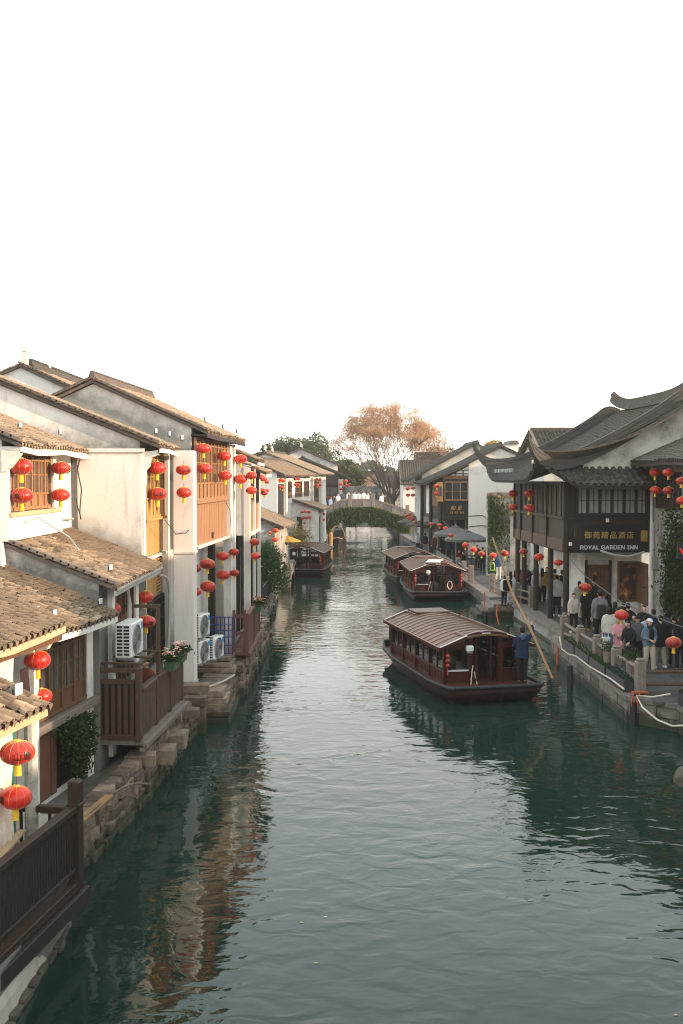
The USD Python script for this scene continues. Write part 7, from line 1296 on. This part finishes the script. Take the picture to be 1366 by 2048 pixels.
    for s in (0, 1):
        a = ank[s]; m = MB(L); m.man(H(S((a[0], a[1] + .02, a[2] - .03), (.042, .05, .045)), S((a[0], a[1] - .12, max(.032, a[2] - .055)), (.042, .05, .03)), S((a[0], a[1] + .03, a[2] - .06), (.038, .04, .022)))); m.build('shoe', fabric(shoes), t, smooth=50)
    return t
def stand(px, py, hpx, z=.745):
    p = gz(px, py, z); return p, hpx * p[1] / F_PX
BLK, NAVY, CRM, WHT, BEI, GRY, JEAN = (.014, .014, .016), (.016, .028, .062), (.47, .42, .36), (.58, .57, .56), (.40, .345, .28), (.14, .14, .145), (.10, .145, .22)
FQ = [  # px feet, py feet, px height, facing, label, top, legs, options
 (1298, 1345, 108, 10, 'person in white cap, denim jacket and black scarf walking by the nearest balustrade', (.10, .145, .19), BEI, dict(arm=('front', 'front'), cap=WHT, scarf=BLK, step=.10, wide=1.2, shoes=(.5, .5, .5))),
 (1262, 1340, 100, -55, 'person in black coat leaning on the balustrade, looking down', BLK, BLK, dict(arm=('rail', 'rail'), coat=.28, lean=.28)),
 (1237, 1330, 96, -30, 'person in pink coat holding something at the chest, behind the leaning man', (.50, .235, .27), BLK, dict(arm=('hold', 'front'), coat=.25, hair='bob')),
 (1218, 1316, 102, 165, 'person in cream sweater and blue jeans seen from behind with a tote', CRM, JEAN, dict(hair='bob', coat=-.02, shoes=(.4, .4, .4))),
 (1275, 1328, 96, -35, 'person in charcoal jacket with black cap behind the leaning man', (.07, .075, .08), BLK, dict(cap=BLK, arm=('hold', 'down'))),
 (1320, 1338, 108, 190, 'person in black coat and khaki trousers walking away behind the white cap', BLK, (.25, .21, .165), dict(step=.12, coat=.1, wide=1.2, shoes=(.5, .5, .5))),
 (1347, 1335, 106, 170, 'person in black with white backpack straps at the right edge', BLK, BLK, dict(hair='short')),
 (1199, 1290, 110, 170, 'person in black with grey sleeves and a big dark backpack', (.16, .16, .165), BLK, dict(cap=(.03, .03, .035), shoes=(.3, .24, .22))),
 (1172, 1262, 88, 185, 'person in black tee shirt and tan shoes walking away', BLK, BLK, dict(sleeve=False, shoes=(.36, .25, .13), hair='short')),
 (1183, 1259, 84, 180, 'long haired person in black beside the tan shoes', BLK, BLK, dict(hair='long', shoes=(.36, .27, .15))),
 (1255, 1306, 100, 175, 'person in black shirt seen from behind above the middle cable lantern', BLK, GRY, dict()),
 (1287, 1312, 102, -20, 'short haired person in black looking sideways over the crowd', BLK, GRY, dict(turn=.5)),
 (1291, 1318, 88, 170, 'person in pale blue shirt seen from behind at the inn wall', (.36, .42, .55), GRY, dict(hair='short')),
 (1268, 1318, 90, -40, 'person with dark hair and face half hidden behind the charcoal jacket', (.05, .05, .055), GRY, dict(hair='bob')),
 (1236, 1306, 92, 170, 'person in light hooded top just left of the black shirt', (.50, .54, .62), GRY, dict(hair='bob', hood=(.5, .54, .62))),
 (1147, 1266, 80, 5, 'person in cream jacket and black trousers with a shoulder strap, facing the camera', (.48, .42, .36), BLK, dict(hair='bun', arm=('down', 'down'), step=.08, shoes=(.5, .5, .5))),
 (1158, 1240, 78, 180, 'person in beige coat just behind the cream jacket', (.36, .31, .26), (.25, .22, .2), dict(coat=.2, hair='bob')),
 (1146, 1215, 78, -160, 'person in white top raising a phone beyond the corner post', (.50, .51, .52), (.3, .32, .36), dict(arm=('down', 'phone'), hair='bob')),
 (1113, 1233, 84, 178, 'person in black and white top and black trousers between the inn posts', (.42, .42, .42), BLK, dict(hair='short', step=.08, shoes=(.55, .55, .55))),
 (1109, 1216, 78, 175, 'person in brown mustard jacket partly hidden by an inn post', (.22, .13, .035), BLK, dict(hair='short')),
 (1084, 1204, 68, 180, 'long haired person in mustard yellow jacket under the inn', (.34, .20, .035), BLK, dict(hair='long', wide=1.3)),
 (1072, 1205, 66, 170, 'person in lavender top and black trousers beside the mustard jacket', (.40, .36, .46), BLK, dict(hair='short')),
 (1068, 1202, 64, 180, 'person in dark clothes half hidden behind an inn post', BLK, BLK, dict()),
 (1048, 1203, 68, 5, 'person in dark red jacket holding up a phone between the inn posts', (.17, .025, .028), (.22, .25, .33), dict(arm=('phone', 'hold'), hair='bob', wide=1.3)),
 (1052, 1200, 70, -10, 'bare faced person looking over the shoulder of the red jacket', (.05, .05, .05), (.2, .2, .22), dict(hair='short')),
 (1021, 1209, 66, 175, 'person in long white dress at the far balustrade', (.56, .55, .54), (.5, .5, .5), dict(coat=.45, hair='long')),
 (1008, 1212, 62, 140, 'person in white with a round black bag on the back at the far balustrade', (.5, .48, .45), BLK, dict(hair='bob', lean=.2)),
 (984, 1176, 54, 10, 'person in dark coat with neon yellow stripes by the landing', (.015, .04, .035), GRY, dict(hair='short', lean=.1)),
 (996, 1163, 62, 180, 'person in blue jacket and white trousers under the fifth lantern', (.03, .07, .16), (.5, .5, .5), dict(hair='short')),
 (965, 1146, 52, 180, 'person in black standing under the edge of the nearest parasol', BLK, BLK, dict()),
 (955, 1140, 50, 20, 'person in dark grey under the nearest parasol', (.05, .05, .055), BLK, dict(hair='bob')),
 (898, 1122, 46, 180, 'person in navy with white bag under the second parasol', (.04, .05, .09), BLK, dict(hair='short')),
 (886, 1120, 46, 10, 'person in black under the timber front, nearer the posts', BLK, BLK, dict()),
 (868, 1112, 42, 0, 'person in dark red between the dark posts of the timber front', (.12, .03, .03), BLK, dict(hair='bob')),
 (850, 1108, 42, 180, 'person in black between the far dark posts', BLK, GRY, dict()),
 (836, 1106, 40, 20, 'person in black and white by the pale parapet', (.4, .4, .4), BLK, dict(hair='bob'))]
FQ += [(1229, 1299, 96, 180, 'person in black between the cream sweater and the black shirt, farther back', BLK, BLK, dict(hair='long')),
 (1306, 1318, 100, 185, 'person in dark navy just behind the white cap', NAVY, BLK, dict()),
 (1334, 1322, 102, 175, 'person in charcoal between the khaki trousers and the white backpack', (.05, .05, .055), BLK, dict(hair='bob')),
 (1246, 1290, 90, 180, 'person in dark green jacket at the back of the crowd by the inn pillar', (.02, .03, .025), BLK, dict()),
 (1211, 1277, 88, 190, 'person in black walking just past the big backpack', BLK, GRY, dict(hair='long')),
 (1360, 1342, 110, 180, 'person in black cut off by the right edge', BLK, BLK, dict(hair='long')),
 (1186, 1240, 80, 10, 'person in dark brown facing the camera at the inn door', (.06, .04, .03), BLK, dict(hair='bob')),
 (1124, 1216, 76, 180, 'person in black beyond the corner post of the inn', BLK, BLK, dict()),
 (1094, 1200, 66, 0, 'person in dark grey at the back under the inn', (.06, .06, .065), BLK, dict(hair='bob')),
 (1036, 1190, 60, 180, 'person in black near the farthest inn post', BLK, BLK, dict())]
for k, (px, py, hp, fc, lab, top, legs, o) in enumerate(FQ):
    p, h_ = stand(px, py, hp); person(lab, p, fc, h_ * 1.0, top, legs, detail=p[1] < 50, **o)
for (px, py, lab, top, fc) in ((918, 1136, 'person in dark red seated at the cafe table near the landing', (.22, .02, .03), 30), (927, 1140, 'person in black seated at the cafe table near the landing', BLK, -120)):
    p = gz(px, py, .745); person(lab, p, fc, 1.62, top, BLK, sit=True, arm=('hold', 'hold'), detail=False)
    tt = thing('stool', 'dark round stool under the ' + lab.split(' seated')[0], 'stool', p); MB().lathe([(0, 1.16), (.19, 1.16), (.19, 1.12), (.03, 1.11), (.03, .8), (.17, .76), (0, .75)], (p[0], p[1] + .0, 0), 12).build('seat', M['wood_dark'], tt)
# boatman and his pole
QB = BF(*BOATS[0]); pb = (QB @ np.array([.98, .62, .437, 1]))[:3]
person('boatman in navy jacket and black trousers standing at the bow with raised arm', pb, 178, 1.74, NAVY, BLK, ('up', 'rail'), coat=.06, hood=(.06, .08, .16), group='people on the boat')
m = MB(); m.tube([at(985, 1075, 31.6), at(1024, 1185, 31.0), at(1063, 1262, 30.1), at(1105, 1357, 29.4)], [.028, .036, .04, .036], 8); one('boat_pole', m, M['bamboo'], 'long bamboo pole held by the boatman', 'pole')
# bags
def bag(name, label, c, size, col, cat='bag', straps=None):
    t = thing(name, label, cat, c, 0); b = MB(); x, y, z = c; a, d, h_ = size; b.cbox(x - a / 2, x + a / 2, y - d / 2, y + d / 2, z, z + h_, min(size) * .28); b.build('sack', fabric(col), t, smooth=50)
    if straps: m = MB(); m.tube([(x - a * .3, y, z + h_ - .02), (x - a * .25, y, z + h_ + straps), (x + a * .25, y, z + h_ + straps), (x + a * .3, y, z + h_ - .02)], .014, 5); m.build('handle', fabric(col), t)
    else: b = MB(); b.cbox(x - a * .36, x + a * .36, y - d / 2 - .05, y - d / 2 + .02, z + .04, z + h_ * .5, .02); b.build('pocket', fabric(col), t)
p, _ = stand(1199, 1290, 110); bag('backpack', 'big dark backpack on the person with grey sleeves', (p[0], p[1] - .24, p[2] + 1.0), (.34, .2, .5), (.03, .032, .036), 'backpack')
p, _ = stand(1347, 1335, 106); bag('backpack', 'white backpack on the person in black at the right edge', (p[0] + .02, p[1] - .2, p[2] + .88), (.28, .13, .36), (.5, .49, .47), 'backpack')
for s in (-1, 1): pass
p, _ = stand(1209, 1318, 100); bag('tote_bag', 'white tote bag hanging beside the blue jeans', (p[0], p[1] - .1, p[2] + .42), (.32, .09, .34), (.62, .61, .6), 'bag', .26)
p, _ = stand(1009, 1212, 62); bag('round_bag', 'round black bag on the back of the person in white at the far balustrade', (p[0] + .1, p[1] - .2, p[2] + .75), (.42, .2, .5), BLK)
p, _ = stand(984, 1176, 54); m = MB()
for dx in (-.12, .12): m.beam((p[0] + dx, p[1] - .17, p[2] + .95), (p[0] + dx * .8, p[1] - .12, p[2] + 1.4), .05, .012)
m.beam((p[0] - .16, p[1] - .17, p[2] + 1.0), (p[0] + .16, p[1] - .17, p[2] + 1.0), .012, .06); one('neon_stripes', m, fabric((.28, .5, .05)), 'neon yellow reflective harness on the person by the landing', 'harness')
# people on the bridge and at its left end
for k, (px, fz, top, fc, lab) in enumerate([(709, 3.6, (.70, .60, .62), 0, 'leftmost person on the bridge crown, in pale pink'), (717, 3.6, (.75, .73, .70), 160, 'person in white second from the left on the bridge crown'), (727, 3.6, (.78, .74, .68), 10, 'person in cream at the middle of the bridge crown'), (734, 3.6, (.78, .77, .74), 180, 'person in white just right of the cream one on the bridge crown'), (740, 3.58, (.10, .08, .07), 0, 'person in dark brown beside the right crown post of the bridge'), (754, 3.3, (.04, .04, .045), 170, 'person in black and grey just past the right crown post'), (763, 3.1, (.72, .70, .66), 20, 'person in white on the right slope of the bridge, higher one'), (770, 2.95, (.05, .04, .04), 0, 'long haired person in black on the right slope of the bridge'), (778, 2.8, (.03, .03, .03), 200, 'lowest person on the right slope of the bridge, in black and white'),
    (676, 2.9, (.70, .68, .66), 0, 'person in white at the top of the left bridge slope'), (684, 3.1, (.06, .07, .10), 10, 'person in dark blue before the white pillar at the bridge'), (697, 3.5, (.72, .70, .68), 0, 'person in white beside the left crown post'), (662, 2.2, (.40, .48, .62), 0, 'person in pale blue on the left bridge slope'), (656, 2.0, (.05, .05, .06), 180, 'person in black on the left bridge slope'), (649, 1.7, (.55, .40, .42), 0, 'person in pink low on the left bridge slope'), (668, 2.4, (.05, .05, .06), 0, 'person in black just behind the pale blue one on the left slope')]):
    Y = 110.3 + (k % 3) * .7; person(lab, (pxt(px, Y), Y, X(pxt(px, Y)) + .02), fc, 1.66, top, (.04, .04, .05) if k % 2 else (.12, .13, .17), detail=False, hair=('long', 'short', 'bob')[k % 3], group='people on the bridge')
# someone seated on the brown balcony
p = (B @ np.array([-.5, 2.25, 1.35, 1]))[:3]; person('person in rust coloured jacket sitting on the brown balcony behind the flower box', p, -25, 1.68, (.20, .055, .03), (.10, .11, .14), sit=True, arm=('hold', 'hold'), detail=False, group='people on the balcony')
tt = thing('stool', 'wooden stool on the brown balcony', 'stool', p); b = MB(); b.cbox(p[0] - .18, p[0] + .18, p[1] - .18, p[1] + .18, p[2] + .36, p[2] + .41, .01); b.build('seat', M['wood_grey'], tt)
for dx in (-.15, .15):
    for dy in (-.15, .15): MB().beam((p[0] + dx, p[1] + dy, p[2]), (p[0] + dx, p[1] + dy, p[2] + .36), .035, .035, up=(0, 1, 0)).build('leg', M['wood_grey'], tt)
# a few leaves afloat
for k, (px, py, c) in enumerate(((603, 1845, 'yellow green'), (651, 1834, 'pale'), (632, 1926, 'green'), (1352, 2030, 'tan'))):
    p = gz(px, py, .006); m = MB(); s = .018; m.add([p + (-2 * s, 0, 0), p + (-.3 * s, -.8 * s, .004), p + (2 * s, .2 * s, 0), p + (-.2 * s, .9 * s, .006)], [(0, 1, 2, 3)]); one('floating_leaf', m, fabric({'y': (.5, .4, .05), 'p': (.6, .6, .5), 'g': (.25, .4, .08), 'b': (.3, .5, .05), 'r': (.4, .12, .05), 't': (.45, .3, .15)}[c[0]]), f'{c} leaf afloat on the open water' + (' near the right edge' if px > 1000 else ' near the left edge' if px < 200 else ''), 'leaf')

# ---------------------------------------------------------------- the air: thin warm haze
HZ = mat('haze', {'v': ('principled_volume', {'color': (.95, .93, .90), 'density': 0.0004, 'anisotropy': .25})}, [], surface=None, volume='v.volume')
one('haze', MB().box(-1900, 1900, -75, 4100, -2.6, 19.0), HZ, None, None, kind='stuff')
